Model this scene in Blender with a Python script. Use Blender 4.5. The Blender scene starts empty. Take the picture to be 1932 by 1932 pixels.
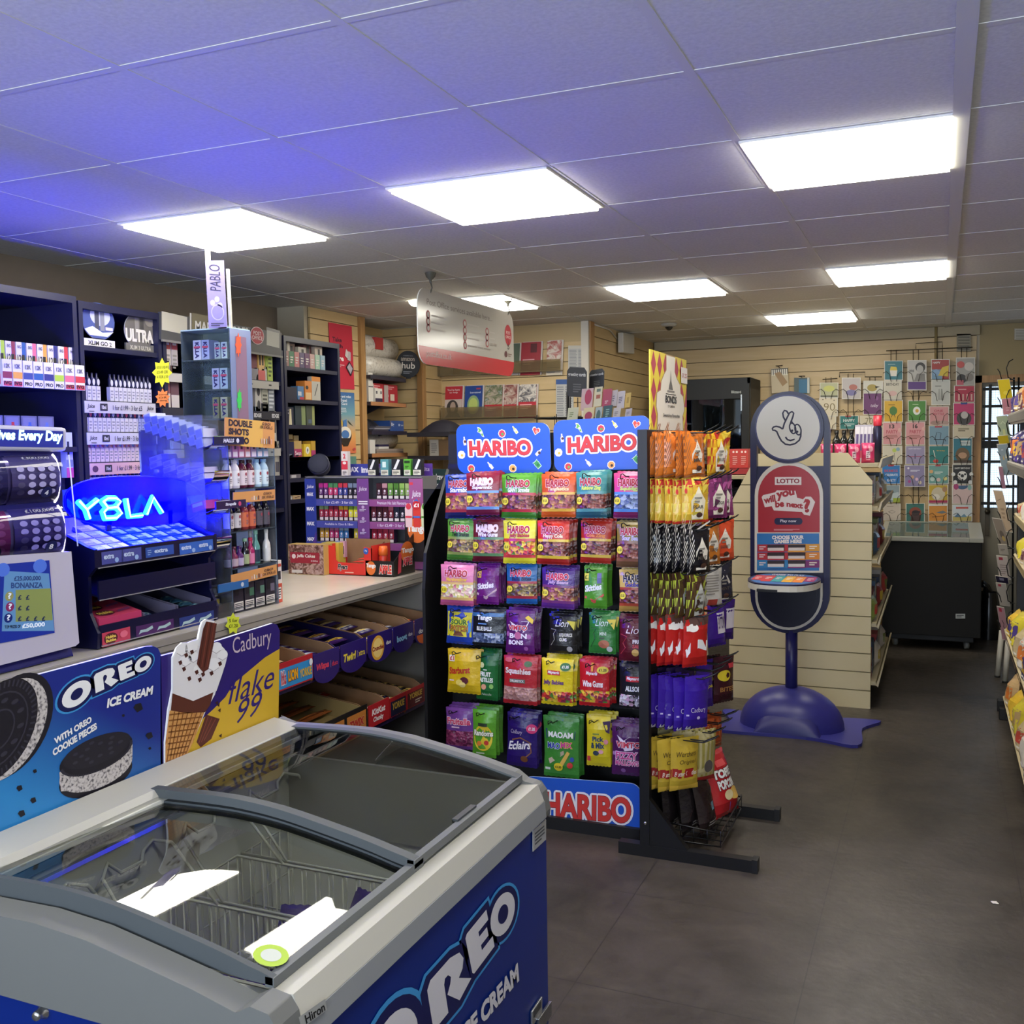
import bpy, math, random
from mathutils import Vector as V
S = bpy.context.scene
COL = S.collection
rnd = random.Random(11)
# ---------------------------------------------------------------- camera, world, exposure
CAM_Z, FPX, CPX = 1.55, 1886.85, 966.0
def _cam_axes(yaw, pitch, roll):
    cy, sy, cp, sp, cr, sr = math.cos(yaw), math.sin(yaw), math.cos(pitch), math.sin(pitch), math.cos(roll), math.sin(roll)
    fw, rt, up = V((-sy, cy, 0)), V((cy, sy, 0)), V((0, 0, 1))
    f2, u2 = fw * cp + up * sp, up * cp - fw * sp
    return rt * cr + u2 * sr, u2 * cr - rt * sr, f2
RT, UP, FW = _cam_axes(0.405184458, -0.0667965643, -0.0145150471)
cam = bpy.data.cameras.new('camera'); cam_o = bpy.data.objects.new('camera', cam); COL.objects.link(cam_o)
cam.sensor_width = 36; cam.lens = FPX / 1932 * 36; cam.clip_start = .02
from mathutils import Matrix
cam_o.matrix_world = Matrix(((RT.x, UP.x, -FW.x, 0), (RT.y, UP.y, -FW.y, 0), (RT.z, UP.z, -FW.z, CAM_Z), (0, 0, 0, 1)))
S.camera = cam_o
S.view_settings.view_transform = 'Standard'; S.view_settings.look = 'None'; S.view_settings.gamma = 1
S.view_settings.use_curve_mapping = False; S.view_settings.exposure = 0.0
w = bpy.data.worlds.new('world'); S.world = w; w.use_nodes = True
w.node_tree.nodes['Background'].inputs[0].default_value = (.75, .86, 1, 1); w.node_tree.nodes['Background'].inputs[1].default_value = 3.0
sky = bpy.data.lights.new('shopfront_daylight', 'AREA'); sky.shape = 'RECTANGLE'; sky.size = 5; sky.size_y = 1.4; sky.energy = 270; sky.color = (.78, .86, 1); sk = bpy.data.objects.new('shopfront_daylight', sky); COL.objects.link(sk); sk.location = (-.9, -1.82, 1.6); sk.rotation_euler = (math.radians(148), 0, 0)
S.cycles.max_bounces = 8; S.cycles.transparent_max_bounces = 24; S.cycles.use_denoising = True
S.cycles.caustics_reflective = False; S.cycles.caustics_refractive = False; S.cycles.sample_clamp_indirect = 6
PANEL_POWER, BLUE_POWER, PANEL_BLUE = 17.0, 60.0, 115.0
# ---------------------------------------------------------------- helpers: points measured on real planes of the shop
def ray(px, py):
    return RT * ((px - CPX) / FPX) - UP * ((py - CPX) / FPX) + FW
def at(px, py, pl):
    d = ray(px, py); k, val = pl
    if k == 'x': t = val / d.x
    elif k == 'y': t = val / d.y
    else: t = (val - CAM_Z) / d.z
    p = d * t; p.z += CAM_Z
    return p
def X(px, py, v): return at(px, py, ('x', v))
def Y(px, py, v): return at(px, py, ('y', v))
def Z(px, py, v): return at(px, py, ('z', v))
# ---------------------------------------------------------------- materials
def lin(h):
    h = h.lstrip('#'); r = []
    for i in (0, 2, 4):
        c = int(h[i:i + 2], 16) / 255; r.append(c / 12.92 if c <= .04045 else ((c + .055) / 1.055) ** 2.4)
    return (*r, 1)
_M = {}
def _new(name):
    m = bpy.data.materials.new(name); m.use_nodes = True; nt = m.node_tree
    return m, nt, nt.nodes['Principled BSDF']
def M(h, r=.5, metal=0., em=0., bump=0., coat=0.):
    if not isinstance(h, str): return h
    k = (h, r, metal, em, bump, coat)
    if k in _M: return _M[k]
    m, nt, b = _new('surface_' + h.strip('#')); c = lin(h)
    b.inputs['Base Color'].default_value = c; b.inputs['Roughness'].default_value = r; b.inputs['Metallic'].default_value = metal
    if coat: b.inputs['Coat Weight'].default_value = coat; b.inputs['Coat Roughness'].default_value = .08
    if em: b.inputs['Emission Color'].default_value = c; b.inputs['Emission Strength'].default_value = em
    if bump:
        n = nt.nodes.new('ShaderNodeTexNoise'); n.inputs['Scale'].default_value = 38; n.inputs['Detail'].default_value = 3
        tc = nt.nodes.new('ShaderNodeTexCoord'); nt.links.new(tc.outputs['Object'], n.inputs['Vector'])
        bp = nt.nodes.new('ShaderNodeBump'); bp.inputs['Strength'].default_value = bump; bp.inputs['Distance'].default_value = .01
        nt.links.new(n.outputs['Fac'], bp.inputs['Height']); nt.links.new(bp.outputs[0], b.inputs['Normal'])
    _M[k] = m; return m
def noise_mat(name, cols, scale=4, rough=.5, bump=0., detail=6, stretch=(1, 1, 1), kind='noise', const=False, dist=0., em=0):
    k = (name, tuple(cols), scale)
    if k in _M: return _M[k]
    m, nt, b = _new(name); L = nt.links.new; N = nt.nodes.new
    tc = N('ShaderNodeTexCoord'); mp = N('ShaderNodeMapping'); mp.inputs['Scale'].default_value = stretch; L(tc.outputs['Object'], mp.inputs['Vector'])
    if kind == 'noise':
        t = N('ShaderNodeTexNoise'); t.inputs['Scale'].default_value = scale; t.inputs['Detail'].default_value = detail; t.inputs['Distortion'].default_value = dist; out = t.outputs['Fac']
    else:
        t = N('ShaderNodeTexVoronoi'); t.inputs['Scale'].default_value = scale
        sp = N('ShaderNodeSeparateColor'); L(t.outputs['Color'], sp.inputs[0]); out = sp.outputs[0]
    L(mp.outputs[0], t.inputs['Vector'])
    cr = N('ShaderNodeValToRGB'); e = cr.color_ramp.elements
    n = len(cols); lo, hi = (.3, .7) if kind == 'noise' else (0, 1)
    while len(e) < n: e.new(.5)
    for i, c in enumerate(cols):
        e[i].position = lo + (hi - lo) * i / (n if const else max(1, n - 1)); e[i].color = lin(c)
    if const: cr.color_ramp.interpolation = 'CONSTANT'
    L(out, cr.inputs[0]); L(cr.outputs[0], b.inputs['Base Color']); b.inputs['Roughness'].default_value = rough
    if em: L(cr.outputs[0], b.inputs['Emission Color']); b.inputs['Emission Strength'].default_value = em
    if bump:
        bp = N('ShaderNodeBump'); bp.inputs['Strength'].default_value = bump; bp.inputs['Distance'].default_value = .004
        L(t.outputs['Distance'] if kind != 'noise' else out, bp.inputs['Height']); L(bp.outputs[0], b.inputs['Normal'])
    _M[k] = m; return m
def sweets(*cols, s=75): return noise_mat('sweets', cols, s, .3, .9, kind='v', const=True)
def picture(*cols, s=14): return noise_mat('printed_picture', cols, s, .4, 0, 4, dist=1.5)
def glass(tint='#f4faf8', rough=.02, ior=1.45, name='clear_sheet', haze=0., hz='#ffffff'):
    k = (name, tint, rough, ior, haze, hz)
    if k in _M: return _M[k]
    m, nt, b = _new(name); N = nt.nodes.new; L = nt.links.new; nt.nodes.remove(b)
    out = nt.nodes['Material Output']; tr = N('ShaderNodeBsdfTransparent'); tr.inputs[0].default_value = lin(tint)
    gl = N('ShaderNodeBsdfGlossy'); gl.inputs['Roughness'].default_value = rough
    fr = N('ShaderNodeFresnel'); fr.inputs[0].default_value = ior; mx = N('ShaderNodeMixShader'); L(fr.outputs[0], mx.inputs[0])
    if haze:
        df = N('ShaderNodeBsdfDiffuse'); df.inputs[0].default_value = lin(hz); m2 = N('ShaderNodeMixShader'); m2.inputs[0].default_value = haze
        L(tr.outputs[0], m2.inputs[1]); L(df.outputs[0], m2.inputs[2]); L(m2.outputs[0], mx.inputs[1])
    else: L(tr.outputs[0], mx.inputs[1])
    L(gl.outputs[0], mx.inputs[2]); L(mx.outputs[0], out.inputs[0]); _M[k] = m; return m
ACR = lambda: glass('#e6ecf4', .04, 1.4, 'clear_acrylic', .05)
# ---------------------------------------------------------------- text outlines
_T = {}
def glyphs(s, off, sh, res=3):
    k = (s, off, sh, res)
    if k in _T: return _T[k]
    cu = bpy.data.curves.new('t', 'FONT'); cu.body = s; cu.size = 1; cu.offset = off; cu.shear = sh; cu.resolution_u = res; cu.fill_mode = 'FRONT'
    ob = bpy.data.objects.new('t', cu); me = ob.to_mesh()
    vs = [(v.co.x, v.co.y) for v in me.vertices]; fs = [tuple(p.vertices) for p in me.polygons]
    ob.to_mesh_clear(); bpy.data.objects.remove(ob); bpy.data.curves.remove(cu)
    xs = [v[0] for v in vs] or [0, 1]; ys = [v[1] for v in vs] or [0, 1]
    _T[k] = (vs, fs, (min(xs), min(ys), max(xs), max(ys))); return _T[k]
# ---------------------------------------------------------------- frames: (a, b, lift) -> point
class F:
    sub = 1
    def __init__(s, o, u, v):
        s.o, s.u, s.v = V(o), V(u), V(v); s.n = s.u.cross(s.v).normalized()
    def __call__(s, a, b, l=0.): return s.o + s.u * a + s.v * b + s.n * l
    def asp(s): return s.u.length / s.v.length
def fpx(pl, p00, p10, p01):
    o = at(*p00, pl); return F(o, at(*p10, pl) - o, at(*p01, pl) - o)
def face_e(y0, y1, z0, z1, x): return F((x, y0, z0), (0, y1 - y0, 0), (0, 0, z1 - z0))      # faces the aisle (+x)
def face_s(x0, x1, z0, z1, y): return F((x0, y, z0), (x1 - x0, 0, 0), (0, 0, z1 - z0))      # faces the camera end (-y)
# ---------------------------------------------------------------- mesh builder
class MB:
    def __init__(s): s.v, s.f, s.m, s.sm, s.mats = [], [], [], [], []
    def mi(s, m):
        m = M(m)
        if m not in s.mats: s.mats.append(m)
        return s.mats.index(m)
    def add(s, vs, fs, m, smooth=False):
        b = len(s.v); s.v += [V(p) for p in vs]; k = s.mi(m)
        for f in fs: s.f.append([b + i for i in f]); s.m.append(k); s.sm.append(smooth)
    def poly(s, pts, m): s.add(pts, [range(len(pts))], m)
    def box(s, a, b, m, top=None, front=None):
        (x0, y0, z0), (x1, y1, z1) = a, b
        s.obox((x0, y0, z0), (x1 - x0, 0, 0), (0, y1 - y0, 0), (0, 0, z1 - z0), m)
        return s
    def obox(s, o, u, v, w, m):
        o, u, v, w = V(o), V(u), V(v), V(w)
        if u.cross(v).dot(w) < 0: u, v = v, u
        p = [o, o + u, o + u + v, o + v]; p += [q + w for q in p]
        s.add(p, [(0, 3, 2, 1), (4, 5, 6, 7), (0, 1, 5, 4), (1, 2, 6, 5), (2, 3, 7, 6), (3, 0, 4, 7)], m); return s
    def prism(s, pts, d, m, side=None, smooth=False):
        pts = [V(p) for p in pts]; d = V(d); n = len(pts)
        nn = V((0, 0, 0))
        for i in range(n): nn += pts[i].cross(pts[(i + 1) % n])
        if nn.dot(d) > 0: pts.reverse()
        s.add(pts, [range(n)], m); s.add([p + d for p in pts], [list(range(n))[::-1]], m)
        s.add(pts + [p + d for p in pts], [((i + 1) % n, i, n + i, n + (i + 1) % n) for i in range(n)], side or m, smooth); return s
    def tube(s, path, r, m, n=6, closed=False, smooth=True):
        path = [V(p) for p in path]; k = len(path); vs, fs = [], []; prev = None
        for i, p in enumerate(path):
            a = path[i - 1] if i or closed else p; b = path[(i + 1) % k] if i < k - 1 or closed else p
            t = (b - a).normalized()
            if prev is None: prev = t.orthogonal().normalized()
            s1 = (prev - t * prev.dot(t)).normalized(); prev = s1; s2 = t.cross(s1)
            rr = r[i] if isinstance(r, (list, tuple)) else r
            vs += [p + (s1 * math.cos(2 * math.pi * j / n) + s2 * math.sin(2 * math.pi * j / n)) * rr for j in range(n)]
        for i in range(k if closed else k - 1):
            for j in range(n):
                a, b = i * n + j, i * n + (j + 1) % n; c, d = ((i + 1) % k) * n + (j + 1) % n, ((i + 1) % k) * n + j
                fs.append((a, b, c, d))
        if not closed: fs += [list(range(n))[::-1], list(range((k - 1) * n, k * n))]
        s.add(vs, fs, m, smooth); return s
    def cyl(s, p, q, r, m, n=16, r2=None): return s.tube([p, q], [r, r if r2 is None else r2], m, n, smooth=n > 8)
    def lathe(s, prof, c, m, n=20, axis=(0, 0, 1), mats=None):
        ax = V(axis).normalized(); u = ax.orthogonal().normalized(); v = ax.cross(u); c = V(c); k = len(prof)
        vs = [c + ax * z + (u * math.cos(2 * math.pi * j / n) + v * math.sin(2 * math.pi * j / n)) * max(r, 1e-4) for r, z in prof for j in range(n)]
        b = len(s.v); s.v += vs
        for i in range(k - 1):
            mm = s.mi(mats[i] if mats else m)
            for j in range(n): s.f.append([b + i * n + j, b + i * n + (j + 1) % n, b + (i + 1) * n + (j + 1) % n, b + (i + 1) * n + j]); s.m.append(mm); s.sm.append(True)
        return s
    def surf(s, fn, nu, nv, m, smooth=True, mf=None):
        b = len(s.v)
        for j in range(nv + 1):
            for i in range(nu + 1): s.v.append(V(fn(i / nu, j / nv)))
        for j in range(nv):
            for i in range(nu):
                a = b + j * (nu + 1) + i; s.f.append([a, a + 1, a + nu + 2, a + nu + 1]); s.m.append(s.mi(mf((i + .5) / nu, (j + .5) / nv) if mf else m)); s.sm.append(smooth)
        return s
    # --- printed shapes on a frame P(a, b, lift)
    def rect(s, P, a0, b0, a1, b1, m, l=.0005):
        k = P.sub
        for i in range(k):
            for j in range(k):
                x0, x1, y0, y1 = a0 + (a1 - a0) * i / k, a0 + (a1 - a0) * (i + 1) / k, b0 + (b1 - b0) * j / k, b0 + (b1 - b0) * (j + 1) / k
                s.add([P(x0, y0, l), P(x1, y0, l), P(x1, y1, l), P(x0, y1, l)], [(0, 1, 2, 3)], m, k > 1)
    def disc(s, P, a, b, ra, rb, m, l=.0005, n=24, a0=0., a1=2 * math.pi):
        c = [P(a + ra * math.cos(a0 + (a1 - a0) * i / n), b + rb * math.sin(a0 + (a1 - a0) * i / n), l) for i in range(n + (abs(a1 - a0) < 6.28))]
        s.add([P(a, b, l)] + c, [(0, i + 1, (i + 1) % len(c) + 1) for i in range(len(c))], m)
    def stroke(s, P, pts, wd, m, l=.0005, closed=False):
        q = [P(a, b, l) for a, b in pts]; k = len(q); n = getattr(P, 'n', None)
        vs = []
        for i in range(k):
            a = q[i - 1] if i or closed else q[i]; b = q[(i + 1) % k] if i < k - 1 or closed else q[i]
            t = (b - a).normalized(); sd = n.cross(t).normalized() * wd / 2; vs += [q[i] - sd, q[i] + sd]
        e = k if closed else k - 1
        s.add(vs, [(2 * i, 2 * i + 1, (2 * i + 3) % (2 * k), (2 * i + 2) % (2 * k)) for i in range(e)], m)
    def text(s, P, a0, b0, a1, b1, st, m, l=.0008, bold=.02, sh=0., o=None, ow=.05, o2=None, rot=0., arc=0., res=3):
        base = glyphs(st, bold, sh, res); x0, y0, x1, y1 = base[2]; kx, ky = (a1 - a0) / max(x1 - x0, 1e-6), (b1 - b0) / max(y1 - y0, 1e-6)
        layers = ([(ow * 1.7, o2, 0)] if o2 else []) + ([(ow, o, .0002)] if o else []) + [(0, m, .0004 if o else 0)]
        for add, mt, dl in layers:
            vs, fs, _ = glyphs(st, bold + add, sh, res); pts = []
            for x, y in vs:
                a, b = a0 + (x - x0) * kx, b0 + (y - y0) * ky
                if arc: t = (a - a0) / (a1 - a0) * 2 - 1; b += arc * (1 - t * t)
                if rot: b += rot * (a - a0)
                pts.append(P(a, b, l + dl))
            s.add(pts, fs, mt)
    def lines(s, P, a0, b0, a1, b1, n, m, l=.0006):
        for i in range(n):
            y = b0 + (b1 - b0) * (i + .25) / n; e = a1 - (a1 - a0) * (.35 if i == 0 else rnd.random() * .12)
            s.rect(P, a0, y, e, y + (b1 - b0) * .5 / n, m, l)
    def art(s, P, items, l=.0006):
        for it in items or ():
            k = it[0]
            if k == 'r': s.rect(P, *it[1:5], it[5], l)
            elif k == 't': s.text(P, *it[1:7], l, **(it[7] if len(it) > 7 else {}))
            elif k == 'd': s.disc(P, *it[1:6], l, *it[6:])
            elif k == 'l': s.lines(P, *it[1:7], l)
            elif k == 'p': s.add([P(a, b, l) for a, b in it[1]], [range(len(it[1]))], it[2])
            elif k == 'k': s.stroke(P, it[1], it[2], it[3], l)
            l += .0003 if k != 't' else .0007
        return s
    # --- to objects
    def build(s, name, parent=None, org=None, bevel=0., seg=2):
        if parent is not None: o0 = ORG[parent.name]
        elif org is not None: o0 = V(org)
        else:
            o0 = V(((min(p.x for p in s.v) + max(p.x for p in s.v)) / 2, (min(p.y for p in s.v) + max(p.y for p in s.v)) / 2, min(p.z for p in s.v)))
        me = bpy.data.meshes.new(name); me.from_pydata([p - o0 for p in s.v], [], s.f)
        for m in s.mats: me.materials.append(m)
        me.polygons.foreach_set('material_index', s.m); me.polygons.foreach_set('use_smooth', s.sm); me.update()
        o = bpy.data.objects.new(name, me); COL.objects.link(o); ORG[o.name] = o0
        if parent is not None: o.parent = parent
        else: o.location = o0
        if bevel:
            md = o.modifiers.new('edge', 'BEVEL'); md.width = bevel; md.segments = seg; md.limit_method = 'ANGLE'; md.angle_limit = .7
        return o
    def one(s, name, label, cat, group=None, **k):
        o = s.build(name, **k); return tag(o, label, cat, group)
ORG = {}
def tag(o, label, cat, group=None):
    o['label'] = label; o['category'] = cat
    if group: o['group'] = group
    return o
def thing(name, label, cat, loc, group=None):
    o = bpy.data.objects.new(name, None); COL.objects.link(o); o.location = loc; o.empty_display_size = .05; ORG[o.name] = V(loc)
    return tag(o, label, cat, group)
def struct(mb, name, parent=None, **k):
    o = mb.build(name, parent, **k)
    if parent is None: o['kind'] = 'structure'
    return o
def dup(r, d, label, group=None, rz=0.):
    c = r.copy(); COL.objects.link(c); c.location = V(r.location) + V(d); c['label'] = label; ORG[c.name] = ORG[r.name] + V(d)
    if group: c['group'] = group
    if rz: c.rotation_euler.z += rz
    for ch in r.children:
        k = ch.copy(); COL.objects.link(k); k.parent = c
        for g in ch.children:
            h = g.copy(); COL.objects.link(h); h.parent = k
    return c
ORD = 'first second third fourth fifth sixth seventh eighth ninth tenth eleventh twelfth thirteenth fourteenth fifteenth sixteenth seventeenth eighteenth nineteenth twentieth'.split()
UE, US, UZ = V((0, 1, 0)), V((1, 0, 0)), V((0, 0, 1))
def carton(name, label, cat, P, d, col, items=(), group=None, top=None, parent=None, rough=.42, bevel=0., extra=None):
    """a box whose printed front is the frame P and which runs d back from it"""
    mb = MB(); mb.obox(P.o, P.u, P.v, -P.n * d, M(col, rough))
    if top: mb.poly([P(0, 1) + UZ * .0005, P(1, 1) + UZ * .0005, P(1, 1) - P.n * d + UZ * .0005, P(0, 1) - P.n * d + UZ * .0005], top)
    mb.art(P, items)
    if extra: extra(mb)
    o = mb.build(name, parent, org=None if parent is not None else (P(.5, 0) - P.n * d / 2), bevel=bevel)
    return o if parent is not None else tag(o, label, cat, group)
def rowbox(name, P0, n, step, labelf, cat, group, d, specs, w=None, skip=(), jitter=0.):
    """n like boxes in a row: P0 is the frame of the first; each is its own object"""
    for i in range(n):
        if i in skip: continue
        col, items, top = specs[i % len(specs)]
        o = P0.o + V(step) * i + P0.n * (rnd.uniform(-jitter, 0) if jitter else 0)
        carton(name, labelf(i), cat, F(o, P0.u, P0.v), d, col, items, group, top)
# hanging pouches -------------------------------------------------------------------------------------------------
class PF:
    sub = 4
    def __init__(s, o, u, v, d, n=None): s.o, s.u, s.v, s.d = V(o), V(u), V(v), d; s.n = s.u.cross(s.v).normalized(); s.ph = rnd.random() * 6
    def h(s, a, b):
        a = min(max(a, 0.), 1.); b = min(max(b, 0.), 1.)
        e = min(b / .2, 1) * min((1 - b) / .26, 1); e = max(e, 0) ** .6
        return s.d * e * math.sin(math.pi * a) ** .55 if 0 < a < 1 else 0.
    def __call__(s, a, b, l=0.):
        w = 1 - .05 * math.sin(math.pi * min(max(b, 0), 1))
        return s.o + s.u * (.5 + (a - .5) * w) + s.v * b + s.n * (s.h(a, b) * (1 + .16 * math.sin(9 * a + s.ph) * math.sin(7 * b + s.ph)) + l)
def pouch(P, base, bands=(), items=(), mb=None, rough=.28, back=.55, zig=True):
    """pillow bag: bands = [(b0, b1, material)] from bottom to top; art on the bulged front"""
    mb = mb or MB(); bs = sorted({0, 1, .06, .2, .35, .5, .62, .74, .86, .94} | {x for t in bands for x in t[:2]})
    cols = [i / 8 for i in range(9)]
    def mat(b):
        for b0, b1, m in bands:
            if b0 <= b <= b1: return m if not isinstance(m, str) else M(m, rough, bump=.25)
        return M(base, rough, bump=.25) if isinstance(base, str) else base
    for j in range(len(bs) - 1):
        mb.add([P(a, bs[j]) for a in cols] + [P(a, bs[j + 1]) for a in cols], [(i, i + 1, i + 10, i + 9) for i in range(8)], mat((bs[j] + bs[j + 1]) / 2), True)
    Q = lambda a, b: P(a, b) - P.n * (P.h(a, b) * (1 + back) + .0006)
    bb = [0, .06, .2, .5, .8, .94, 1]
    for j in range(6): mb.add([Q(a, bb[j]) for a in cols] + [Q(a, bb[j + 1]) for a in cols], [(i + 1, i, i + 9, i + 10) for i in range(8)], M(base, rough, bump=.25) if isinstance(base, str) else base, True)
    if zig:
        for e, sg in ((0, -1), (1, 1)):
            n = 14; q = [P(i / n, e) + P.v.normalized() * (.0025 * sg * (i % 2)) for i in range(n + 1)]
            mb.add([P(i / n, e) for i in range(n + 1)] + q, [(i, i + 1, n + 2 + i, n + 1 + i) for i in range(n)], mat(e))
    return mb.art(P, items, .0009)
# ================================================================ SETTING
H = 2.435
def floor_mat():
    m, nt, b = _new('dark_slate_vinyl'); N = nt.nodes.new; L = nt.links.new
    tc = N('ShaderNodeTexCoord'); br = N('ShaderNodeTexBrick'); br.offset = 0; br.inputs['Scale'].default_value = 1
    br.inputs['Brick Width'].default_value = .61; br.inputs['Row Height'].default_value = .61; br.inputs['Mortar Size'].default_value = .0022; br.inputs['Mortar Smooth'].default_value = .3
    L(tc.outputs['Object'], br.inputs['Vector'])
    n1 = N('ShaderNodeTexNoise'); n1.inputs['Scale'].default_value = 3.2; n1.inputs['Detail'].default_value = 9; n1.inputs['Roughness'].default_value = .62; n1.inputs['Distortion'].default_value = .6
    n2 = N('ShaderNodeTexNoise'); n2.inputs['Scale'].default_value = 26; n2.inputs['Detail'].default_value = 6
    L(tc.outputs['Object'], n1.inputs['Vector']); L(tc.outputs['Object'], n2.inputs['Vector'])
    cr = N('ShaderNodeValToRGB'); e = cr.color_ramp.elements; e[0].position, e[1].position = .32, .72; e[0].color = lin('#302b26'); e[1].color = lin('#4f4840'); L(n1.outputs['Fac'], cr.inputs[0])
    mx = N('ShaderNodeMix'); mx.data_type = 'RGBA'; mx.inputs['B'].default_value = lin('#2c2825'); L(br.outputs['Fac'], mx.inputs['Factor']); L(cr.outputs[0], mx.inputs['A']); L(mx.outputs['Result'], b.inputs['Base Color'])
    mr = N('ShaderNodeMapRange'); mr.inputs['To Min'].default_value = .27; mr.inputs['To Max'].default_value = .56; L(n2.outputs['Fac'], mr.inputs[0]); L(mr.outputs[0], b.inputs['Roughness'])
    bp = N('ShaderNodeBump'); bp.inputs['Strength'].default_value = .35; bp.inputs['Distance'].default_value = .004; L(n2.outputs['Fac'], bp.inputs['Height']); L(bp.outputs[0], b.inputs['Normal'])
    return m
WALL = noise_mat('painted_wall', ['#b3a892', '#bdb29c'], 6, .7, .15)
MAPLE = noise_mat('maple_slat', ['#c3a877', '#ccb284'], 3, .45, .05, 5, (1, 1, 9))
MAPLE_D = M('#6e5c3e', .7)
OAK = noise_mat('oak_trim', ['#9c7446', '#b58a58'], 5, .5, .1, 6, (14, 14, 1))
CREAM = noise_mat('cream_slat', ['#d3c49b', '#d9cba4'], 4, .45, .04)
CREAM_D = M('#6d5f3e', .6)
MOUNTS = []
mb = MB(); mb.box((-4.2, -1.7, -.1), (2.3, 9.4, 0), floor_mat()); struct(mb, 'floor')
TILE = noise_mat('mineral_ceiling_tile', ['#cfcdc8', '#dedcd7'], 90, .85, .1)
mb = MB(); mb.box((-4.2, -1.7, H + .002), (2.3, 9.0, H + .1), TILE)
xs = [.035 - .6 * k for k in range(-4, 8)]; ys = [3.04 + .6 * k for k in range(-8, 10)]
GRD = M('#d4d2cc', .6)
for x in xs: mb.box((x - .012, -1.7, H), (x + .012, 8.75, H + .003), GRD)
for y in ys: mb.box((-4.2, y - .012, H + .0005), (2.3, y + .012, H + .0035), GRD)
struct(mb, 'ceiling')
mb = MB(); mb.box((.018, -1.6, H - .007), (.062, 8.74, H), M('#d6d4ce', .6)); struct(mb, 'trim_1')
# walls
def slats(mb, o, u, width, z0, z1, pitch=.1, phase=0., m=MAPLE, dk=MAPLE_D, th=.014):
    """horizontal slatwall boards; o = foot of the panel, u = unit direction along it, the face points to u x z"""
    u = V(u); n = u.cross(UZ); o = V(o)
    mb.obox((o.x, o.y, z0), u * width, n * .004, UZ * (z1 - z0), dk)
    z = z0 - phase
    while z < z1:
        a, b = max(z, z0), min(z + pitch - .0055, z1)
        if b - a > .01: mb.obox((o.x + n.x * .004, o.y + n.y * .004, a), u * width, n * th, UZ * (b - a), m)
        z += pitch
    return mb
mb = MB(); mb.box((-4.1, -1.7, 0), (-3.87, 5.3, H + .02), noise_mat('taupe_wall', ['#7d7060', '#85786a'], 6, .7, .15)); struct(mb, 'wall_left')
mb = MB(); mb.box((-4.1, 5.3, 0), (-3.67, 5.9, H + .02), WALL); slats(mb, (-3.67, 5.34, 0), UE, .56, .9, H, .1, .03); struct(mb, 'wall_pier')
mb = MB(); mb.box((-4.1, 5.9, 0), (-3.918, 6.668, H + .02), WALL); slats(mb, (-3.918, 5.9, 0), UE, .75, .9, H, .1, .05); struct(mb, 'wall_alcove')
mb = MB(); mb.box((-4.1, 6.668, 0), (-3.568, 6.95, H + .02), WALL); slats(mb, (-3.918, 6.668, 0), US, .35, .9, H, .1, .02); slats(mb, (-3.568, 6.668, 0), UE, .28, .9, H, .1, .04); struct(mb, 'wall_nook')
mb = MB(); mb.box((-4.1, 6.95, 0), (-2.37, 7.1, H + .02), WALL); slats(mb, (-3.568, 6.95, 0), US, 1.18, .7, H - .14, .1, .045); mb.box((-3.568, 6.93, H - .14), (-2.37, 6.95, H), M('#b9a276')); struct(mb, 'wall_leaflets')
mb = MB(); mb.box((-2.6, 7.1, 0), (-2.37, 8.9, H + .02), WALL); slats(mb, (-2.37, 6.95, 0), UE, 1.8, .2, H, .1, .06); struct(mb, 'wall_return')
mb = MB(); mb.box((-2.37, 8.75, 0), (.27, 8.95, H + .02), WALL); slats(mb, (-2.352, 8.75, 0), US, 2.6, .1, H - .06, .115, .04); mb.box((.27, 8.75, 2.02), (2.3, 8.95, H + .02), M('#a08f68', .7)); mb.box((1.15, 8.75, 0), (2.3, 8.95, 2.02), WALL); struct(mb, 'wall_back')
mb = MB(); mb.box((2.2, -1.7, 0), (2.35, 8.95, H + .02), WALL); struct(mb, 'wall_right')
mb = MB(); mb.box((-4.1, -1.75, 0), (2.3, -1.6, .9), WALL); mb.box((-4.1, -1.75, 2.3), (2.3, -1.6, H + .02), WALL); mb.box((-4.1, -1.75, .9), (-3.4, -1.6, 2.3), WALL); mb.box((1.6, -1.75, .9), (2.3, -1.6, 2.3), WALL); struct(mb, 'wall_front')
mb = MB(); mb.box((-3.4, -1.70, .9), (1.6, -1.694, 2.3), glass('#f4f8fa', .02, 1.45, 'shopfront_glass')); struct(mb, 'window_1')
mb = MB(); mb.box((-3.69, 5.9, 0), (-3.63, 5.96, H), OAK); struct(mb, 'trim_2')
mb = MB(); mb.box((-3.59, 6.62, 0), (-3.54, 6.66, H), OAK); mb.box((-3.59, 6.612, 0), (-3.552, 6.62, H), M('#8d683c')); struct(mb, 'trim_3')
mb = MB(); mb.box((-2.40, 6.905, 0), (-2.345, 6.93, H), M('#cfc9bb', .5)); struct(mb, 'trim_4')
mb = MB(); mb.box((-2.352, 6.935, 0), (-2.335, 7.02, H), OAK); struct(mb, 'trim_5')
mb = MB(); mb.box((-2.34, 8.70, H - .075), (.27, 8.735, H), M('#a99d82', .7)); struct(mb, 'trim_6')
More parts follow.
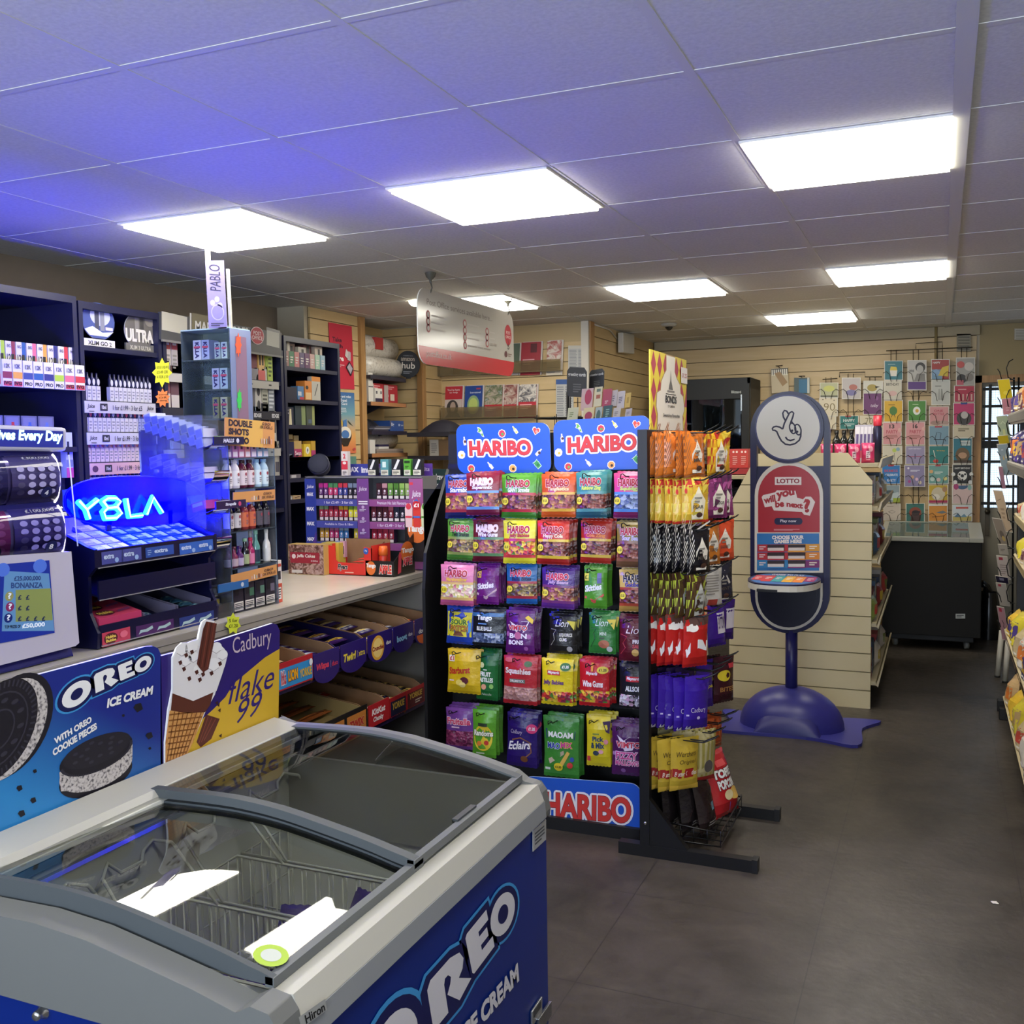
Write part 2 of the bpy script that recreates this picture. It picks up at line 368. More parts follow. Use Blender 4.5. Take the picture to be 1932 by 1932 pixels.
# door with barred wired-glass lights in the back wall
mb = MB(); mb.box((.235, 8.70, 0), (.29, 8.80, 2.04), OAK); mb.box((.235, 8.70, 1.985), (1.2, 8.80, 2.04), OAK); mb.box((1.14, 8.70, 0), (1.2, 8.80, 1.985), OAK); struct(mb, 'trim_7')
dm = MB(); dk = M('#8c8676', .6)
dm.box((.29, 8.76, 0), (1.14, 8.80, 1.0), dk); dm.box((.29, 8.76, 1.0), (.32, 8.80, 1.985), dk); dm.box((1.1, 8.76, 1.0), (1.14, 8.80, 1.985), dk); dm.box((.32, 8.76, 1.955), (1.1, 8.80, 1.985), dk)
d = struct(dm, 'door_1')
def wired():
    m, nt, b = _new('wired_glass'); N = nt.nodes.new; L = nt.links.new; nt.nodes.remove(b)
    tc = N('ShaderNodeTexCoord'); br = N('ShaderNodeTexBrick'); br.offset = 0; br.inputs['Scale'].default_value = 1; br.inputs['Brick Width'].default_value = .018; br.inputs['Row Height'].default_value = .018; br.inputs['Mortar Size'].default_value = .0012
    br.inputs['Color1'].default_value = br.inputs['Color2'].default_value = (.8, .85, .9, 1); br.inputs['Mortar'].default_value = (.4, .44, .48, 1)
    mp = N('ShaderNodeMapping'); mp.inputs['Rotation'].default_value = (math.pi / 2, 0, 0); L(tc.outputs['Object'], mp.inputs[0]); L(mp.outputs[0], br.inputs['Vector'])
    t = N('ShaderNodeBsdfTransparent'); r = N('ShaderNodeBsdfTranslucent'); L(br.outputs['Color'], t.inputs[0]); L(br.outputs['Color'], r.inputs[0])
    mx = N('ShaderNodeMixShader'); mx.inputs[0].default_value = .35; L(t.outputs[0], mx.inputs[1]); L(r.outputs[0], mx.inputs[2]); L(mx.outputs[0], nt.nodes['Material Output'].inputs[0]); return m
mb = MB(); mb.box((.32, 8.775, 1.0), (1.1, 8.781, 1.955), wired()); mb.build('pane', d)
mb = MB(); blk = M('#101413', .6)
for z in (1.035, 1.17, 1.365, 1.545, 1.665, 1.80, 1.935): mb.box((.30, 8.735, z - .011), (1.12, 8.748, z + .011), blk)
mb.box((.30, 8.74, 1.47), (1.12, 8.758, 1.53), blk)
for x in (.352, .60, .85): mb.box((x - .011, 8.728, 1.0), (x + .011, 8.735, 1.97), blk)
mb.build('security_bars', d)
mb = MB(); mb.box((.33, 8.74, .78), (.36, 8.76, 1.0), M('#4a4438', .6)); mb.cyl((.345, 8.75, .97), (.345, 8.715, .97), .02, M('#3a342a', .4, .6)); mb.build('door_lock', d)
# light panels; diffusers dropped below the tiles so their sides brighten the ceiling
def light(x, y, lab, k):
    t = thing('ceiling_light', lab, 'ceiling light', (x + .3, y + .3, H), 'square ceiling light panels')
    mb = MB(); c = M('#e8e6df', .5)
    for a, b in (((x + .004, y + .004, H - .006), (x + .596, y + .02, H + .004)), ((x + .004, y + .58, H - .006), (x + .596, y + .596, H + .004)), ((x + .004, y + .02, H - .006), (x + .02, y + .58, H + .004)), ((x + .58, y + .02, H - .006), (x + .596, y + .58, H + .004))): mb.box(a, b, c)
    mb.build('frame', t)
    mb = MB(); mb.box((x + .02, y + .02, H - .018), (x + .58, y + .58, H + .003), LAMP); mb.build('diffuser', t)
m_, nt_, b_ = _new('lit_diffuser'); b_.inputs['Base Color'].default_value = (.9, .9, .86, 1); b_.inputs['Emission Color'].default_value = (1, .955, .84, 1); b_.inputs['Emission Strength'].default_value = PANEL_POWER; LAMP = m_
light(-.565, 3.04, 'largest square light panel, over the front edge of the long aisle', 0)
light(-1.765, 3.04, 'square light panel in the ceiling ahead of the sweet stand, between two others', 1)
light(-2.965, 3.04, 'square light panel above the counter and the tall clear dispenser', 2)
light(-1.765, 5.44, 'square light panel between the hanging sign and the tall fridge', 3)
light(-.565, 5.44, 'square light panel over the slatted end of the shelving, beside the ceiling strip', 4)
light(-2.965, 5.44, 'square light panel half hidden behind the hanging red and white sign', 5)
light(-1.165, 7.24, 'small far light panel nearest the back wall', 6)
for i, x in ((0, -.565), (2, -2.965)): light(x, .64, 'square light panel over the ice cream freezer, out of the picture, ' + ('above the aisle', 'middle of its row', 'above the counter')[i], 7 + i)
# small fixtures on ceiling and walls
p = Z(787, 568, H); mb = MB(); mb.lathe([(0, -.03), (.035, -.028), (.05, -.012), (.052, 0)], p, M('#fff6dc', .4, em=8.), 18); mb.one('downlight', 'small round lit spotlight in the ceiling behind the hanging sign', 'spotlight')
p = Z(1262, 611, H); t = thing('smoke_detector', 'round white smoke detector with a dark dome on the ceiling', 'smoke detector', p)
mb = MB(); mb.lathe([(0, -.022), (.045, -.022), (.058, -.012), (.06, 0)], p, M('#a5a196', .6), 20); mb.build('base', t); mb = MB(); mb.lathe([(0, -.05), (.014, -.047), (.026, -.035), (.03, -.022)], p, M('#26241f', .3), 16); mb.build('dome', t)
t = thing('alarm_sensor', 'white wall sensor box high on the slatted side wall', 'sensor', (-2.33, 7.6, 2.13))
mb = MB(); P = fpx(('x', -2.29), (1176, 665), (1197, 668), (1176, 627)); mb.obox(P.o, P.u, P.v, -P.n * .045, M('#c6c2b8', .5)); mb.build('housing', t, bevel=.006)
mb = MB(); mb.tube([X(1172, 650, -2.345), X(1150, 622, -2.345), X(1120, 612, -2.345)], .006, M('#cdc8bd')); mb.build('cable', t)
P = fpx(('y', 8.70), (1805, 663), (1832, 663), (1805, 630)); mb = MB(); mb.obox(P.o, P.u, P.v, -P.n * .03, M('#8b8471', .6))
for i in range(5): mb.rect(P, .1, .1 + i * .17, .9, .16 + i * .17, '#5d5848', .001)
mb.one('vent_grille', 'grey ribbed vent box on the back wall above the card rack', 'vent')
P = fpx(('y', 8.70), (1914, 641), (1960, 641), (1914, 620)); mb = MB(); mb.obox(P.o, P.u, P.v, -P.n * .045, M('#b5af9f', .5))
for i in range(6): mb.rect(P, .06, .1 + i * .14, .94, .15 + i * .14, '#8a8475', .001)
mb.one('wall_heater', 'white slotted heater box high over the back door', 'heater')
mb = MB(); mb.tube([Y(1766, 690, 8.70), Y(1766, 612, 8.70)], .012, M('#8c7a52')); mb.one('conduit_pipe', 'thin vertical conduit rising from the card rack to the ceiling', 'pipe')
mb = MB(); p = Z(1873, 1705, .002); mb.prism([p, p + V((.018, .004, 0)), p + V((.012, .02, 0)), p + V((-.006, .014, 0))], (0, 0, .002), M('#e8e2d4')); mb.one('paper_scrap', 'tiny scrap of white paper lying on the dark floor', 'paper scrap')
# ================================================================ ICE CREAM FREEZER
FX0, FX1, FY0, FY1 = -1.41, -.75, 1.005, 1.905
fz = thing('ice_cream_freezer', 'curved glass-top chest freezer in bright blue with silver rims', 'freezer', (-1.08, 1.455, 0))
GREY, GREYD, SILV = M('#6c6d6b', .5), M('#5d6163', .4), M('#b9b6ac', .38)
ARCH = [(-1.419, .918), (-1.376, .906), (-1.269, .911), (-1.163, .914), (-1.063, .907), (-.969, .891), (-.88, .875), (-.812, .859), (-.795, .850)]
def archz(x):
    for (a, za), (b, zb) in zip(ARCH, ARCH[1:]):
        if a <= x <= b: return za + (zb - za) * (x - a) / (b - a)
    return .85
mb = MB(); BL = noise_mat('freezer_blue', ['#052474', '#072a80'], 1.2, .3)
wl = .05
mb.box((FX0, FY0, .09), (FX0 + wl, FY1, .80), BL); mb.box((FX1 - wl, FY0, .09), (FX1, FY1, .80), BL)
mb.box((FX0 + wl, FY0, .09), (FX1 - wl, FY0 + wl, .80), BL); mb.box((FX0 + wl, FY1 - wl, .09), (FX1 - wl, FY1, .80), BL); mb.box((FX0, FY0, .05), (FX1, FY1, .09), M('#20242c'))
for x in (FX0 + .08, FX1 - .08):
    for y in (FY0 + .08, FY1 - .08): mb.cyl((x, y, 0), (x, y, .05), .025, M('#1a1a1a'), 10)
fr = ('x', FX1 + .001)
LB, NV, LW = '#3f96d6', '#0a1250', '#d9d6dc'
LR = [(0, 0), (0, .88), (.1, 1), (.6, 1), (.84, .9), (.92, .7), (.86, .52), (.74, .42), (1.04, .12), (.68, -.03), (.42, .36), (.52, .5), (.56, .62), (.5, .72), (.42, .72), (.38, .62), (.38, 0)]
LE = [(0, .06), (0, .94), (.08, 1), (.95, 1), (.95, .74), (.5, .74), (.5, .62), (.85, .62), (.85, .4), (.5, .4), (.5, .27), (1, .27), (1, 0), (.06, 0)]
LO = [(.5 + .5 * math.cos(i * .2244), .5 + .5 * math.sin(i * .2244)) for i in range(28)]
def grow(pts, d):
    ar = sum(a[0] * b[1] - a[1] * b[0] for a, b in zip(pts, pts[1:] + pts[:1])); sg = -1 if ar > 0 else 1; out = []; n = len(pts)
    for i in range(n):
        a, b, c = pts[i - 1], pts[i], pts[(i + 1) % n]
        def nn(p, q):
            x, y = q[0] - p[0], q[1] - p[1]; l = math.hypot(x, y) or 1; return (-y / l * sg, x / l * sg)
        n1, n2 = nn(a, b), nn(b, c); m = (n1[0] + n2[0], n1[1] + n2[1]); k = math.hypot(*m) or 1; m = (m[0] / k, m[1] / k); f = min(1 / max(.55, n1[0] * m[0] + n1[1] * m[1]), 1.5)
        out.append((b[0] + m[0] * d * f, b[1] + m[1] * d * f))
    return out
def hull(pts):
    pts = sorted(set(pts)); r = []
    for seq in (pts, pts[::-1]):
        h = []
        for p in seq:
            while len(h) > 1 and (h[-1][0] - h[-2][0]) * (p[1] - h[-2][1]) - (h[-1][1] - h[-2][1]) * (p[0] - h[-2][0]) <= 0: h.pop()
            h.append(p)
        r += h[:-1]
    return r
def logo_letter(mb, P, ch, white):
    pts = {'O': LO, 'R': LR, 'E': LE}[ch]; hp = hull(pts)
    for d, m, l in ((.22, LB, .0004), (.15, NV, .0008)): g = grow(hp, d); mb.poly([P(a, b, l) for a, b in g], m)
    mb.poly([P(a, b, .0012) for a, b in pts], white)
    if ch == 'O': mb.poly([P(.5 + (a - .5) * .42, .5 + (b - .5) * .46, .0016) for a, b in pts], NV)
for q in (((698, 2125), (794, 2005), (682, 1975), 'O'), ((817, 1945), (887, 1858), (803, 1858), 'R'), ((891, 1840), (932, 1785), (876, 1766), 'E'), ((931, 1784), (975, 1732), (919, 1716), 'O')):
    logo_letter(mb, fpx(fr, *q[:3]), q[3], LW)
mb.text(fpx(fr, (865, 1985), (978, 1850), (861, 1946)), 0, 0, 1, 1, 'ICE CREAM', LW, l=.002, bold=.05)
en = F((FX1, FY0 - .001, .1), (-.6, 0, 0), (0, 0, .7)); en.n = V((0, -1, 0))
mb.disc(en, .75, .62, .20, .12, LB, .0005); mb.disc(en, .75, .62, .17, .09, NV, .001)
mb.build('body', fz)
mb = MB()   # white inner tank
LN = M('#d6d6d0', .5)
x0, x1, y0, y1 = FX0 + wl, FX1 - wl, FY0 + wl, FY1 - wl
mb.box((x0 - .004, y0, .36), (x0 + .012, y1, .84), LN); mb.box((x1 - .012, y0, .36), (x1 + .004, y1, .80), LN); mb.box((x0, y0 - .004, .36), (x1, y0 + .012, .82), LN); mb.box((x0, y1 - .012, .36), (x1, y1 + .004, .70), LN); mb.box((x0, y0, .35), (x1, y1, .365), LN)
mb.box((x0 + .012, y1 - .018, .695), (x1 - .012, y1 - .008, .86), M('#8f8f88', .5))
mb.build('inner_tank', fz)
def cap(name, ya, yb, lift, lab):
    mb = MB(); top = [(x, z + lift) for x, z in ARCH[:-1]] + [(-.79, .85), (-.762, .846), (-.750, .83), (-.742, .79), (-.744, .772)]
    pts = [(x, ya, z) for x, z in [(-1.42, .772), (-1.42, .90)] + top]
    mb.prism(pts, (0, yb - ya, 0), GREY)
    return mb.build(name, fz, bevel=.009, seg=3)
cap('end_cap', .982, 1.030, -.022, ''); cap('end_cap', FY1 - .02, FY1 + .008, .006, '')
mb = MB(); L_ = FY1 - .02 - 1.03   # front rim extrusion
pr = [(-.800, .843), (-.759, .847), (-.746, .815), (-.743, .780), (-.775, .775), (-.800, .79)]
mb.prism([(x, 1.03, z) for x, z in pr[:1] + pr[1:]], (0, L_, 0), SILV)
a = V((-.745, 1.03, .8145)); mb.obox(a, (0, L_, 0), (.003, 0, -.0345), (.0012, 0, 0), M('#8f9295', .4))
P = fpx(('x', -.7402), (577, 1932), (613, 1906), (573, 1915)); mb.rect(P, -.25, -.1, 1.1, 1.15, M('#a9aaa8', .4), .0005); mb.text(P, 0, 0, 1, .95, 'Hiron', '#15161a', .001)
mb.build('front_rim', fz)
mb = MB(); mb.prism([(-1.418, 1.03, .90), (-1.418, 1.03, .926), (-1.345, 1.03, .916), (-1.335, 1.03, .905), (-1.335, 1.03, .86), (-1.36, 1.03, .86)], (0, L_, 0), SILV)
mb.box((-1.335, 1.03, .872), (-1.331, 1.9, .885), GREYD); mb.box((-1.337, 1.03, .888), (-1.330, 1.9, .897), M('#e9e7de', .3)); mb.build('rear_rim', fz)
GL = glass('#f2f7f4', .012, 1.5, 'lid_glass')
def smooth_arch(n=30):
    out = []
    for i in range(n + 1):
        x = -1.376 + (.581) * i / n; k = [.25, .5, .25]; out.append((x, sum(w * archz(min(max(x + d, -1.376), -.795)) for w, d in zip([.1, .2, .4, .2, .1], (-.06, -.03, 0, .03, .06)))))
    return out
def lid(name, ya, yb, dz, lab, edge):
    mb = MB(); r = [(x, z + dz) for x, z in smooth_arch()]; fall = .018 if edge else 0.
    fw = .010 if edge else .02
    for yy, fw in ((ya, fw), (yb - .022, .022)):
        dn = 0. if yy == ya else fall; pts = [(x, yy, z + .004 - dn) for x, z in r] + [(x, yy, z - dn - (.006 + .034 * math.sin(math.pi * (x + 1.376) / .581) ** .8 if yy == ya and edge else .012)) for x, z in r[::-1]]
        n = len(r)
        for i in range(n - 1): mb.prism([pts[i], pts[i + 1], pts[2 * n - 2 - i], pts[2 * n - 1 - i]], (0, fw, 0), M('#484d50', .55), smooth=False)
    mb.box((r[0][0] - .002, ya, r[0][1] - .014 + dz), (r[0][0] + .012, yb, r[0][1] + .003), GREYD); mb.box((r[-1][0] - .012, ya, r[-1][1] - .010), (r[-1][0] + .002, yb, r[-1][1] + .004), GREYD)
    o = mb.build(name, fz)
    mb = MB(); ya2, yb2 = ya + (.009 if edge else .018), yb - .02; vs = [(x, y, z - (fall if y == yb2 else 0)) for y in (ya2, yb2) for x, z in r]; n = len(r)
    mb.add(vs, [(i, i + 1, n + i + 1, n + i) for i in range(n - 1)], GL, True); mb.build('glass', o); return o
l1 = lid('sliding_lid', 1.036, 1.448, 0, '', True); l2 = lid('sliding_lid', 1.418, FY1 - .022, .006, '', False)
mb = MB(); mb.box((-.815, 1.60, .860), (-.803, 1.68, .868), M('#3a3e40', .3)); mb.build('handle', l2)
# green round sticker on the near lid (its printed code is left out)
mb = MB(); c = V((-.824, 1.072, archz(-.824) + .004)); t1 = V((.06, 0, archz(-.815) - archz(-.875))).normalized(); Pn = F(c, t1, UE)
mb.disc(Pn, 0, 0, .024, .024, '#a9c63c', .0004); mb.disc(Pn, 0, 0, .014, .014, '#c4c9c0', .0008); mb.build('round_sticker', l1)
mb = MB(); P = fpx(('x', -.748), (1004, 1607), (1029, 1584), (1004, 1567)); mb.obox(P.o, P.u, P.v, P.n * .002, M('#c9cacb', .35, .4)); mb.lines(P, .12, .2, .9, .85, 4, '#53565a', .0025); mb.build('rating_plate', fz, bevel=.001)
mb = MB(); P = fpx(('x', -.748), (1001, 1937), (1020, 1908), (1001, 1908)); mb.obox(P.o, P.u, P.v, P.n * .004, M('#b9bbbd', .25, .8)); mb.rect(P, .12, .45, .85, .85, '#3b3d40', .0045); P = fpx(('x', -.746), (1012, 1950), (1036, 1915), (1012, 1922)); mb.obox(P.o, P.u, P.v, P.n * .006, M('#9fa1a3', .2, .9)); mb.build('lock_plate', fz, bevel=.001)
mb = MB(); p = Y(83, 1908, FY0); mb.lathe([(.0, .016), (.006, .016), (.0075, .012), (.0075, .004), (.011, .002), (.011, 0)], p, M('#c9c9c6', .2, .9), 12, (0, -1, 0)); mb.build('lock_bolt', fz)
# wire baskets hanging from the rear rim
WIRE = M('#c9c8bd', .45)
def basket(y0, y1, lab):
    t = thing('wire_basket', lab, 'wire basket', (-1.08, (y0 + y1) / 2, .50), 'white wire baskets inside the freezer')
    xa, xb, zt, zb = -1.335, -.822, .705, .50; mb = MB()
    for z, r in ((zt, .0035), (.60, .0022), (zb, .003)): mb.tube([(xa, y0, z), (xb, y0, z), (xb, y1, z), (xa, y1, z)], r, WIRE, 5, True, True)
    for i in range(17):
        x = xa + (xb - xa) * i / 16
        for y in (y0, y1): mb.tube([(x, y, zt), (x, y, zb)], .0018, WIRE, 4)
        mb.tube([(x, y0, zb), (x, y1, zb)], .0016, WIRE, 4)
    for i in range(1, 6):
        y = y0 + (y1 - y0) * i / 6
        for x in (xa, xb): mb.tube([(x, y, zt), (x, y, zb)], .0018, WIRE, 4)
    mb.build('wire_body', t); mb = MB(); xh = -1.332
    hk = [(xh, y0 + .003, .79), (xh + .012, y0 + .012, .815), (xh - .012, y0 + .045, .823), (xh + .004, y0 + .06, .803), (xh + .004, y1 - .075, .803), (xh - .012, y1 - .055, .812), (xh - .012, y1 - .03, .824), (xh + .012, y1 - .008, .815), (xh + .02, y1 - .002, .80)]
    mb.tube(hk, .0035, WIRE, 6); mb.tube([(xh + .012, y0 + .010, .813), (-1.22, y0, zt)], .003, WIRE, 6); mb.tube([hk[-1], (-1.22, y1, zt)], .003, WIRE, 6)
    mb.build('hanger', t)
basket(1.062, 1.238, 'white wire basket nearest the freezer end with the lock bolt'); basket(1.252, 1.438, 'second white wire basket, holding purple and blue ice cream packs')
basket(1.452, 1.636, 'third white wire basket, under the bar between the glass lids'); basket(1.650, 1.845, 'empty white wire basket against the far wall of the freezer')
def packs(lst):
    for i, (x, y, z, w_, h_, yaw, pit, base, items, lab) in enumerate(lst):
        u = V((math.cos(yaw), math.sin(yaw), 0)); q = V((-math.sin(yaw), math.cos(yaw), 0)); v = q * math.cos(pit) + UZ * math.sin(pit)
        P = PF(V((x, y, z)) - u * w_ / 2, u * w_, v * h_, .014); pouch(P, base, (), items, rough=.25).one('ice_cream_pack', lab, 'ice cream pack', 'wrapped ice creams in the freezer baskets')
WT, PU, CH = '#e4e0e2', '#33206e', '#7a4030'
DM = [('t', .2, .5, .82, .66, 'DAIRY', WT, {'bold': .05}), ('t', .26, .3, .76, .46, 'MILK', WT, {'bold': .05})]
packs([(-1.11, 1.30, .52, .10, .14, .5, .75, PU, DM, 'purple wrapped ice cream standing in the second basket, tilted, white lettering'),
       (-1.02, 1.315, .52, .10, .14, .55, .8, PU, DM, 'purple wrapped ice cream beside the tilted one in the second basket'),
       (-1.20, 1.31, .52, .10, .14, .4, .7, '#2a1a60', DM, 'darkest purple wrapped ice cream at the rear of the second basket'),
       (-1.12, 1.52, .53, .11, .15, .3, .8, PU, [('d', .5, .4, .3, .2, CH), ('d', .7, .8, .16, .1, WT)], 'purple ice cream pack with brown swirl in the third basket'),
       (-1.02, 1.54, .55, .11, .16, -.3, 1.0, PU, [('d', .3, .45, .3, .22, CH), ('d', .6, .75, .2, .1, WT)], 'large purple ice cream pack with round white mark, upright in third basket'),
       (-.90, 1.54, .53, .10, .13, .2, .7, '#4a3550', [('d', .5, .5, .2, .2, '#8a8088')], 'dull mauve ice cream pack near the front wires of the third basket'),
       (-.93, 1.33, .54, .10, .13, .6, .6, '#10204c', [('t', .1, .4, .9, .62, 'OREO', WT, {'bold': .06})], 'navy blue ice cream pack with white lettering beside the paper strip'),
       (-.905, 1.10, .60, .12, .15, .25, .7, '#1b4f9c', [('t', .1, .55, .9, .78, 'OREO', WT, {'bold': .07, 'o': NV}), ('l', .45, .2, .85, .45, 3, '#9fb8dc'), ('p', [(.2, .25), (.35, .2), (.4, .3), (.24, .36)], '#e8e6dc')], 'bright blue ice cream pack under the green round sticker')])
# ---------------------------------------------------------------- printed boards behind the freezer
BX = -1.424; bx = ('x', BX)
def dens(px): return px
brd = [(-60, 1305), (60, 1276), (275, 1220), (289, 1219), (298, 1223), (303, 1233), (304, 1250), (307, 1470), (-60, 1600)]
mb = MB(); pts = [X(*q, BX) for q in brd]
m, nt, b = _new('board_blue_print'); tc = nt.nodes.new('ShaderNodeTexCoord'); sx = nt.nodes.new('ShaderNodeSeparateXYZ'); nt.links.new(tc.outputs['Object'], sx.inputs[0])
ad = nt.nodes.new('ShaderNodeMath'); ad.operation = 'MULTIPLY_ADD'; ad.inputs[1].default_value = .6; nt.links.new(sx.outputs['Y'], ad.inputs[0]); nt.links.new(sx.outputs['Z'], ad.inputs[2])
cr = nt.nodes.new('ShaderNodeValToRGB'); e = cr.color_ramp.elements; e[0].position, e[1].position = -.12 + .12, .22; e[0].color = lin('#2f86c8'); e[1].color = lin('#1a2a86'); nt.links.new(ad.outputs[0], cr.inputs[0]); nt.links.new(cr.outputs[0], b.inputs['Base Color']); b.inputs['Roughness'].default_value = .45
mb.prism(pts, (-.008, 0, 0), m, M('#e9e8ee', .4))
def onx(x, y, l=0.): p = X(x, y, BX); p.x += l; return p
class PXF:   # frame in photo-measured board coordinates
    sub = 1; n = V((1, 0, 0))
    def __init__(s, pl): s.pl = pl; s.n = V((1, 0, 0)) if pl[0] == 'x' else V((0, -1, 0))
    def __call__(s, a, b, l=0.): return at(a, b, s.pl) + s.n * l
Q = PXF(bx)
def blob(mb, pts, m, l): mb.add([Q(a, b, l) for a, b in pts], [range(len(pts))], m)
def ell(mb, c, r, up, m, l, n=36, cut=None):
    pts = [(c[0] + r[0] * math.cos(t) + up[0] * math.sin(t), c[1] + r[1] * math.cos(t) + up[1] * math.sin(t)) for t in [2 * math.pi * i / n for i in range(n)]]
    mb.add([Q(*c, l)] + [Q(a, b_, l) for a, b_ in pts], [(0, i + 1, (i + 1) % n + 1) for i in range(n)], m)
for q in (((110.5, 1343), (164.5, 1325), (122.5, 1293), 'O'), ((179.6, 1308), (222, 1288), (175.5, 1273), 'R'), ((226, 1285), (254, 1273), (221, 1256), 'E'), ((251.5, 1272.5), (283, 1262), (255, 1243), 'O')):
    logo_letter(mb, fpx(bx, *q[:3]), q[3], '#f0eff0')
mb.text(fpx(bx, (200, 1336), (286, 1310), (202, 1318)), 0, 0, 1, 1, 'ICE CREAM', '#f0eff0', l=.002, bold=.05)
mb.text(fpx(bx, (102, 1405), (172, 1362), (100, 1393)), 0, 0, 1, 1, 'WITH OREO', '#f0eff0', l=.002, bold=.05)
mb.text(fpx(bx, (99, 1427), (182, 1375), (97, 1414)), 0, 0, 1, 1, 'COOKIE PIECES', '#f0eff0', l=.002, bold=.05)
CK, CK2 = '#191620', '#33303c'
CRM = noise_mat('cookie_cream', ['#cfc8c6', '#c2bab8', '#3c3840'], 190, .6, 0, 2)
ell(mb, (22, 1370), (75, -16), (-22, 100), CK, .0008); ell(mb, (13, 1378), (72, -16), (-24, 98), CRM, .0011); ell(mb, (-4, 1378), (71, -16), (-22, 98), CK, .0014)
for i in range(48):
    t = 2 * math.pi * i / 48
    pts = [(-4 + k * (71 * math.cos(t) - 22 * math.sin(t)), 1378 + k * (-16 * math.cos(t) + 98 * math.sin(t))) for k in (.84, .97)]
    mb.stroke(Q, pts, .0035, CK2, .0017)
for k in (.74, .4): mb.stroke(Q, [(-4 + k * (71 * math.cos(t) - 22 * math.sin(t)), 1378 + k * (-16 * math.cos(t) + 98 * math.sin(t))) for t in [i * .209 for i in range(30)]], .003, CK2, .0017, True)
for i in range(12):
    t = i * .52; c = (-4 + .58 * (71 * math.cos(t) - 22 * math.sin(t)), 1378 + .58 * (-16 * math.cos(t) + 98 * math.sin(t))); ell(mb, c, (7, -3), (-1, 5), CK2, .0018, 8)
ell(mb, (180, 1464), (69, -22), (2, 36), CK, .0008); ell(mb, (180, 1452), (69, -24), (2, 36), CRM, .0011)
blob(mb, [(111, 1457), (249, 1396), (249, 1423), (245, 1442), (180, 1488), (114, 1493)], CRM, .0013)
ell(mb, (180, 1424), (69, -26), (2, 32), CK, .0016); ell(mb, (181, 1416), (64, -24), (2, 26), '#211e28', .0018)
for i in range(40):
    t = math.pi * (i + .5) / 40 - .1
    mb.stroke(Q, [(180 + 69 * k * math.cos(t) + 2 * math.sin(t), 1424 - 26 * k * math.cos(t) + (32 * k) * math.sin(t)) for k in (.92, .99)], .0022, CK2, .0021)
for i in range(14):
    t = i * .45; k = .45 if i % 2 else .7; ell(mb, (181 + k * 64 * math.cos(t), 1416 - k * 24 * math.cos(t) + k * 26 * math.sin(t)), (5, -2), (0, 3), CK2, .0021, 8)
for x, y, r in ((281, 1388, 7), (282, 1412, 3), (65, 1455, 4), (36, 1487, 6), (62, 1510, 6), (260, 1335, 9), (232, 1350, 3), (40, 1535, 7)): blob(mb, [(x - r, y), (x - r * .2, y + r), (x + r, y + r * .3), (x + r * .6, y - r), (x - r * .6, y - r * .7)], CK, .0009)
mb.one('advertising_board', 'blue printed board with black sandwich biscuits behind the freezer', 'advertising board', 'printed boards behind the freezer')
mb = MB()
brd = [(303, 1238), (385, 1217), (515, 1176), (523, 1179), (528, 1190), (524, 1420), (303, 1500)]
mb.prism([X(*q, BX) for q in brd], (-.008, 0, 0), M('#2b1a70', .45), M('#e9e8ee', .4))
blob(mb, [(527, 1224), (500, 1240), (470, 1265), (440, 1290), (425, 1315), (400, 1340), (380, 1358), (355, 1400), (340, 1440), (335, 1492), (524, 1422)], '#d3ab2e', .0006)
# the cone, standing proud of the board
cone = [(322, 1240), (330, 1222), (340, 1212), (352, 1212), (362, 1208), (370, 1206)]; cone += [(374, 1185), (378, 1173), (385, 1168), (400, 1171), (405, 1176), (403, 1192), (398, 1214), (410, 1214), (420, 1224), (426, 1236), (421, 1256), (410, 1283), (402, 1310), (383, 1345), (360, 1400), (345, 1432), (308, 1446), (308, 1400), (314, 1340), (322, 1300)]
def lay(pts, d, l, m):
    mb.prism([Q(a, b, l) for a, b in pts], (d, 0, 0), m, M('#f2f1f4', .4))
lay(cone, .004, .001, M('#f2f1f4', .4))
WAF = noise_mat('waffle_cone', ['#b87a3c', '#d39a58', '#c48848'], 60, .6)
blob(mb, [(316, 1340), (383, 1340), (360, 1400), (345, 1432), (308, 1446), (308, 1400)], WAF, .0056)
for i in range(9): y = 1345 + i * 11; mb.stroke(Q, [(315 - i * .6, y + 3), (382 - i * 5, y - 4)], .003, '#8a5424', .0060)
for i in range(7): x = 322 + i * 8.5; mb.stroke(Q, [(x + 3, 1342), (310 + i * 5.5, 1440 - i * 1.6)], .003, '#8a5424', .0060)
blob(mb, [(321, 1308), (400, 1300), (392, 1330), (383, 1343), (350, 1345), (318, 1340)], '#5a2a1c', .0060)
SW = '#e6e2e4'
blob(mb, [(323, 1242), (331, 1224), (341, 1214), (420, 1225), (425, 1236), (416, 1268), (404, 1303), (360, 1322), (322, 1308)], SW, .0064)
for x, y, r in ((338, 1226, 12), (356, 1222, 12), (403, 1222, 11), (415, 1236, 10), (345, 1246, 12), (372, 1262, 12), (398, 1254, 13), (360, 1240, 10)): ell(mb, (x, y), (r, -2), (0, r), '#f1eef0', .0067, 14); mb.stroke(Q, [(x - r * .8, y + r * .5), (x, y + r * .95), (x + r * .8, y + r * .4)], .0018, '#bdb6ba', .0069)
for x, y in ((335, 1250), (342, 1262), (357, 1230), (352, 1280), (366, 1268), (378, 1272), (394, 1270), (386, 1248), (410, 1252), (346, 1236), (372, 1282)): blob(mb, [(x - 4, y - 2), (x + 2, y - 5), (x + 4, y + 1), (x - 1, y + 5)], '#4a2018', .0071)
blob(mb, [(371, 1260), (366, 1252), (378, 1186), (384, 1172), (404, 1176), (398, 1214), (388, 1262), (378, 1268)], '#5b2a20', .0074)
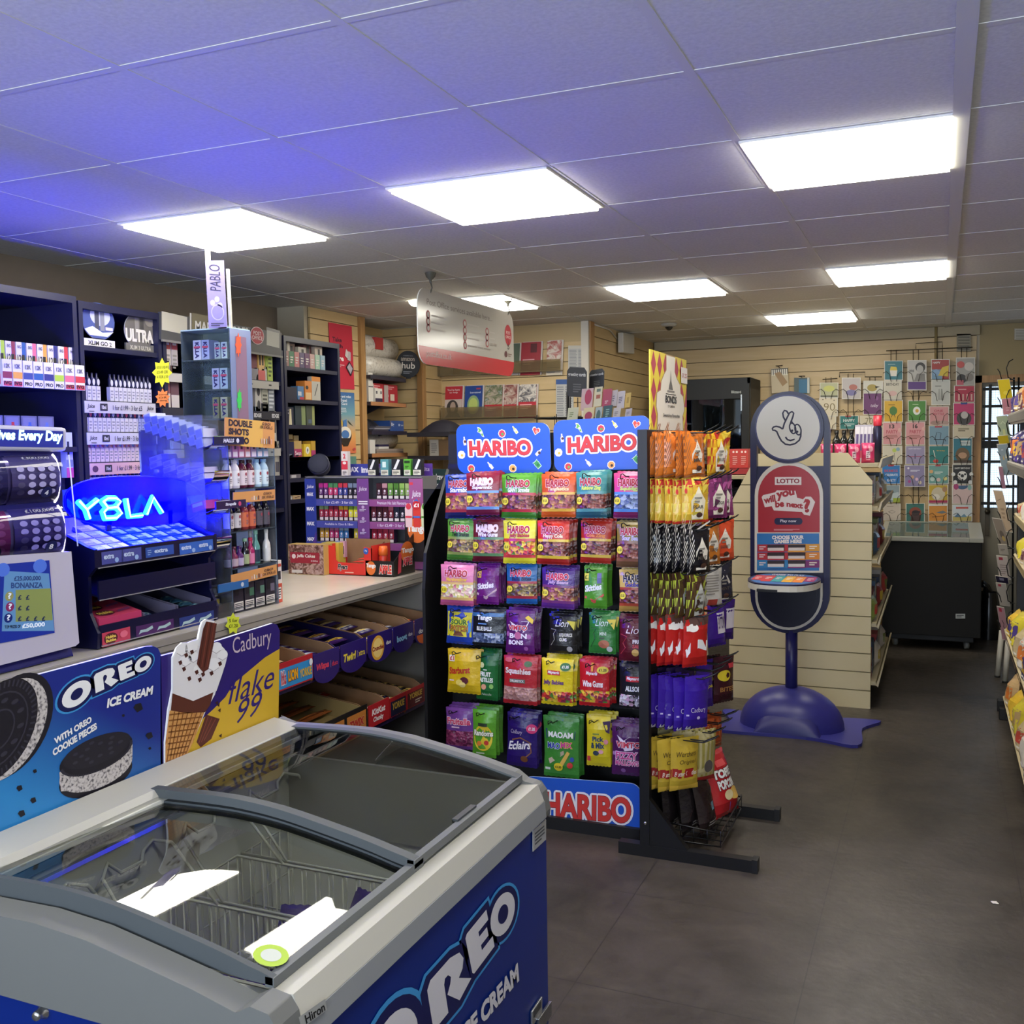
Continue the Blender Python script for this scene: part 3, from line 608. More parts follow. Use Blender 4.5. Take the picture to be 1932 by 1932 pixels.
for k in range(4): mb.stroke(Q, [(383 + k * 5.5, 1174), (370 + k * 5, 1258)], .0022, '#823f30' if k % 2 else '#3b1712', .0077)
blob(mb, [(388, 1348), (414, 1356), (398, 1394), (378, 1410), (370, 1400)], '#5b2a20', .001)
for k in range(3): mb.stroke(Q, [(392 + k * 7, 1352 + k * 2), (374 + k * 5, 1403 - k * 3)], .002, '#8a4636', .0013)
for x, y in ((411, 1330), (413, 1340), (415, 1388), (408, 1326)): blob(mb, [(x - 3, y), (x + 3, y - 4), (x + 2, y + 4)], '#3b1712', .001)
mb.text(fpx(bx, (442, 1243), (515, 1222), (436, 1204)), 0, 0, 1, 1, 'Cadbury', '#c9b6c4', l=.001, bold=.0, sh=.25, rot=0)
mb.text(fpx(bx, (430, 1330), (516, 1296), (432, 1282)), 0, 0, 1, 1, 'flake', '#2b1a70', l=.001, bold=.0, sh=.25)
mb.text(fpx(bx, (446, 1366), (491, 1345), (450, 1322)), 0, 0, 1, 1, '99', '#2b1a70', l=.001, bold=.0, sh=.25)
mb.one('advertising_board', 'purple and yellow printed board with ice cream cone behind the freezer', 'advertising board', 'printed boards behind the freezer')
# ================================================================ COUNTER
ct = thing('shop_counter', 'grey shop counter with sloping open shelves of chocolate below a pale top', 'counter', (-2.6, 3.0, 0))
GRP = M('#8f8a82', .55)
mb = MB(); mb.box((-2.93, 1.2, 0), (-2.88, 4.72, .90), GRP); mb.box((-2.88, 1.2, 0), (-2.31, 2.86, .90), M('#4b4a50', .5))
for i in range(5): mb.box((-2.312, 1.3 + i * .31, .12), (-2.305, 1.3 + i * .31 + .29, .86), M('#5b5a60', .5))
mb.box((-2.88, 4.19, 0), (-2.235, 4.225, .90), GRP); mb.box((-2.88, 2.86, 0), (-2.235, 2.885, .90), GRP); mb.box((-2.88, 4.225, 0), (-2.31, 4.72, .90), GRP)
mb.box((-2.88, 2.885, 0), (-2.26, 4.19, .06), M('#3a3634')); mb.box((-2.88, 2.885, .06), (-2.87, 4.19, .90), M('#5a564f'))
mb.build('carcass', ct)
RAILP = M('#2a1c4e', .35)
SH = [(.655, .70), (.35, .40), (.075, .115)]   # shelf rails: bottom and top height at the front
for k, (za, zb) in enumerate(SH):
    mb = MB(); mb.prism([(-2.205, 2.886, za + .02), (-2.205, 2.886, za + .026), (-2.86, 2.886, za + .12), (-2.86, 2.886, za + .11)], (0, 1.303, 0), M('#77736c', .5))
    sh = mb.build('shelf', ct)
    mb = MB(); mb.box((-2.206, 2.886, za), (-2.198, 4.189, zb + .002), RAILP); mb.box((-2.200, 2.886, zb - .001), (-2.196, 4.189, zb + .004), M('#b9b6b0', .3))
    for i in range(4):
        y = 2.95 + i * .33 + .05 * k; P = face_e(y, y + .24, za, zb, -2.1975)
        mb.text(P, .02, .25, .42, .75, 'Cadbury', '#b9a9c6', bold=0, sh=.25); mb.text(P, .55, .3, .78, .7, '200', '#c9c2d2', bold=0); mb.rect(P, .84, .15, .9, .85, '#8a5a34')
    mb.build('price_rail', sh)
mb = MB(); TOP = noise_mat('pale_laminate', ['#d2cab9', '#dad3c4'], 5, .22)
mb.box((-2.96, 1.15, .912), (-2.285, 4.75, .95), TOP); mb.box((-2.285, 1.15, .906), (-2.27, 4.75, .95), M('#9b958c', .45)); mb.box((-2.30, 1.15, .895), (-2.276, 4.75, .911), M('#7b766e', .5)); mb.box((-2.2715, 1.15, .925), (-2.2688, 4.75, .9275), M('#4c4843'))
mb.one('worktop', 'long pale worktop with a grey double edge along the shop counter', 'worktop', bevel=.002)
mb = MB()
for px, py in ((455, 1160),): pass
# --- chocolate trays
CARD = noise_mat('brown_card', ['#8a6848', '#977453'], 12, .8)
def tray(px0, px1, pyr, k, h, name, lab, front, items, bars, lobe=False, wall=None, nb=8, n2=1, tall=.075):
    za, zb = SH[k]; y0, y1 = X(px0, pyr, -2.185).y, X(px1, pyr, -2.185).y; xf, xb = -2.19, -2.66; s = .09 / .655
    zf = zb - .012; zr = zf + (xf - xb) * s
    t = thing(name, lab, 'display tray', ((xf + xb) / 2, (y0 + y1) / 2, zf), 'card display trays under the counter')
    w = wall or CARD; mb = MB(); e = .004
    mb.prism([(xf, y0, zf), (xf, y0, zf + .004), (xb, y0, zr + .004), (xb, y0, zr)], (0, y1 - y0, 0), w)
    for y in (y0, y1 - e): mb.prism([(xf, y, zf), (xf, y, zf + h * .75), (xf - .05, y, zf + tall + .01), (xb, y, zr + tall), (xb, y, zr)], (0, e, 0), w)
    mb.prism([(xb, y0, zr), (xb, y0, zr + tall), (xb - .004, y0, zr + tall), (xb - .004, y0, zr)], (0, y1 - y0, 0), w); mb.build('box', t)
    mb = MB(); P = F((xf + .005, y0, zf - (.05 if lobe else .015)), (0, y1 - y0, 0), (0, 0, h + (.05 if lobe else .015)))
    if lobe:
        pts = [(0, 1), (0, .42)] + [(.5 - .5 * math.cos(i * math.pi / 12), .42 - .42 * math.sin(i * math.pi / 12)) for i in range(1, 12)] + [(1, .42), (1, 1)]
        mb.prism([P(a, b) for a, b in pts], -P.n * .004, M(front, .4))
    else: mb.obox(P.o, P.u, P.v, -P.n * .004, M(front, .4))
    mb.art(P, items); mb.build('front_panel', t)
    cw = (y1 - y0 - .012) / n2
    for c in range(n2):
        for i in range(nb):
            x = xf - .035 - i * .042; z = zf + (xf - x) * s + .03 + (.022 if i % 2 else 0) * (1 if bars[3] else 0)
            col, acc, grp, stk = bars[:4]; yy = y0 + .006 + c * cw
            if rnd.random() < bars[4]: continue
            PP = PF((x, yy + .002, z), (0, cw - .004, 0), V((-.034, 0, .034 * s)) , .012); mb = pouch(PP, col, (), [('r', .12, .3, .88, .75, acc), ('r', .2, .42, .7, .62, bars[5])], rough=.25, zig=False, back=0)
            mb.one('chocolate_bar', f'{bars[6]}, {ORD[i]} back in {bars[7]}' + ('' if n2 == 1 else f', {["near", "far"][c]} column'), 'chocolate bar', grp)
W_ = '#e8e4e8'
tray(523, 590, 1250, 0, .085, 'display_tray', 'card tray with red rim and bright blue front panel on the top shelf', '#b3202c', [('r', .02, .06, .98, .8, '#2f8fd0'), ('t', .08, .2, .22, .7, 'KitKat', '#c8202c', {'o': '#ffffff', 'bold': .03}), ('t', .28, .25, .55, .65, 'LION', '#f0b020', {'o': '#7a2a10', 'bold': .05}), ('t', .6, .22, .95, .55, 'YORKIE', '#e0b83c', {'bold': .03}), ('d', .93, .7, .05, .13, '#e8f0f4')], ('#d8b890', '#e0742c', 'chocolate bars in the blue-fronted tray', 0, .1, '#f0e0b0', 'cream and orange bar', 'the blue-fronted tray'))
LOBE = lambda t1, c1, t2, c2: [('t', .1, .42, .58, .68, t1, c1, {'bold': .04, 'sh': .2}), ('r', .63, .44, .645, .66, '#a08cc0'), ('t', .68, .46, .92, .62, t2, c2, {'bold': .01})]
PUR = '#2a1a6a'
tray(591, 640, 1225, 0, .075, 'display_tray', 'purple-fronted tray with red lettering beside the blue-fronted one', PUR, LOBE('Wispa', '#d8405c', 'duo', '#d8405c'), ('#2b1650', '#7d86a8', 'bars in the red-lettered purple tray', 0, .05, '#c8ccd8', 'dark purple bar with silver band', 'the red-lettered purple tray'), True)
tray(642, 691, 1208, 0, .075, 'display_tray', 'purple-fronted tray with yellow lettering, third on the top shelf', PUR, LOBE('Twirl', '#e8d040', 'xtra', '#e8d040'), ('#3a1a5a', '#d8b83c', 'bars in the yellow-lettered purple tray', 1, .05, '#5a2a1a', 'purple bar with yellow lettering', 'the yellow-lettered purple tray'), True, M('#1d1450', .4))
tray(694, 740, 1192, 0, .075, 'display_tray', 'purple-fronted tray with a round gold emblem', PUR, [('d', .38, .5, .26, .42, '#e0a83c'), ('d', .38, .5, .2, .33, '#f0d080'), ('t', .15, .42, .62, .58, 'Crunchie', '#8a2a1a', {'bold': .05}), ('t', .72, .5, .92, .64, 'duo', W_)], ('#2b1a60', '#e4e0e4', 'bars in the gold-emblem tray', 1, .05, '#e8c850', 'purple bar with white patches', 'the gold-emblem tray'), True)
tray(742, 780, 1178, 0, .075, 'display_tray', 'purple-fronted tray with pale starburst lettering', PUR, [('t', .15, .42, .65, .65, 'boost', '#8fc0e8', {'bold': .06, 'o': '#101040'}), ('t', .72, .5, .92, .64, 'duo', W_)], ('#1f1a4a', '#cfd0dc', 'bars in the starburst tray', 0, .3, '#30306a', 'navy bar with white lettering', 'the starburst tray'), True)
tray(783, 815, 1165, 0, .075, 'display_tray', 'purple-fronted tray with orange half disc, last on the top shelf', PUR, [('d', .5, .4, .42, .36, '#d8642c', 20, math.pi, 2 * math.pi), ('t', .18, .45, .8, .62, 'double', W_, {'bold': .04})], ('#4a1c50', '#d85a30', 'bars in the orange half-disc tray', 0, .05, '#e0d0d8', 'maroon and orange bar', 'the orange half-disc tray'), True)
tray(521, 606, 1348, 1, .05, 'display_tray', 'dark tray of stacked black and red bars on the middle shelf', '#2a1812', [], ('#2a1512', '#3a1c14', 'black and red bars on the middle shelf', 1, .05, '#b03024', 'black bar with red lettering', 'the dark middle-shelf tray'), False, M('#5d3c28', .7), 8, 2)
tray(608, 693, 1335, 1, .095, 'display_tray', 'black-fronted tray with two orange panels', '#1d1a18', [('r', .05, .05, .46, .82, '#c07a34'), ('r', .52, .05, .96, .82, '#c07a34'), ('t', .1, .3, .42, .62, 'TWIX', '#b02c24', {'bold': .06, 'sh': .1, 'o': '#e8d0a0', 'ow': .02}), ('t', .57, .3, .91, .62, 'TWIX', '#b02c24', {'bold': .06, 'sh': .1, 'o': '#e8d0a0', 'ow': .02})], ('#8a4a22', '#6a3216', 'brown bars in the orange-panelled tray', 0, .3, '#a8642c', 'brown and gold bar', 'the orange-panelled tray'), False, M('#a08a58', .7))
tray(695, 734, 1312, 1, .08, 'display_tray', 'red-fronted tray with white lettering, almost empty', '#b3242c', [('t', .14, .5, .8, .78, 'KitKat', '#f0e8e8', {'bold': .04, 'sh': .15}), ('t', .2, .14, .7, .42, 'Chunky', '#f0e8e8', {'bold': .04, 'sh': .15})], ('#a03028', '#c04038', 'bars in the white-lettered red tray', 0, .85, '#e8d0d0', 'red bar', 'the white-lettered red tray'), False, None, 7)
tray(735, 766, 1296, 1, .07, 'display_tray', 'navy-fronted tray with gold lettering in a red rim', '#b3242c', [('r', .04, .03, .96, .8, '#1a1838'), ('t', .14, .35, .88, .7, 'YORKIE', '#d8b048', {'bold': .03, 'sh': .15})], ('#1d2048', '#c8a040', 'navy bars in the gold-lettered tray', 0, .15, '#dcdce4', 'navy bar with pale lettering', 'the navy gold-lettered tray'))
tray(767, 800, 1280, 1, .07, 'display_tray', 'dark red tray with gold lettering at the end of the middle shelf', '#b3242c', [('r', .04, .03, .96, .8, '#561420'), ('t', .14, .45, .88, .75, 'YORKIE', '#d8b048', {'bold': .03, 'sh': .15}), ('l', .45, .12, .85, .36, 2, '#d8c8b8')], ('#17181c', '#d0b050', 'black and gold bars at the shelf end', 0, .1, '#101010', 'black bar with gold lettering', 'the dark red end tray'))
tray(735, 800, 1372, 2, .05, 'display_tray', 'brown card tray of blue packets on the lowest shelf', '#6a4c34', [], ('#1c3a9c', '#e4e8f0', 'blue packets on the lowest shelf', 1, .05, '#1c2a6c', 'blue packet with white lettering', 'the lowest tray'), False, None, 6, 2)
# ================================================================ SCRATCHCARD DISPENSER
sd = thing('scratchcard_dispenser', 'tall blue scratchcard dispenser with lit white header and screen on the counter', 'dispenser', (-2.55, 1.80, .95))
BLU, DBL = M('#1c2f9c', .4), M('#12166a', .35)
DX = ('x', -2.33); Q = PXF(DX)
yR = 2.15
mb = MB(); mb.prism([(-2.84, 1.35, .952), (-2.325, 1.35, .952), (-2.34, 1.35, 1.0), (-2.34, 1.35, 1.62), (-2.84, 1.35, 1.62)], (0, yR - 1.35, 0), DBL); mb.build('housing', sd, bevel=.008)
mb = MB(); P = fpx(DX, (-200, 848), (121, 852), (-200, 794)); mb.obox(P.o - P.n * .02, P.u, P.v, P.n * .035, M('#d6d4e6', .35)); hd = mb.build('header_sign', sd, bevel=.012, seg=3)
mb = MB(); P.o += P.n * .0155; mb.rect(P, .02, .16, .965, .84, '#1b2fae', .0004)
mb.text(fpx(('x', -2.315), (-108, 834), (116, 838), (-106, 806)), 0, 0, 1, 1, 'Changing Lives Every Day', M('#c9fff4', .4, em=1.6), l=.002, bold=.04); mb.build('lettering', hd)
def drum(name, y0, y1, z0, z1, prints):
    mb = MB(); zc, r = (z0 + z1) / 2, (z1 - z0) / 2
    def pt(a, b, l=0.): t = math.pi * (b - .5) * .92; return V((-2.34 + (.028 + l) * math.cos(t) - .012, y0 + (y1 - y0) * a, zc + r * math.sin(t)))
    class D: sub = 5; n = V((1, 0, 0)); __call__ = lambda s, a, b, l=0.: pt(a, b, l)
    D = D(); mb.surf(lambda a, b: pt(a, b), 6, 10, '#8f86c4'); mb.art(D, prints); o = mb.build(name, sd)
    mb = MB(); mb.tube([pt(.985, i / 14, .003) for i in range(15)], .005, M('#fff6e4', .4, em=5.)); mb.tube([pt(.97 - .9 * i, .78, .008) for i in (0, 1)], .0022, M('#fff6e4', .4, em=3.)); mb.build('light_strip', o)
    mb = MB(); mb.surf(lambda a, b: pt(a, b, .016), 4, 10, glass('#f0f2ff', .03, 1.45, 'drum_cover')); mb.build('cover', o)
WL = '#c9c4ec'
def tk(a0, a1, num, bg, fg, prize): 
    m = (a0 + a1) / 2; w = a1 - a0
    it = [('r', a0, .05, a1, .95, bg), ('t', a0 + w * .3, .8, a1 - w * .12, .9, prize, '#e8e6f8', {'bold': .03})]
    for i in range(4):
        for j in range(4): it.append(('d', a0 + w * (.18 + .21 * i), .32 + .11 * j, w * .075, .04, fg))
    return it + [('d', a1 - w * .3, .3, w * .12, .09, '#141a58'), ('t', a1 - w * .34, .26, a1 - w * .26, .34, num, '#f4f4ff', {'bold': .04})]
y_ = lambda px, py: X(px, py, -2.33).y
drum('ticket_drum', 1.40, y_(112, 900), X(117, 948, -2.33).z, X(117, 856, -2.33).z, tk(.02, .48, '2', '#5550a0', '#7a74c0', '£100') + tk(.5, .75, '3', '#4a4690', '#6f6ab8', '£250') + tk(.76, .98, '4', '#8a80c8', '#b8b0e4', '£300,000'))
drum('ticket_drum', 1.40, y_(122, 1000), X(128, 1048, -2.33).z, X(122, 952, -2.33).z, tk(.02, .48, '6', '#6a4aa0', '#8f70c8', '£100') + tk(.5, .74, '7', '#a0308c', '#c860b4', '£500,000') + tk(.75, .98, '8', '#5a50b8', '#8c84d8', '£100,000'))
mb = MB(); mb.prism([Q(a, b, .004) for a, b in ((-230, 1062), (124, 1040), (139, 1212), (132, 1218), (-230, 1310))], (.018, 0, 0), M('#cfc9da', .35)); sp = mb.build('screen_surround', sd, bevel=.005)
mb = MB(); scr = [(-200, 1082), (93, 1057), (103, 1194), (-200, 1252)]
SCR = lambda h: M(h, .25, em=.35)
Q = PXF(('x', -2.3065)); blob(mb, scr, SCR('#1c2f8e'), .0003)
blob(mb, [(8, 1077), (92, 1082), (102, 1190), (3, 1191)], SCR('#5a86b4'), .0008); blob(mb, [(29, 1113), (95, 1110), (99, 1170), (29, 1173)], SCR('#7f8a50'), .0011)
for c in ((75, 1068), (5, 1075)): ell(mb, c, (13, -1), (0, 13), SCR('#4a6cc8'), .0010, 18)
for i, (c, col) in enumerate((((17, 1125), '#8a8a5a'), ((18, 1145), '#7a2a5a'), ((15, 1166), '#1a2a6a'))):
    ell(mb, c, (8, -1), (0, 9), SCR(col), .0013, 16); mb.text(fpx(('x', -2.3065), (c[0] - 3, c[1] + 5), (c[0] + 4, c[1] + 4), (c[0] - 3, c[1] - 6)), 0, 0, 1, 1, '?', SCR('#d8e0f0'), .0018)
for j in range(3):
    for i in range(4):
        if (j, i) in ((0, 2), (0, 3), (1, 2), (1, 3)): continue
        x, y = 33 + i * 15, 1128 + j * 20; mb.text(fpx(('x', -2.3065), (x, y + 4), (x + 7, y + 3.5), (x, y - 5)), 0, 0, 1, 1, '£', SCR('#26304e'), .0016, bold=.05)
mb.text(fpx(('x', -2.3065), (26, 1097), (76, 1096), (26, 1087)), 0, 0, 1, 1, '£25,000,000', SCR('#28386a'), .0016)
mb.text(fpx(('x', -2.3065), (20, 1110), (80, 1109), (20, 1099)), 0, 0, 1, 1, 'BONANZA', SCR('#30487a'), .0016, bold=.03)
mb.text(fpx(('x', -2.3065), (41, 1187), (84, 1183), (41, 1177)), 0, 0, 1, 1, '£50,000', SCR('#dce6f4'), .0016, bold=.04)
mb.text(fpx(('x', -2.3065), (8, 1186), (38, 1184.5), (8, 1180)), 0, 0, 1, 1, 'TOP PRIZES OF', SCR('#141a30'), .0016, bold=.03)
mb.build('screen', sp)
mb = MB(); mb.tube([Q(120, 858, .02), Q(137, 1030, .02)], .0018, M('#d0d4f0', .2, em=.2)); mb.build('edge_trim', sd)
# ================================================================ GUM RACK
gr = thing('gum_rack', 'black three-tier counter rack filled with blue gum packs below the neon sign', 'rack', (-2.45, 2.53, .95))
BK = M('#0f1136', .3)  # black plastic with the neon sign's blue glow tinted into its colour
gy0, gy1 = 2.262, 2.79
mb = MB()
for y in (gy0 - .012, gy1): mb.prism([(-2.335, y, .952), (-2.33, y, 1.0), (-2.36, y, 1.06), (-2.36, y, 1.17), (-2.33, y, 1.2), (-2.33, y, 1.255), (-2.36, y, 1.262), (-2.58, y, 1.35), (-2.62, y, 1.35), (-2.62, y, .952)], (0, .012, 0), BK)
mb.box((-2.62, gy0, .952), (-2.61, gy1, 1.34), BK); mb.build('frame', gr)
def tier(z0, z1, xb, zb):
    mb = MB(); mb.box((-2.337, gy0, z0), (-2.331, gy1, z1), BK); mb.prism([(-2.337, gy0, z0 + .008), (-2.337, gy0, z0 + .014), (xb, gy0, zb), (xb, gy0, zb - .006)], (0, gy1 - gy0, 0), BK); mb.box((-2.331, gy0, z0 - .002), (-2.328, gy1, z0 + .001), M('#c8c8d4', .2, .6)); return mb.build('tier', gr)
t1 = tier(1.198, 1.252, -2.60, 1.335); tier(1.10, 1.158, -2.60, 1.17); t3 = tier(.960, 1.022, -2.60, 1.06)
def label(t, px, items, bg):
    mb = MB(); P = fpx(('x', -2.3305), *px); mb.rect(P, 0, 0, 1, 1, bg, .0006); mb.art(P, items, .0012); mb.build('price_label', t)
EX = lambda a, b: [('t', a, .4, b, .78, 'extra', '#c8d8f8', {'bold': .04}), ('d', b + .06, .25, .05, .2, '#9ab8e8')]
label(t1, ((192, 1066), (267, 1055), (191, 1042)), EX(.05, .3) + EX(.54, .8) + [('r', .49, 0, .505, 1, '#1a2050')], '#4a4f9c'); label(t1, ((275, 1053), (328, 1045), (274, 1034)), [('t', .3, .35, .78, .75, 'extra', '#c8d8f8', {'bold': .04}), ('l', .06, .2, .2, .8, 3, '#8fb0e0')], '#2a50a8'); label(t1, ((339, 1047), (402, 1037), (338, 1026)), EX(.05, .34) + EX(.56, .84), '#2f62c0')
AW = lambda a: ('p', [(a, .25), (a + .05, .6), (a + .2, .6), (a + .36, .8), (a + .38, .55), (a + .22, .35), (a + .08, .38)], '#a9c4c8')
label(t3, ((193, 1222), (246, 1208), (192, 1195)), [('d', .3, .5, .24, .4, '#5a1a2a'), ('t', .12, .52, .48, .74, 'Hubba', '#f0d060', {'bold': .05}), ('t', .12, .28, .48, .48, 'Bubba', '#f0d060', {'bold': .05}), ('d', .75, .6, .14, .24, '#e87088')], '#c8405c'); label(t3, ((257, 1204), (328, 1188), (256, 1182)), [AW(.06), AW(.54)], '#4a2060'); label(t3, ((339, 1188), (404, 1172), (338, 1166)), [AW(.06), AW(.54)], '#22357c')
# gum packs on the sloping top tier
o0, uu, vv = V((-2.345, gy0 + .02, 1.232)), V((0, 1, 0)), V((-.25, 0, .094)).normalized(); nn = uu.cross(vv)
for gname, a0, n, rows, col, lt, lab in (('silver', .005, 2, 4, '#a9a4cc', '#e4e0f4', 'silver-white gum pack'), ('blue', .155, 5, 5, '#2452c4', '#a8c4f4', 'blue gum pack')):
    for i in range(n):
        for j in range(rows):
            if gname == 'silver' and j == 3 and i == 0: continue
            P = F(o0 + uu * (a0 + i * .069) + vv * (.004 + j * .05) + nn * .012, uu * .064, vv * .044); mb = MB(); mb.obox(P.o, P.u, P.v, -P.n * .012, M(col, .3)); mb.art(P, [('r', .6, .08, .96, .92, lt), ('t', .06, .35, .55, .7, 'extra', lt, {'bold': .04})])
            mb.one('gum_pack', f'{lab}, {ORD[j]} up the slope, {ORD[i]} column of the top tier', 'gum pack', f'{gname} gum packs on the top tier', bevel=.002)
# lower tier: boxes and compartments
pk = carton('sweet_box', 'pink bubble gum box with yellow lettering on the lowest rack tier', 'box', F((-2.345, gy0 + .01, .985), (0, .175, 0), (0, 0, .055)), .21, '#c8406c', [('r', .02, .05, .98, .4, '#a82848')], None, None, None, .3, 0)
mb = MB(); P = F((-2.346, gy0 + .012, 1.042), (0, .17, 0), (-.205, 0, .05)); mb.obox(P.o - P.n * .004, P.u, P.v, P.n * .003, M('#d0486c', .25))
for j in range(4): mb.art(F(P.o, P.u, P.v), [('d', .3, .14 + j * .24, .2, .1, '#5a1a2c'), ('t', .14, .1 + j * .24, .46, .19 + j * .24, 'Hubba', '#f0d060', {'bold': .05}), ('p', [(.55, .08 + j * .24), (.9, .12 + j * .24), (.95, .2 + j * .24), (.6, .15 + j * .24)], '#8a3a70')])
mb.build('box_lid', None).parent = pk; bpy.data.objects['box_lid'].location = V(bpy.data.objects['box_lid'].location) - V(pk.location)
for k, (a, b_, lab, n) in enumerate(((.195, .34, 'half-empty grey card tray of dark blue gum packets on the lowest tier', 4), (.35, .515, 'fuller grey card tray of teal gum packets on the lowest tier', 9))):
    y0, y1 = gy0 + a, gy0 + b_; z = lambda x: .985 + (-2.345 - x) * .16
    mb = MB(); GC = M('#6f6a86', .7); x0, x1 = -2.345, -2.575
    mb.prism([(x0, y0, z(x0)), (x0, y0, z(x0) + .004), (x1, y0, z(x1) + .004), (x1, y0, z(x1))], (0, y1 - y0, 0), GC)
    for y in (y0, y1 - .003): mb.prism([(x0, y, z(x0)), (x0, y, z(x0) + .045), (x1, y, z(x1) + .055), (x1, y, z(x1))], (0, .003, 0), GC)
    mb.prism([(x1, y0, z(x1)), (x1, y0, z(x1) + .055), (x1 - .003, y0, z(x1) + .055), (x1 - .003, y0, z(x1))], (0, y1 - y0, 0), GC)
    mb.one('card_tray', lab, 'tray', 'grey card trays on the lowest tier')
    for i in range(n):
        c, r_ = i % 2, i // 2; x = x0 - .02 - r_ * .042; yy = y0 + .012 + c * .07
        if k == 0: c, r_ = 0, i; x = x0 - .012 - i * .028; yy = y0 + .02
        P = PF((x, yy, z(x) + .010 + (.006 if i % 2 else 0)), (.004, .062, 0), V((-.026, .004, .005)), .008); cl = '#24406e' if k == 0 else '#2a5a78'
        pouch(P, cl, (), [('p', [(.05, .3), (.2, .7), (.6, .6), (.95, .85), (.9, .45), (.5, .3)], '#7fb0b4')], zig=False, back=0).one('gum_packet', f'{"dark blue" if k == 0 else "teal"} gum packet, {ORD[i]} from the front of its grey tray', 'gum packet', ('dark blue', 'teal')[k] + ' packets in the grey trays')
# ================================================================ NEON SIGN
ns = thing('neon_sign', 'glowing cyan neon sign on a dark oval panel over the gum rack', 'neon sign', (-2.47, 2.6, 1.2))
Q = PXF(('x', -2.45)); mb = MB(); c, rx, rz = (262, 946), 128, 46
ov = [(c[0] + rx * math.copysign(abs(math.cos(t)) ** .8, math.cos(t)), c[1] + rz * math.copysign(abs(math.sin(t)) ** .8, math.sin(t))) for t in [2 * math.pi * i / 48 for i in range(48)]]
mb.prism([Q(a, b, -.03) for a, b in ov], (.012, 0, 0), M('#0000ff', .12, em=PANEL_BLUE)); mb.build('oval_panel', ns)
mb = MB()
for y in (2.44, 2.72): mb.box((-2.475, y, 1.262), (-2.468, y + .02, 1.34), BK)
mb.build('stand', ns)
NEO = M('#3ff5e6', .4, em=1.45); NEC = M('#c8fff8', .4, em=3.)
mb = MB(); lt = [[(144, 946), (158, 961), (164, 979)], [(180, 943), (158, 961)], [(189, 946), (198, 940), (214, 940), (222, 946), (214, 957), (198, 958), (189, 946)], [(198, 958), (190, 966), (194, 978), (214, 977), (224, 968), (216, 957)], [(234, 941), (240, 975), (264, 972)], [(272, 970), (284, 938), (302, 967)]]
for l in lt: mb.tube([Q(a, b, .006) for a, b in l], .0095, NEO, 8)
mb.build('tube_lettering', ns)
mb = MB()
for l in lt: mb.tube([Q(a, b, .013) for a, b in l], .0035, NEC, 6)
mb.build('bright_core', ns)
BLED = M('#0000ff', .4, em=BLUE_POWER); mb = MB()
mb.tube([Q(a, b, -.024) for a, b in [(c[0] + (p - c[0]) * 1.01, c[1] + (q - c[1]) * 1.02) for p, q in ov]], .0032, BLED, 5, True); mb.build('blue_light_edge', ns)
# ================================================================ GOODS ON THE WORKTOP
WZ = .951
def bottle(name, lab, grp, c, h, r, body, cap, lbl=None, neck=.36, sh=.62, lz=(.12, .5), txt=None, glassy=True, cat='bottle', n=14):
    t = thing(name, lab, cat, c, grp); c = V(c); bm = body if not isinstance(body, str) else M(body, .08 if glassy else .35, coat=.5 if glassy else 0)
    pr = [(0, 0), (r * .92, 0), (r, h * .03), (r, h * sh), (r * .86, h * (sh + .08)), (r * neck, h * (sh + .2)), (r * neck, h * .9)]
    mb = MB(); mb.lathe(pr, c, bm, n); mb.build('glass_body', t)
    mb = MB(); mb.lathe([(r * neck * 1.12, h * .88), (r * neck * 1.18, h * .89), (r * neck * 1.18, h), (0, h)], c, M(cap, .35), 10); mb.build('cap', t)
    if lbl:
        mb = MB(); mb.lathe([(r * 1.012, h * lz[0]), (r * 1.012, h * lz[1])], c, M(lbl, .5), n)
        class D: sub = 2; n = V((1, 0, 0)); __call__ = lambda s, a, b, l=0.: c + V((math.cos((a - .5) * 1.6) * (r * 1.015 + l), math.sin((a - .5) * 1.6) * (r * 1.015 + l), h * (lz[0] + (lz[1] - lz[0]) * b)))
        if txt: mb.art(D(), txt)
        mb.build('label', t)
    return t
# --- clear tower of small spirit bottles
tw = thing('acrylic_display', 'clear acrylic tower of small spirit bottles with an orange header card', 'display case', (-2.47, 3.04, WZ))
ty0, ty1, tx0, tx1 = 2.905, 3.178, -2.55, -2.352
zz = lambda py, px=470: X(px, py, -2.352).z
A_ = ACR(); mb = MB()
for y in (ty0, ty1 - .004): mb.box((tx0, y, WZ), (tx1, y + .004, 1.60), A_)
mb.box((tx0, ty0, WZ), (tx0 + .004, ty1, 1.66), A_)
for pz in (1142, 1068, 1000, 921, 863): mb.box((tx0, ty0 + .004, zz(pz) - .004), (tx1, ty1 - .004, zz(pz)), A_)
mb.build('clear_case', tw)
mb = MB(); ED = M('#9fb0c8', .2)
mb.box((tx1 - .003, ty1 - .003, WZ), (tx1, ty1, 1.60), ED); mb.box((tx1 - .003, ty0, WZ), (tx1, ty0 + .003, 1.60), ED)
for pz in (1068, 1000, 921, 863): mb.box((tx1 - .002, ty0, zz(pz) - .004), (tx1, ty1, zz(pz)), ED)
mb.build('edge_trim', tw)
def strip(name, px, items):
    mb = MB(); P = fpx(('x', -2.349), *px); mb.obox(P.o, P.u, P.v, -P.n * .002, M('#d99a5c', .5)); mb.art(P, items); mb.build(name, tw)
MINI = [('r', .42 + .05 * i, .15, .445 + .05 * i, .45 + .1 * (i % 2), c) for i, c in enumerate(('#c8a8a0', '#e8d8d0', '#9ab0b8', '#5a3040', '#d8a8a0'))]
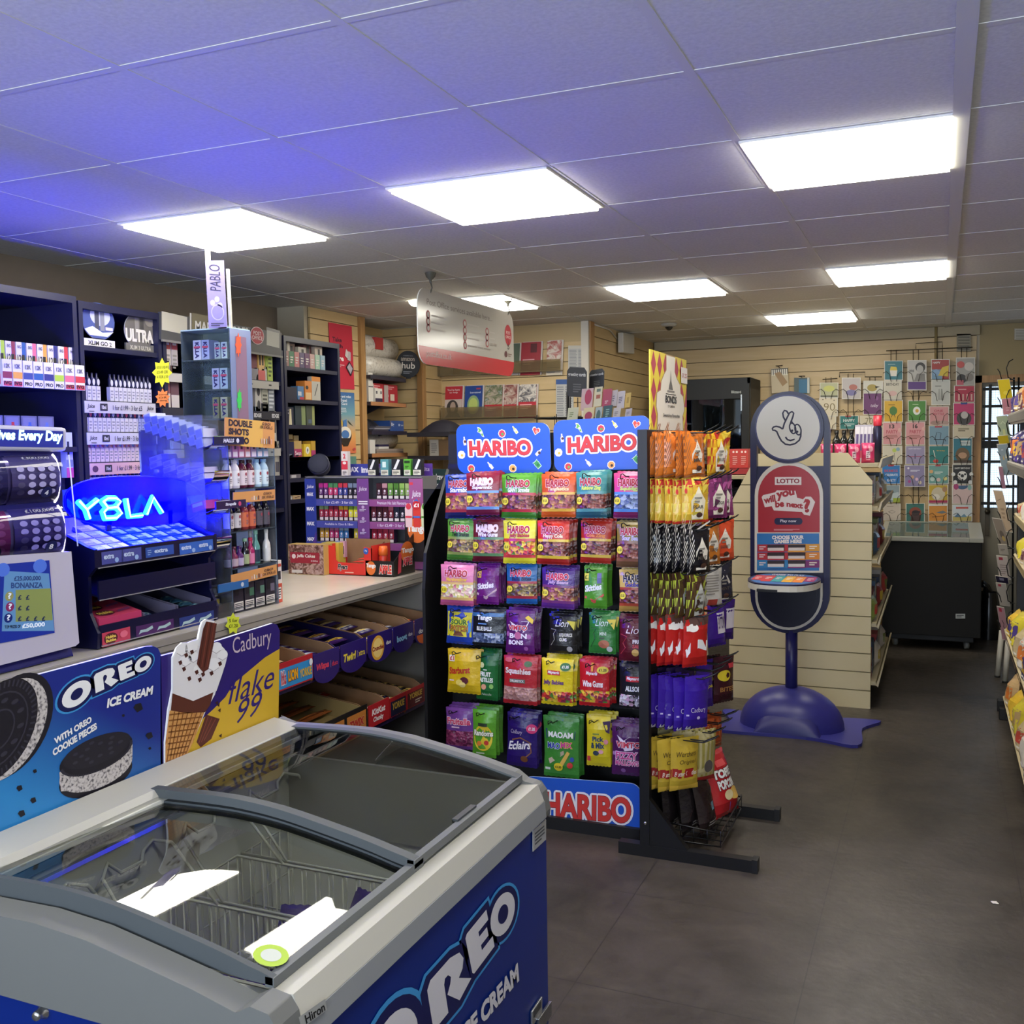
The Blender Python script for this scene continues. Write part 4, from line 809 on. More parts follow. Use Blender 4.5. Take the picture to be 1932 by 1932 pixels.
strip('header_card', ((424, 840), (518, 846), (424, 787)), [('r', .3, 0, .75, 1, '#e4b35c'), ('t', .07, .7, .53, .95, 'DOUBLE', '#2a1a34', {'bold': .05}), ('t', .07, .4, .46, .64, 'SHOTS', '#2a1a34', {'bold': .05}), ('t', .07, .09, .46, .33, 'TO GO', '#2a1a34', {'bold': .05}), ('t', .72, .84, .9, .95, '£2 EACH', '#4a2c30', {'bold': .03}), ('t', .68, .71, .94, .82, 'OR 3 FOR £5', '#4a2c30', {'bold': .03})] + [('r', .7 + .05 * i, .14, .72 + .05 * i, .34 + .1 * (i == 3), c) for i, c in enumerate(('#c8a8a0', '#e8d8d0', '#9ab0b8', '#3a2050', '#d8a8a0'))])
strip('price_strip', ((440, 950), (519, 943), (440, 929)), MINI + [('t', .7, .56, .9, .8, '£2 EACH', '#4a2c30', {'bold': .03}), ('t', .66, .2, .95, .46, 'OR 3 FOR £5', '#4a2c30', {'bold': .03})])
strip('price_strip', ((437, 1106), (523, 1084), (436, 1085)), MINI + [('t', .7, .56, .9, .8, '£2 EACH', '#4a2c30', {'bold': .03}), ('t', .66, .2, .95, .46, 'OR 3 FOR £5', '#4a2c30', {'bold': .03})])
G1 = 'miniature bottles in the clear tower'
ORB = [('d', .5, .6, .35, .3, '#2c2c38')]
yb = [ty0 + .03 + .043 * i for i in range(6)]
row = lambda pz: zz(pz) + .0005
for k, (pz, sp) in enumerate(((921, [('#e0d8e8', '#d8d0e0', '#f0ecf4', 'white-labelled miniature bottle'), ('#e0d8e8', '#d8d0e0', '#f0ecf4', 'white-labelled miniature bottle'), ('#5a1a34', '#301020', '#e8d8e0', 'dark red miniature bottle'), ('#5a1a34', '#301020', '#e8d8e0', 'dark red miniature bottle'), ('#b4d0e8', '#8fb8e0', '#dcecf8', 'clear pale blue miniature bottle'), ('#b4d0e8', '#8fb8e0', '#dcecf8', 'clear pale blue miniature bottle')]),
                              (1000, [('#1c1420', '#141018', '#d8d0d4', 'black miniature bottle with white label'), ('#1c1420', '#141018', '#d8d0d4', 'black miniature bottle with white label'), ('#8a3034', '#c8d0d8', '#d8704c', 'red miniature bottle with orange label'), ('#8a3034', '#c8d0d8', '#d8704c', 'red miniature bottle with orange label'), ('#16121c', '#2a2630', '#5a5460', 'black miniature bottle with pink mark'), ('#16121c', '#2a2630', '#5a5460', 'black miniature bottle with pink mark')]))):
    for i, (b, c, l, nm) in enumerate(sp):
        bottle('miniature_bottle', f'{["nearer", "farther"][i % 2]} {nm}, {["upper", "middle"][k]} shelf of clear tower', G1, (-2.385, yb[i], row(pz)), .105, .0185, b, c, l, .5, .66, (.1, .62), [('l', .3, .15, .7, .5, 3, '#6a6070'), ('d', .5, .75, .18, .12, '#a04858')])
SM = [('#4a1c58', '#301040', '#b8a8c8', 'purple'), ('#7a2448', '#501030', '#c8b0c0', 'dark red'), ('#5a2468', '#40184c', '#c0b0d0', 'violet'), ('#1c1a24', '#8fb89a', '#a8b48a', 'black and green'), ('#a8245c', '#c02c50', '#e080a8', 'bright pink'), ('#5f9a94', '#8cc0ac', '#24384c', 'teal glass'), ('#d8d4d0', '#c8c4c0', '#3a3f54', 'plain white'), ('#e4e0dc', '#d4d0cc', '#e8e4e0', 'tall white')]
for i, (b, c, l, nm) in enumerate(SM):
    hh = .075 if i < 3 else (.10 if i < 5 else .125)
    bottle('miniature_bottle', f'{nm} miniature bottle on the lowest bottle shelf of the clear tower', G1, (-2.385 - (.05 if i == 6 else 0), ty0 + .022 + .0325 * i, row(1068)), hh, .0155, b, c, l, .45, .5, (.05, .42))
VB = lambda c: [('r', .04, .03, .96, .36, '#dcd8d4'), ('l', .1, .07, .9, .32, 4, '#3a3640'), ('r', .1, .6, .5, .95, '#15131c'), ('r', .5, .5, .95, .8, c)]
for i in range(4):
    carton('vape_box', f'dark box with white warning panel, {ORD[i]} along the tower foot', 'box', F((-2.358, ty0 + .012 + .063 * i, WZ + .005), (0, .056, 0), (0, 0, .098)), .03, '#262230', VB(('#2a2430', '#3f6a54', '#5a7f70', '#6a6478')[i]), 'dark boxes at the foot of the clear tower')
for i in range(7):
    carton('vape_box', f'pink and violet box, {ORD[i]} along the clear tower top shelf', 'box', F((-2.37, ty0 + .012 + .036 * i, row(863)), (0, .03, 0), (0, 0, .06)), .02, ('#8a70b8', '#b07ac0', '#c878b0', '#d890a0', '#a090c8', '#7fa0d0', '#90b0d8')[i], [('r', .1, .05, .9, .35, '#d8d0e8'), ('r', .3, .5, .7, .85, '#3a2a58')], 'small boxes on the top shelf of the clear tower')
carton('refill_box', 'tall white and red box standing beside the clear tower on the worktop', 'box', F((-2.362, 3.182, WZ), (0, .032, 0), (0, 0, .165)), .08, '#e4dcd8', [('r', 0, 0, 1, .45, '#c8503c'), ('r', .2, .08, .8, .36, '#e8e4e0'), ('l', .25, .1, .75, .34, 4, '#44404c'), ('r', .25, .55, .75, .75, '#33303c'), ('r', .15, .85, .85, .92, '#c8503c')])
# cream packets and cases between gum rack and tower
t = thing('acrylic_display', 'low clear acrylic bin with cream packets between the gum rack and the tower', 'display case', (-2.44, 2.85, WZ)); mb = MB()
mb.box((-2.60, 2.805, WZ), (-2.345, 2.809, 1.06), A_); mb.box((-2.60, 2.895, WZ), (-2.345, 2.899, 1.06), A_); mb.box((-2.349, 2.809, WZ), (-2.345, 2.895, 1.0), A_); mb.build('clear_case', t)
for i in range(5): carton('wafer_packet', f'cream packet with yellow end, {ORD[i]} up the stack in the low clear bin', 'packet', F((-2.36 - i * .02, 2.815, WZ + .004 + i * .019), (0, .075, 0), (0, 0, .017)), .16, ('#d8d0b0', '#c8c4bc', '#d4cca0', '#d0ccc4', '#e0dcd0')[i], [('r', .7, 0, 1, 1, '#d8c860'), ('t', .1, .25, .6, .75, 'BERRY' if i == 4 else 'CREAM', '#5a5048')], 'cream packets in the low clear bin')
# clear lozenge dispenser behind the neon sign, seen from its side: bins slope down to the aisle
hz = thing('acrylic_display', 'clear acrylic lozenge dispenser with sloping bins behind the neon sign', 'display case', (-2.53, 2.855, WZ))
hy0, hy1, hx0, hx1 = 2.812, 2.896, -2.675, -2.385; CL = ACR(); mb = MB()
for y in (hy0, hy1): mb.box((hx0, y, WZ), (hx1, y + .004, Y(300, 785, hy0).z), CL)
mb.box((hx0, hy0 + .004, WZ), (hx0 + .004, hy1, 1.62), CL)
HZ = [Y(385, py, hy0).z for py in (850, 915, 972, 1040, 1128)]
for z0 in HZ:
    mb.prism([(hx1, hy0 + .004, z0), (hx1, hy0 + .004, z0 + .003), (hx0 + .004, hy0 + .004, z0 + .078), (hx0 + .004, hy0 + .004, z0 + .075)], (0, hy1 - hy0 - .004, 0), CL)
    mb.surf(lambda a, b: V((hx1 + .045 * math.sin(a * 1.57), hy0 + .004 + (hy1 - hy0 - .004) * b, z0 + .05 * (1 - math.cos(a * 1.57)))), 6, 1, CL)
mb.build('clear_case', hz)
for k, nm, c2 in ((0, 'HALLS', '#1b1a3c'), (2, 'Strepsils', '#2a1a48'), (4, '', '#2f68a8')):
    z = HZ[k] + .02; P = face_e(hy0, hy0 + .165, z, z + .028, -2.336); mb = MB(); mb.obox(P.o, P.u, P.v, -P.n * .005, M(c2, .3))
    if nm: mb.text(P, .3, .25, .66, .75, nm, '#d8d8f0', bold=.05, sh=.2)
    mb.disc(P, .78, .5, .05, .3, ('#d8d8f0', 0, '#c84878', 0, '#d0d4dc')[k], .001); mb.prism([P(0, 0) - P.n * .006, P(.5, 0) - P.n * .006, P(.5, -.5) - P.n * .05, P(0, -.5) - P.n * .05], (0, 0, .002), CL); mb.build('label_holder', hz)
for i in range(16):
    c, r = i % 8, i // 8; x = hx1 - .004 - c * .033; z = HZ[0] + .005 + (hx1 - x) * .26 + r * .034
    mb = MB(); P = F((x - .03, hy0 + .008, z), (.03, 0, .0078), (-.008, 0, .031)); mb.obox(P.o, P.u, P.v, -P.n * .08, M(('#b4bcf0', '#c8ccf0')[r], .3)); mb.rect(P, .1, .1, .9, .9, '#8f98e8', .0004)
    mb.one('lozenge_pack', f'small square lozenge pack, {ORD[c]} up the slope, {["lower", "upper"][r]} layer of the top bin', 'packet', 'lozenge packs in the top bin')
for i in range(8):
    c, r = i % 4, i // 4; x = hx1 - .006 - c * .062; z = HZ[1] + .006 + (hx1 - x) * .26 + r * .022
    carton('tobacco_packet', f'flat pale packet, {ORD[c]} up the slope, {["lower", "upper"][r]} layer of the second bin', 'packet', F((x - .056, hy0 + .008, z), (.056, 0, .0146), (-.005, 0, .019)), .08, '#c0b8e0', [('r', .05, .2, .6, .8, '#8a80c0')], 'pale packets in the second bin')
for i in range(4):
    x = hx1 - .006 - i * .062; carton('tobacco_packet', f'magenta and blue packet, {ORD[i]} up the slope of the third bin', 'packet', F((x - .056, hy0 + .008, HZ[2] + .006 + (hx1 - x) * .26), (.056, 0, .0146), (-.008, 0, .03)), .08, ('#b02c8c', '#5a8ac8', '#b02c8c', '#5a8ac8')[i], [('r', .1, .5, .9, .9, '#d8d0e8')], 'packets in the third bin')
# tall clear tower of nicotine pouch tins, with the header card hung from the ceiling
kt = thing('acrylic_display', 'tall frosted clear tower of small tins, tilted lilac header card above', 'display case', (-2.86, 3.42, WZ))
KY = 3.26; KQ = ('y', KY); kx0, kx1 = Y(341, 640, KY).x, Y(433, 640, KY).x; kz = lambda py: Y(390, py, KY).z
FR = glass('#c2d2da', .08, 1.45, 'frosted_clear', .22, '#9fb4c4'); mb = MB()
for x in (kx0, kx1 - .004): mb.box((x, KY, WZ), (x + .004, KY + .13, kz(622)), FR)
mb.box((kx0 + .004, KY + .126, WZ), (kx1 - .004, KY + .13, kz(622)), FR); mb.box((kx0, KY, kz(622)), (kx1, KY + .13, kz(622) + .005), M('#a9c4cc', .2))
for py in (678, 735, 790): mb.box((kx0 + .004, KY, kz(py) - .005), (kx1 - .004, KY + .125, kz(py)), FR)
mb.build('clear_case', kt)
mb = MB(); mb.box((kx1 + .0005, KY, WZ), (kx1 + .003, KY + .13, kz(622)), M('#7f8cb4', .15)); mb.rect(F((kx1 + .004, KY + .03, kz(800)), (0, .07, 0), (0, 0, .5)), 0, 0, 1, .7, '#8a6a84', 0.); mb.build('side_panel', kt)
mb = MB(); P = fpx(KQ, (394, 620), (428, 620), (387, 492)); mb.obox(P.o, P.u, P.v, -P.n * .004, M('#9a90c4', .45)); R_ = F(P(1, 0), P.v, -P.u)
mb.text(R_, .55, .2, .94, .8, 'PABLO', '#3a3450', bold=.0, sh=.2); mb.disc(P, .55, .24, .36, .12, '#c8c0e4', .0008); mb.disc(P, .55, .24, .31, .10, '#9a90c4', .0012); mb.text(R_, .18, .25, .3, .65, 'NNC', '#3a3450', bold=.03)
for a, b in ((.55, .43), (.3, .38), (.7, .34)): mb.disc(P, a, b, .14, .045, '#c8c0e4', .0008)
mb.lines(P, .15, .03, .9, .09, 2, '#55506c', .001); mb.obox(P(1.03, -.1, -.01), P.u * .12, P.v * .98, -P.n * .01, M('#c4c0b4', .4)); mb.build('header_card', kt)
mb = MB(); mb.box((Y(386, 500, KY).x, KY + .005, kz(497)), (Y(394, 500, KY).x, KY + .012, 2.434), M('#d6d2c8', .4)); mb.build('hanging_strip', kt)
for i, (px0, px1, py0, py1, c, tx) in enumerate(((365, 380, 637, 675, '#c4cae8', 'KILLA'), (381, 395, 637, 675, '#a4b0dc', 'KILLA'), (405, 416, 643, 675, '#9fb4c0', 'KILLA'), (418, 429, 643, 675, '#b8ccd4', 'KILLA'), (401, 414, 693, 733, '#aeb8dc', 'KILLA'), (416, 430, 693, 733, '#a8c0d8', 'KILLA'), (402, 414, 748, 788, '#8f9470', 'KILLA'), (417, 430, 748, 788, '#b4bca0', 'KILLA'))):
    yy = KY + .03; x0, x1 = Y(px0, py1, yy).x, Y(px1, py1, yy).x; zs = kz((678, 735, 790)[0 if i < 4 else (1 if i < 6 else 2)]) + .001; h = (Y(px0, py0, yy).z - Y(px0, py1, yy).z)
    P = F((x0, yy, zs), (x1 - x0, 0, 0), (0, 0, h)); R_ = F(P(0, 1), -P.v, P.u)
    carton('pouch_tin', f'upright small tin, {ORD[i]} counting down the frosted clear tower', 'tin', P, .06, c, (), 'small tins in the frosted clear tower', extra=lambda m: (m.text(R_, .1, .25, .9, .75, tx, '#2a2a6a', .001, bold=.05), m.rect(P, .1, .6, .9, .7, '#c05070', .0012)), rough=.3)
# stars
SX = -3.35
def star(px, py, rx, ry, pl, col, lab, txt=(), n=10, ink='#33301c', inn=.68):
    pts = [at(px + (rx if i % 2 == 0 else rx * inn) * math.sin(math.pi * i / n), py - (ry if i % 2 == 0 else ry * inn) * math.cos(math.pi * i / n), pl) for i in range(2 * n)]
    mb = MB(); nn = V((1, 0, 0)) if pl[0] == 'x' else V((0, -1, 0)); mb.prism(pts, -nn * .0012, M(col, .6))
    for k, s in enumerate(txt):
        b = py - ry * .42 + (k + .6) * ry * .95 / len(txt); w_ = rx * .55
        mb.text(fpx(pl, (px - w_, b), (px + w_, b - 1), (px - w_, b - ry * .6 / len(txt))), 0, 0, 1, 1, s, ink, .0012, bold=.0)
    mb.one('price_star', lab, 'price star', 'fluorescent star price tags')
star(306, 703, 19, 28, ('x', SX + .008), '#e6ec3c', 'yellow star tag with black writing hanging before the back shelves', ('EDGE LIQUID', '£3.49 OR', '4 FOR £10'), 8)
star(307, 751, 14, 18, ('x', SX + .008), '#f08a4c', 'orange star tag hanging just below the yellow star', ('20mg', 'OR', '10mg'), 9)
star(450, 651, 6, 23, ('x', kx1 + .006), '#f0603c', 'narrow red-orange star tag on the edge of the frosted tower', (), 8)
star(452, 755, 5, 22, ('x', kx1 + .006), '#3cc85a', 'narrow green star tag on the edge of the frosted tower', (), 8)
star(440, 1177, 15, 21, ('x', -2.262), '#dce83c', 'crumpled yellow star tag stuck to the front edge of the worktop', ('5 for', '£1.20'), 7)
# ================================================================ far end of the worktop
def ybox(px0, px1, py0, py1, y, **k):
    a, b = Y(px0, py1, y), Y(px1, py1, y); h = Y(px0, py0, y).z - a.z
    return F((a.x, y, k.get('z', WZ)), (b.x - a.x, 0, 0), (0, 0, h))
BIS = picture('#3a2020', '#6a4438', '#b08a80', '#c8b0a8', s=40)
carton('biscuit_box', 'dark red biscuit box with brown biscuit pattern on the worktop', 'box', ybox(545, 612, 1027, 1083, 3.95), .07, '#c8a860', [('r', .01, .01, .99, .99, BIS), ('r', .06, .38, .88, .74, '#a02838'), ('d', .16, .6, .055, .08, '#e8d8d8'), ('t', .24, .54, .76, .68, 'Jaffa Cakes', '#e8e0d8', {'bold': .03, 'sh': .1}), ('t', .64, .42, .84, .49, '300g', '#e0c8c8'), ('r', .1, .05, .4, .15, '#d8d0c8')])
carton('biscuit_box', 'yellow carton just behind the biscuit box and red tray', 'box', ybox(608, 640, 1023, 1078, 4.06), .06, '#d8c050', [('d', .4, .8, .3, .15, '#2a4a8c')])
t = thing('display_tray', 'open red card tray with white lettering and blue price dot on the worktop', 'display tray', (-2.6, 4.1, WZ))
P = ybox(618, 702, 1030, 1086, 3.99); mb = MB(); RD = M('#d6342c', .4)
pts = [(0, 0), (1, 0), (1, .92), (.83, .95), (.83, .45), (.8, .4), (.25, .42), (.2, .5), (.18, .95), (0, .98)]
mb.prism([P(a, b) for a, b in pts], (0, .003, 0), RD); mb.obox(P(0, 0), P.u, (0, .17, 0), UZ * .003, CARD); mb.obox(P(0, 0), P.u * .012, (0, .17, 0), P.v, RD); mb.obox(P(.988, 0), P.u * .012, (0, .17, 0), P.v, RD); mb.obox(P(0, 0) + V((0, .17, 0)), P.u, (0, .003, 0), P.v * 1.1, CARD); mb.build('box', t)
mb = MB(); mb.art(P, [('t', .24, .14, .46, .36, 'Flyers', '#1a1a20', {'bold': .03, 'sh': .2, 'o': '#f0e8e0'}), ('l', .4, .06, .7, .12, 1, '#f0c0b0'), ('d', .88, .82, .055, .11, '#2c56a8'), ('t', .855, .79, .905, .86, '79p', '#f0f0f4')]); mb.build('print', t)
for i in range(4):
    p = P(.3, .25) + V((.02 * i, .04 + .02 * i, .006 + .012 * i)); PF_ = PF(p, (.11, .01 * i, .004 * i), (-.005, .05, 0), .006); pouch(PF_, '#e04434', (), [('l', .3, .3, .8, .6, 2, '#f8c8b8')]).one('sweet_packet', f'flat red packet, {ORD[i]} from the bottom in the open red tray', 'packet', 'flat red packets in the red tray')
for i, c in enumerate(('#8a94c8', '#d0a0b8')): P2 = ybox(633 + i * 10, 641 + i * 10, 1025, 1055, 4.10, z=WZ + .07); carton('vape_box', ('blue', 'pink')[i] + ' slim box leaning at the back of the open red tray', 'box', P2, .02, c, [('r', .2, .2, .8, .7, '#3a3458')])
t = thing('display_tray', 'black and orange tall card display of spray sweets on the worktop', 'display tray', (-2.32, 4.12, WZ))
P = ybox(690, 742, 1058, 1087, 3.99); P = F((P.o.x, 3.99, WZ), P.u, (0, 0, .27)); BKC = M('#191516', .4); mb = MB()
mb.obox(P(0, 0), P.u, (0, .003, 0), P.v * .27, BKC); mb.obox(P(0, 0), P.u, (0, .2, 0), UZ * .003, CARD)
mb.prism([P(1, 0), P(1, .25), P(1, .7) + V((0, .2, 0)), P(1, 0) + V((0, .2, 0))], P.u * .03, BKC, BKC); mb.prism([P(0, 0), P(0, .25), P(0, .6) + V((0, .2, 0)), P(0, 0) + V((0, .2, 0))], P.u * .03, CARD)
mb.build('box', t); mb = MB(); mb.art(P, [('d', .2, .14, .17, .12, '#e0702c'), ('t', .03, .13, .38, .22, 'Tango', '#f0ece8', {'bold': .05}), ('t', .5, .05, .95, .2, 'APPLE', '#d83c34', {'bold': .05, 'o': '#f0e8e0'})]); mb.build('print', t)
B = F((P.o.x + P.u.x * .70, 4.185, WZ + .05), (.135, 0, 0), (0, 0, .30)); mb = MB(); mb.obox(B.o, B.u, B.v * .72, -B.n * .003, BKC)
mb.art(B, [('d', .5, .5, .38, .2, '#e0702c'), ('t', .08, .44, .92, .6, 'Tango', '#f0ece8', {'bold': .05})])
for i, (a, h, c, c2) in enumerate(((.18, .93, '#d83c50', '#e8c8cc'), (.5, 1.0, '#3a6ac0', '#d83c34'), (.82, .93, '#5a9a38', '#d8e0b8'))):
    mb.prism([B(a - .13, .55, .002), B(a + .13, .55, .002), B(a + .15, h - .08, .002), B(a + .08, h, .002), B(a - .08, h, .002), B(a - .15, h - .08, .002)], -B.n * .003, M(c2, .4)); mb.disc(B, a, h - .05, .1, .05, c, .003); mb.rect(B, a - .13, .7, a + .13, .73, c, .003)
mb.disc(B, .5, .9, .15, .07, '#c8202c', .004); mb.text(B, .4, .87, .6, .93, '£1', '#ffffff', .0046, bold=.04); mb.build('header_card', t)
S2 = F(P(1.035, 0), (0, .2, 0), (0, 0, .19)); mb = MB(); mb.art(S2, [('d', .62, .55, .3, .26, '#e0702c'), ('t', .36, .5, .95, .66, 'Tango', '#f0ece8', {'bold': .05}), ('t', .4, .22, .85, .42, 'APPLE', '#d8384c', {'bold': .05, 'o': '#e8d8d8'}), ('p', [(.15, .05), (.3, .08), (.34, .5), (.26, .6), (.2, .5)], '#c8384c')]); mb.build('side_print', t)
c = P(.42, .02) + V((0, .06, 0)); sp_ = thing('spray_bottle', 'orange-capped red sweet spray bottle standing in the black display', 'bottle', c); mb = MB(); mb.lathe([(0, 0), (.021, 0), (.021, .08), (.018, .086)], c, M('#c83a28', .3), 16); mb.build('body', sp_); mb = MB(); mb.lathe([(.018, .086), (.022, .09), (.022, .115), (.019, .13), (0, .132)], c, M('#f0702c', .3), 16); mb.build('cap', sp_); mb = MB(); class_ = None
class D2:
    sub = 2; n = V((0, -1, 0))
    def __call__(s, a, b, l=0.): return c + V((math.sin((a - .5) * 2) * (.0215 + l), -math.cos((a - .5) * 2) * (.0215 + l), .08 * b))
mb.art(D2(), [('t', .15, .55, .85, .8, 'Tango', '#f0ece8', {'bold': .05}), ('r', .2, .1, .8, .45, '#d87858')]); mb.build('label', sp_)
# --- e-liquid display, two stepped bays
vy = 4.26; el = thing('e_liquid_display', 'two-bay purple display of small e-liquid boxes at the far end of the worktop', 'display stand', (-2.6, 4.34, WZ))
vz = lambda py, px=690: Y(px, py, vy).z
vx = lambda px, py=960: Y(px, py, vy).x
PLB, PLM = M('#35389c', .35), M('#7a4a94', .35)
mb = MB(); SG = M('#8b8a90', .35, .3)
mb.box((vx(577), vy + .14, WZ), (vx(798), vy + .15, vz(900)), SG)
for x in (vx(577), vx(676), vx(797)): mb.box((x, vy, WZ), (x + .004, vy + .14, vz(900)), SG)
mb.box((vx(577), vy, vz(902)), (vx(799), vy + .15, vz(899)), SG); mb.box((vx(577), vy, WZ), (vx(799), vy + .15, WZ + .02), M('#4c2a5c', .4)); mb.build('stand_body', el)
rows = ((942, 948), (984, 990), (1024, 1030)); RW = []
for k, (pa, pb) in enumerate(rows):
    z1 = vz(pa); z0 = z1 - .035
    mb = MB(); mb.box((vx(577), vy + .002, z1 - .004), (vx(798), vy + .14, z1), SG); sh = mb.build('shelf', el); RW.append(z1)
    for a, b_, col, s in ((597, 674, '#4c50a4', ('1 for £3.49 · 3 for £6', 'Available in 12mg & 18mg', '')[k]), (697, 774, '#93508f', ('Premium Nic Salt Flavours', '1 for £2.49 · 3 for £5', '')[k])):
        P = face_s(vx(a), vx(b_), z0, z1, vy - .001); mb = MB(); mb.obox(P.o, P.u, P.v, -P.n * .003, M(col, .35))
        if s: mb.text(P, .2, .3, .9, .72, s, '#dcd4ec', bold=.02)
        mb.build('price_strip', sh)
def tall(px0, px1, col, items):
    P = face_s(vx(px0), vx(px1), WZ + .004, vz(903), vy - .004); mb = MB(); mb.obox(P.o, P.u, P.v, -P.n * .004, M(col, .35)); mb.art(P, items); mb.build('side_panel', el)
tall(577, 597, '#34429e', [('t', .18, .88, .85, .93, 'Juice', '#dcd8f0', {'sh': .2}), ('t', .2, .8, .8, .84, 'MAX', '#eeeafa', {'bold': .05})] + [('t', .15, z, .85, z + .045, 'MAX', '#eeeafa', {'bold': .06}) for z in (.63, .46, .28)] + [('p', [(0, 0), (1, 0), (1, .4)], '#5a3a94'), ('t', .25, .08, .9, .13, '1 for', '#eeeafa', {'bold': .02})])
tall(675, 697, '#77488f', [('t', .15, .85, .85, .91, 'Juice', '#dcd0ec', {'sh': .2}), ('r', .12, .735, .9, .75, '#eeeafa'), ('r', .12, .71, .9, .725, '#eeeafa')] + [q for z in (.63, .5, .37) for q in (('d', .5, z + .05, .12, .018, '#c8a8d8'), ('l', .2, z, .8, z + .03, 2, '#dcd0ec'))] + [('t', .25, .1, .8, .16, '1 for', '#eeeafa', {'bold': .02}), ('t', .12, .02, .9, .08, '£2.49', '#eeeafa', {'bold': .02})])
tall(773, 799, '#9c5a92', [('r', .05, .93, .3, .96, '#d83c4c'), ('t', .2, .78, .85, .87, 'Juice', '#e4dcf0', {'sh': .2}), ('t', .3, .72, .75, .76, 'SALTS', '#e4dcf0'), ('r', .35, .6, .72, .65, '#e4dcf0'), ('t', .12, .5, .95, .54, '1 for £2.49', '#e4dcf0'), ('t', .45, .44, .6, .47, 'or', '#e4dcf0'), ('t', .2, .38, .6, .42, '3 for £5', '#e4dcf0'), ('l', .2, .1, .9, .22, 3, '#c8a0c8')])
P = face_s(vx(631), vx(799), vz(899), vz(876), vy + .10); mb = MB(); mb.obox(P.o, P.u, P.v, -P.n * .004, M('#5c3a94', .35)); mb.rect(P, 0, 0, .3, 1, '#3a3f9c', .0005); mb.text(P, .03, .3, .17, .75, 'MAX', '#eeeafa', .001, bold=.06); mb.text(P, .2, .25, .56, .78, 'imum Flavour', '#eeeafa', .001, bold=.05); mb.text(P, .62, .3, .97, .7, 'Juice Nic Salts', '#d0b8e0', .001); mb.build('header_board', el)
EB = lambda top, mid, lb='#d8d0d4': ('#301838', [('r', 0, .72, 1, 1, top), ('r', 0, .25, 1, .72, mid), ('r', .1, .04, .9, .22, lb), ('d', .5, .52, .2, .08, '#e0d8e4'), ('l', .25, .3, .75, .42, 2, '#c8b8d0')], top)
GE = 'small e-liquid boxes in the two-bay display'
PALS = [[[('#b8308c', '#5a2a6c')] * 2 + [('#4a8a5a', '#c8346c')] * 2 + [('#c83a4c', '#34459a')] * 2 + [('#7a88a8', '#22222c')] * 2, [('#8fae7c', '#a02444')] * 2 + [('#a03048', '#b03048')] * 2 + [('#e0b830', '#a82838')] * 2 + [('#8cb838', '#e0d83c'), ('#a8c84c', '#e8e040')], [('#a88a58', '#c09030')] * 2 + [('#c8789c', '#b8306c')] * 2 + [('#9fb8c8', '#3a78b8')] * 2 + [None, ('#c8c060', '#e0c838')]],
        [[('#4a2030', '#3a1424'), ('#3a1424', '#301020'), ('#b88a98', '#4a1c30'), ('#6a9a48', '#5a8a3c'), ('#4a7a30', '#3f6a28'), ('#8cb45c', '#6a9440'), ('#a8c07c', '#8fae60')], [('#6a2434', '#5a1c2c'), ('#4a1420', '#3a101c'), ('#5a1c2c', '#4a1420'), ('#a8606c', '#6a1c2c'), ('#242a44', '#1a1f34'), ('#1c2034', '#14182c'), ('#5a6a84', '#2a3450')], [('#a8243c', '#a02038'), ('#a8243c', '#982038'), ('#b03048', '#a02038'), ('#a03c54', '#8a2438')]]]
for bay, (xa, xb) in enumerate(((599, 673), (697, 773))):
    for k in range(3):
        n = 8 if bay == 0 else 7; wd = (vx(xb) - vx(xa)) / n
        for i, pl in enumerate(PALS[bay][k]):
            if pl is None or (bay == 1 and k == 0 and i == 0): continue
            col, items, top = EB(*pl); P = F((vx(xa) + wd * i + .002, vy + .015, RW[k] + .0005), (wd - .004, 0, 0), (0, 0, .078))
            carton('e_liquid_box', f'small e-liquid box, {ORD[i]} along the {["upper", "middle", "lower"][k]} shelf of the {["blue-edged", "purple-edged"][bay]} bay', 'box', P, .035, col, items, GE, top)
for i, (a, b_, c, it) in enumerate(((688, 703, '#22242c', 'W'), (712, 727, '#5a9aa4', 'B'), (733, 750, '#22242c', 'W'), (756, 769, '#5fae3c', 'G'), (773, 789, '#22242c', 'W'))):
    P = face_s(vx(a, 880), vx(b_, 880), vz(899) + .004, vz(867), vy + .03)
    its = [('r', .05, .02, .95, .34, '#dcd8cc'), ('l', .15, .06, .85, .3, 3, '#6a665c')] + ([('p', [(.2, .4), (.5, .38), (.95, .95), (.7, 1.0)], '#e8e8ec')] if it == 'W' else [('r', .25, .5, .7, .85, '#d8ecec')] if it == 'B' else [('r', .1, .75, .9, .9, '#1f3a14'), ('l', .2, .42, .8, .6, 2, '#1f3a14')])
    carton('vape_box', {'W': 'black box with white slanting pen', 'B': 'teal box with pale picture', 'G': 'bright green box with dark print'}[it] + f', {ORD[i]} along the top of the purple display', 'box', P, .03, c, its, 'boxes standing on top of the purple display')
P = face_s(vx(640, 880), vx(652, 880), vz(899) + .004, vz(851), vy + .02); carton('vape_box', 'tall white and red box standing on the purple display', 'box', P, .025, '#e4dcdc', [('r', 0, .25, 1, .6, '#d83c50'), ('d', .5, .52, .28, .06, '#f4e8e8'), ('l', .2, .04, .8, .2, 3, '#6a5c60'), ('t', .3, .7, .7, .9, '2', '#d83c50', {'bold': .04})])
c = Y(606, 884, vy + .01); c.z = vz(899) + .004; mb = MB(); ax = V((.35, -.85, .35)).normalized(); cc = c + UZ * .052 + V((-.01, .0, 0))
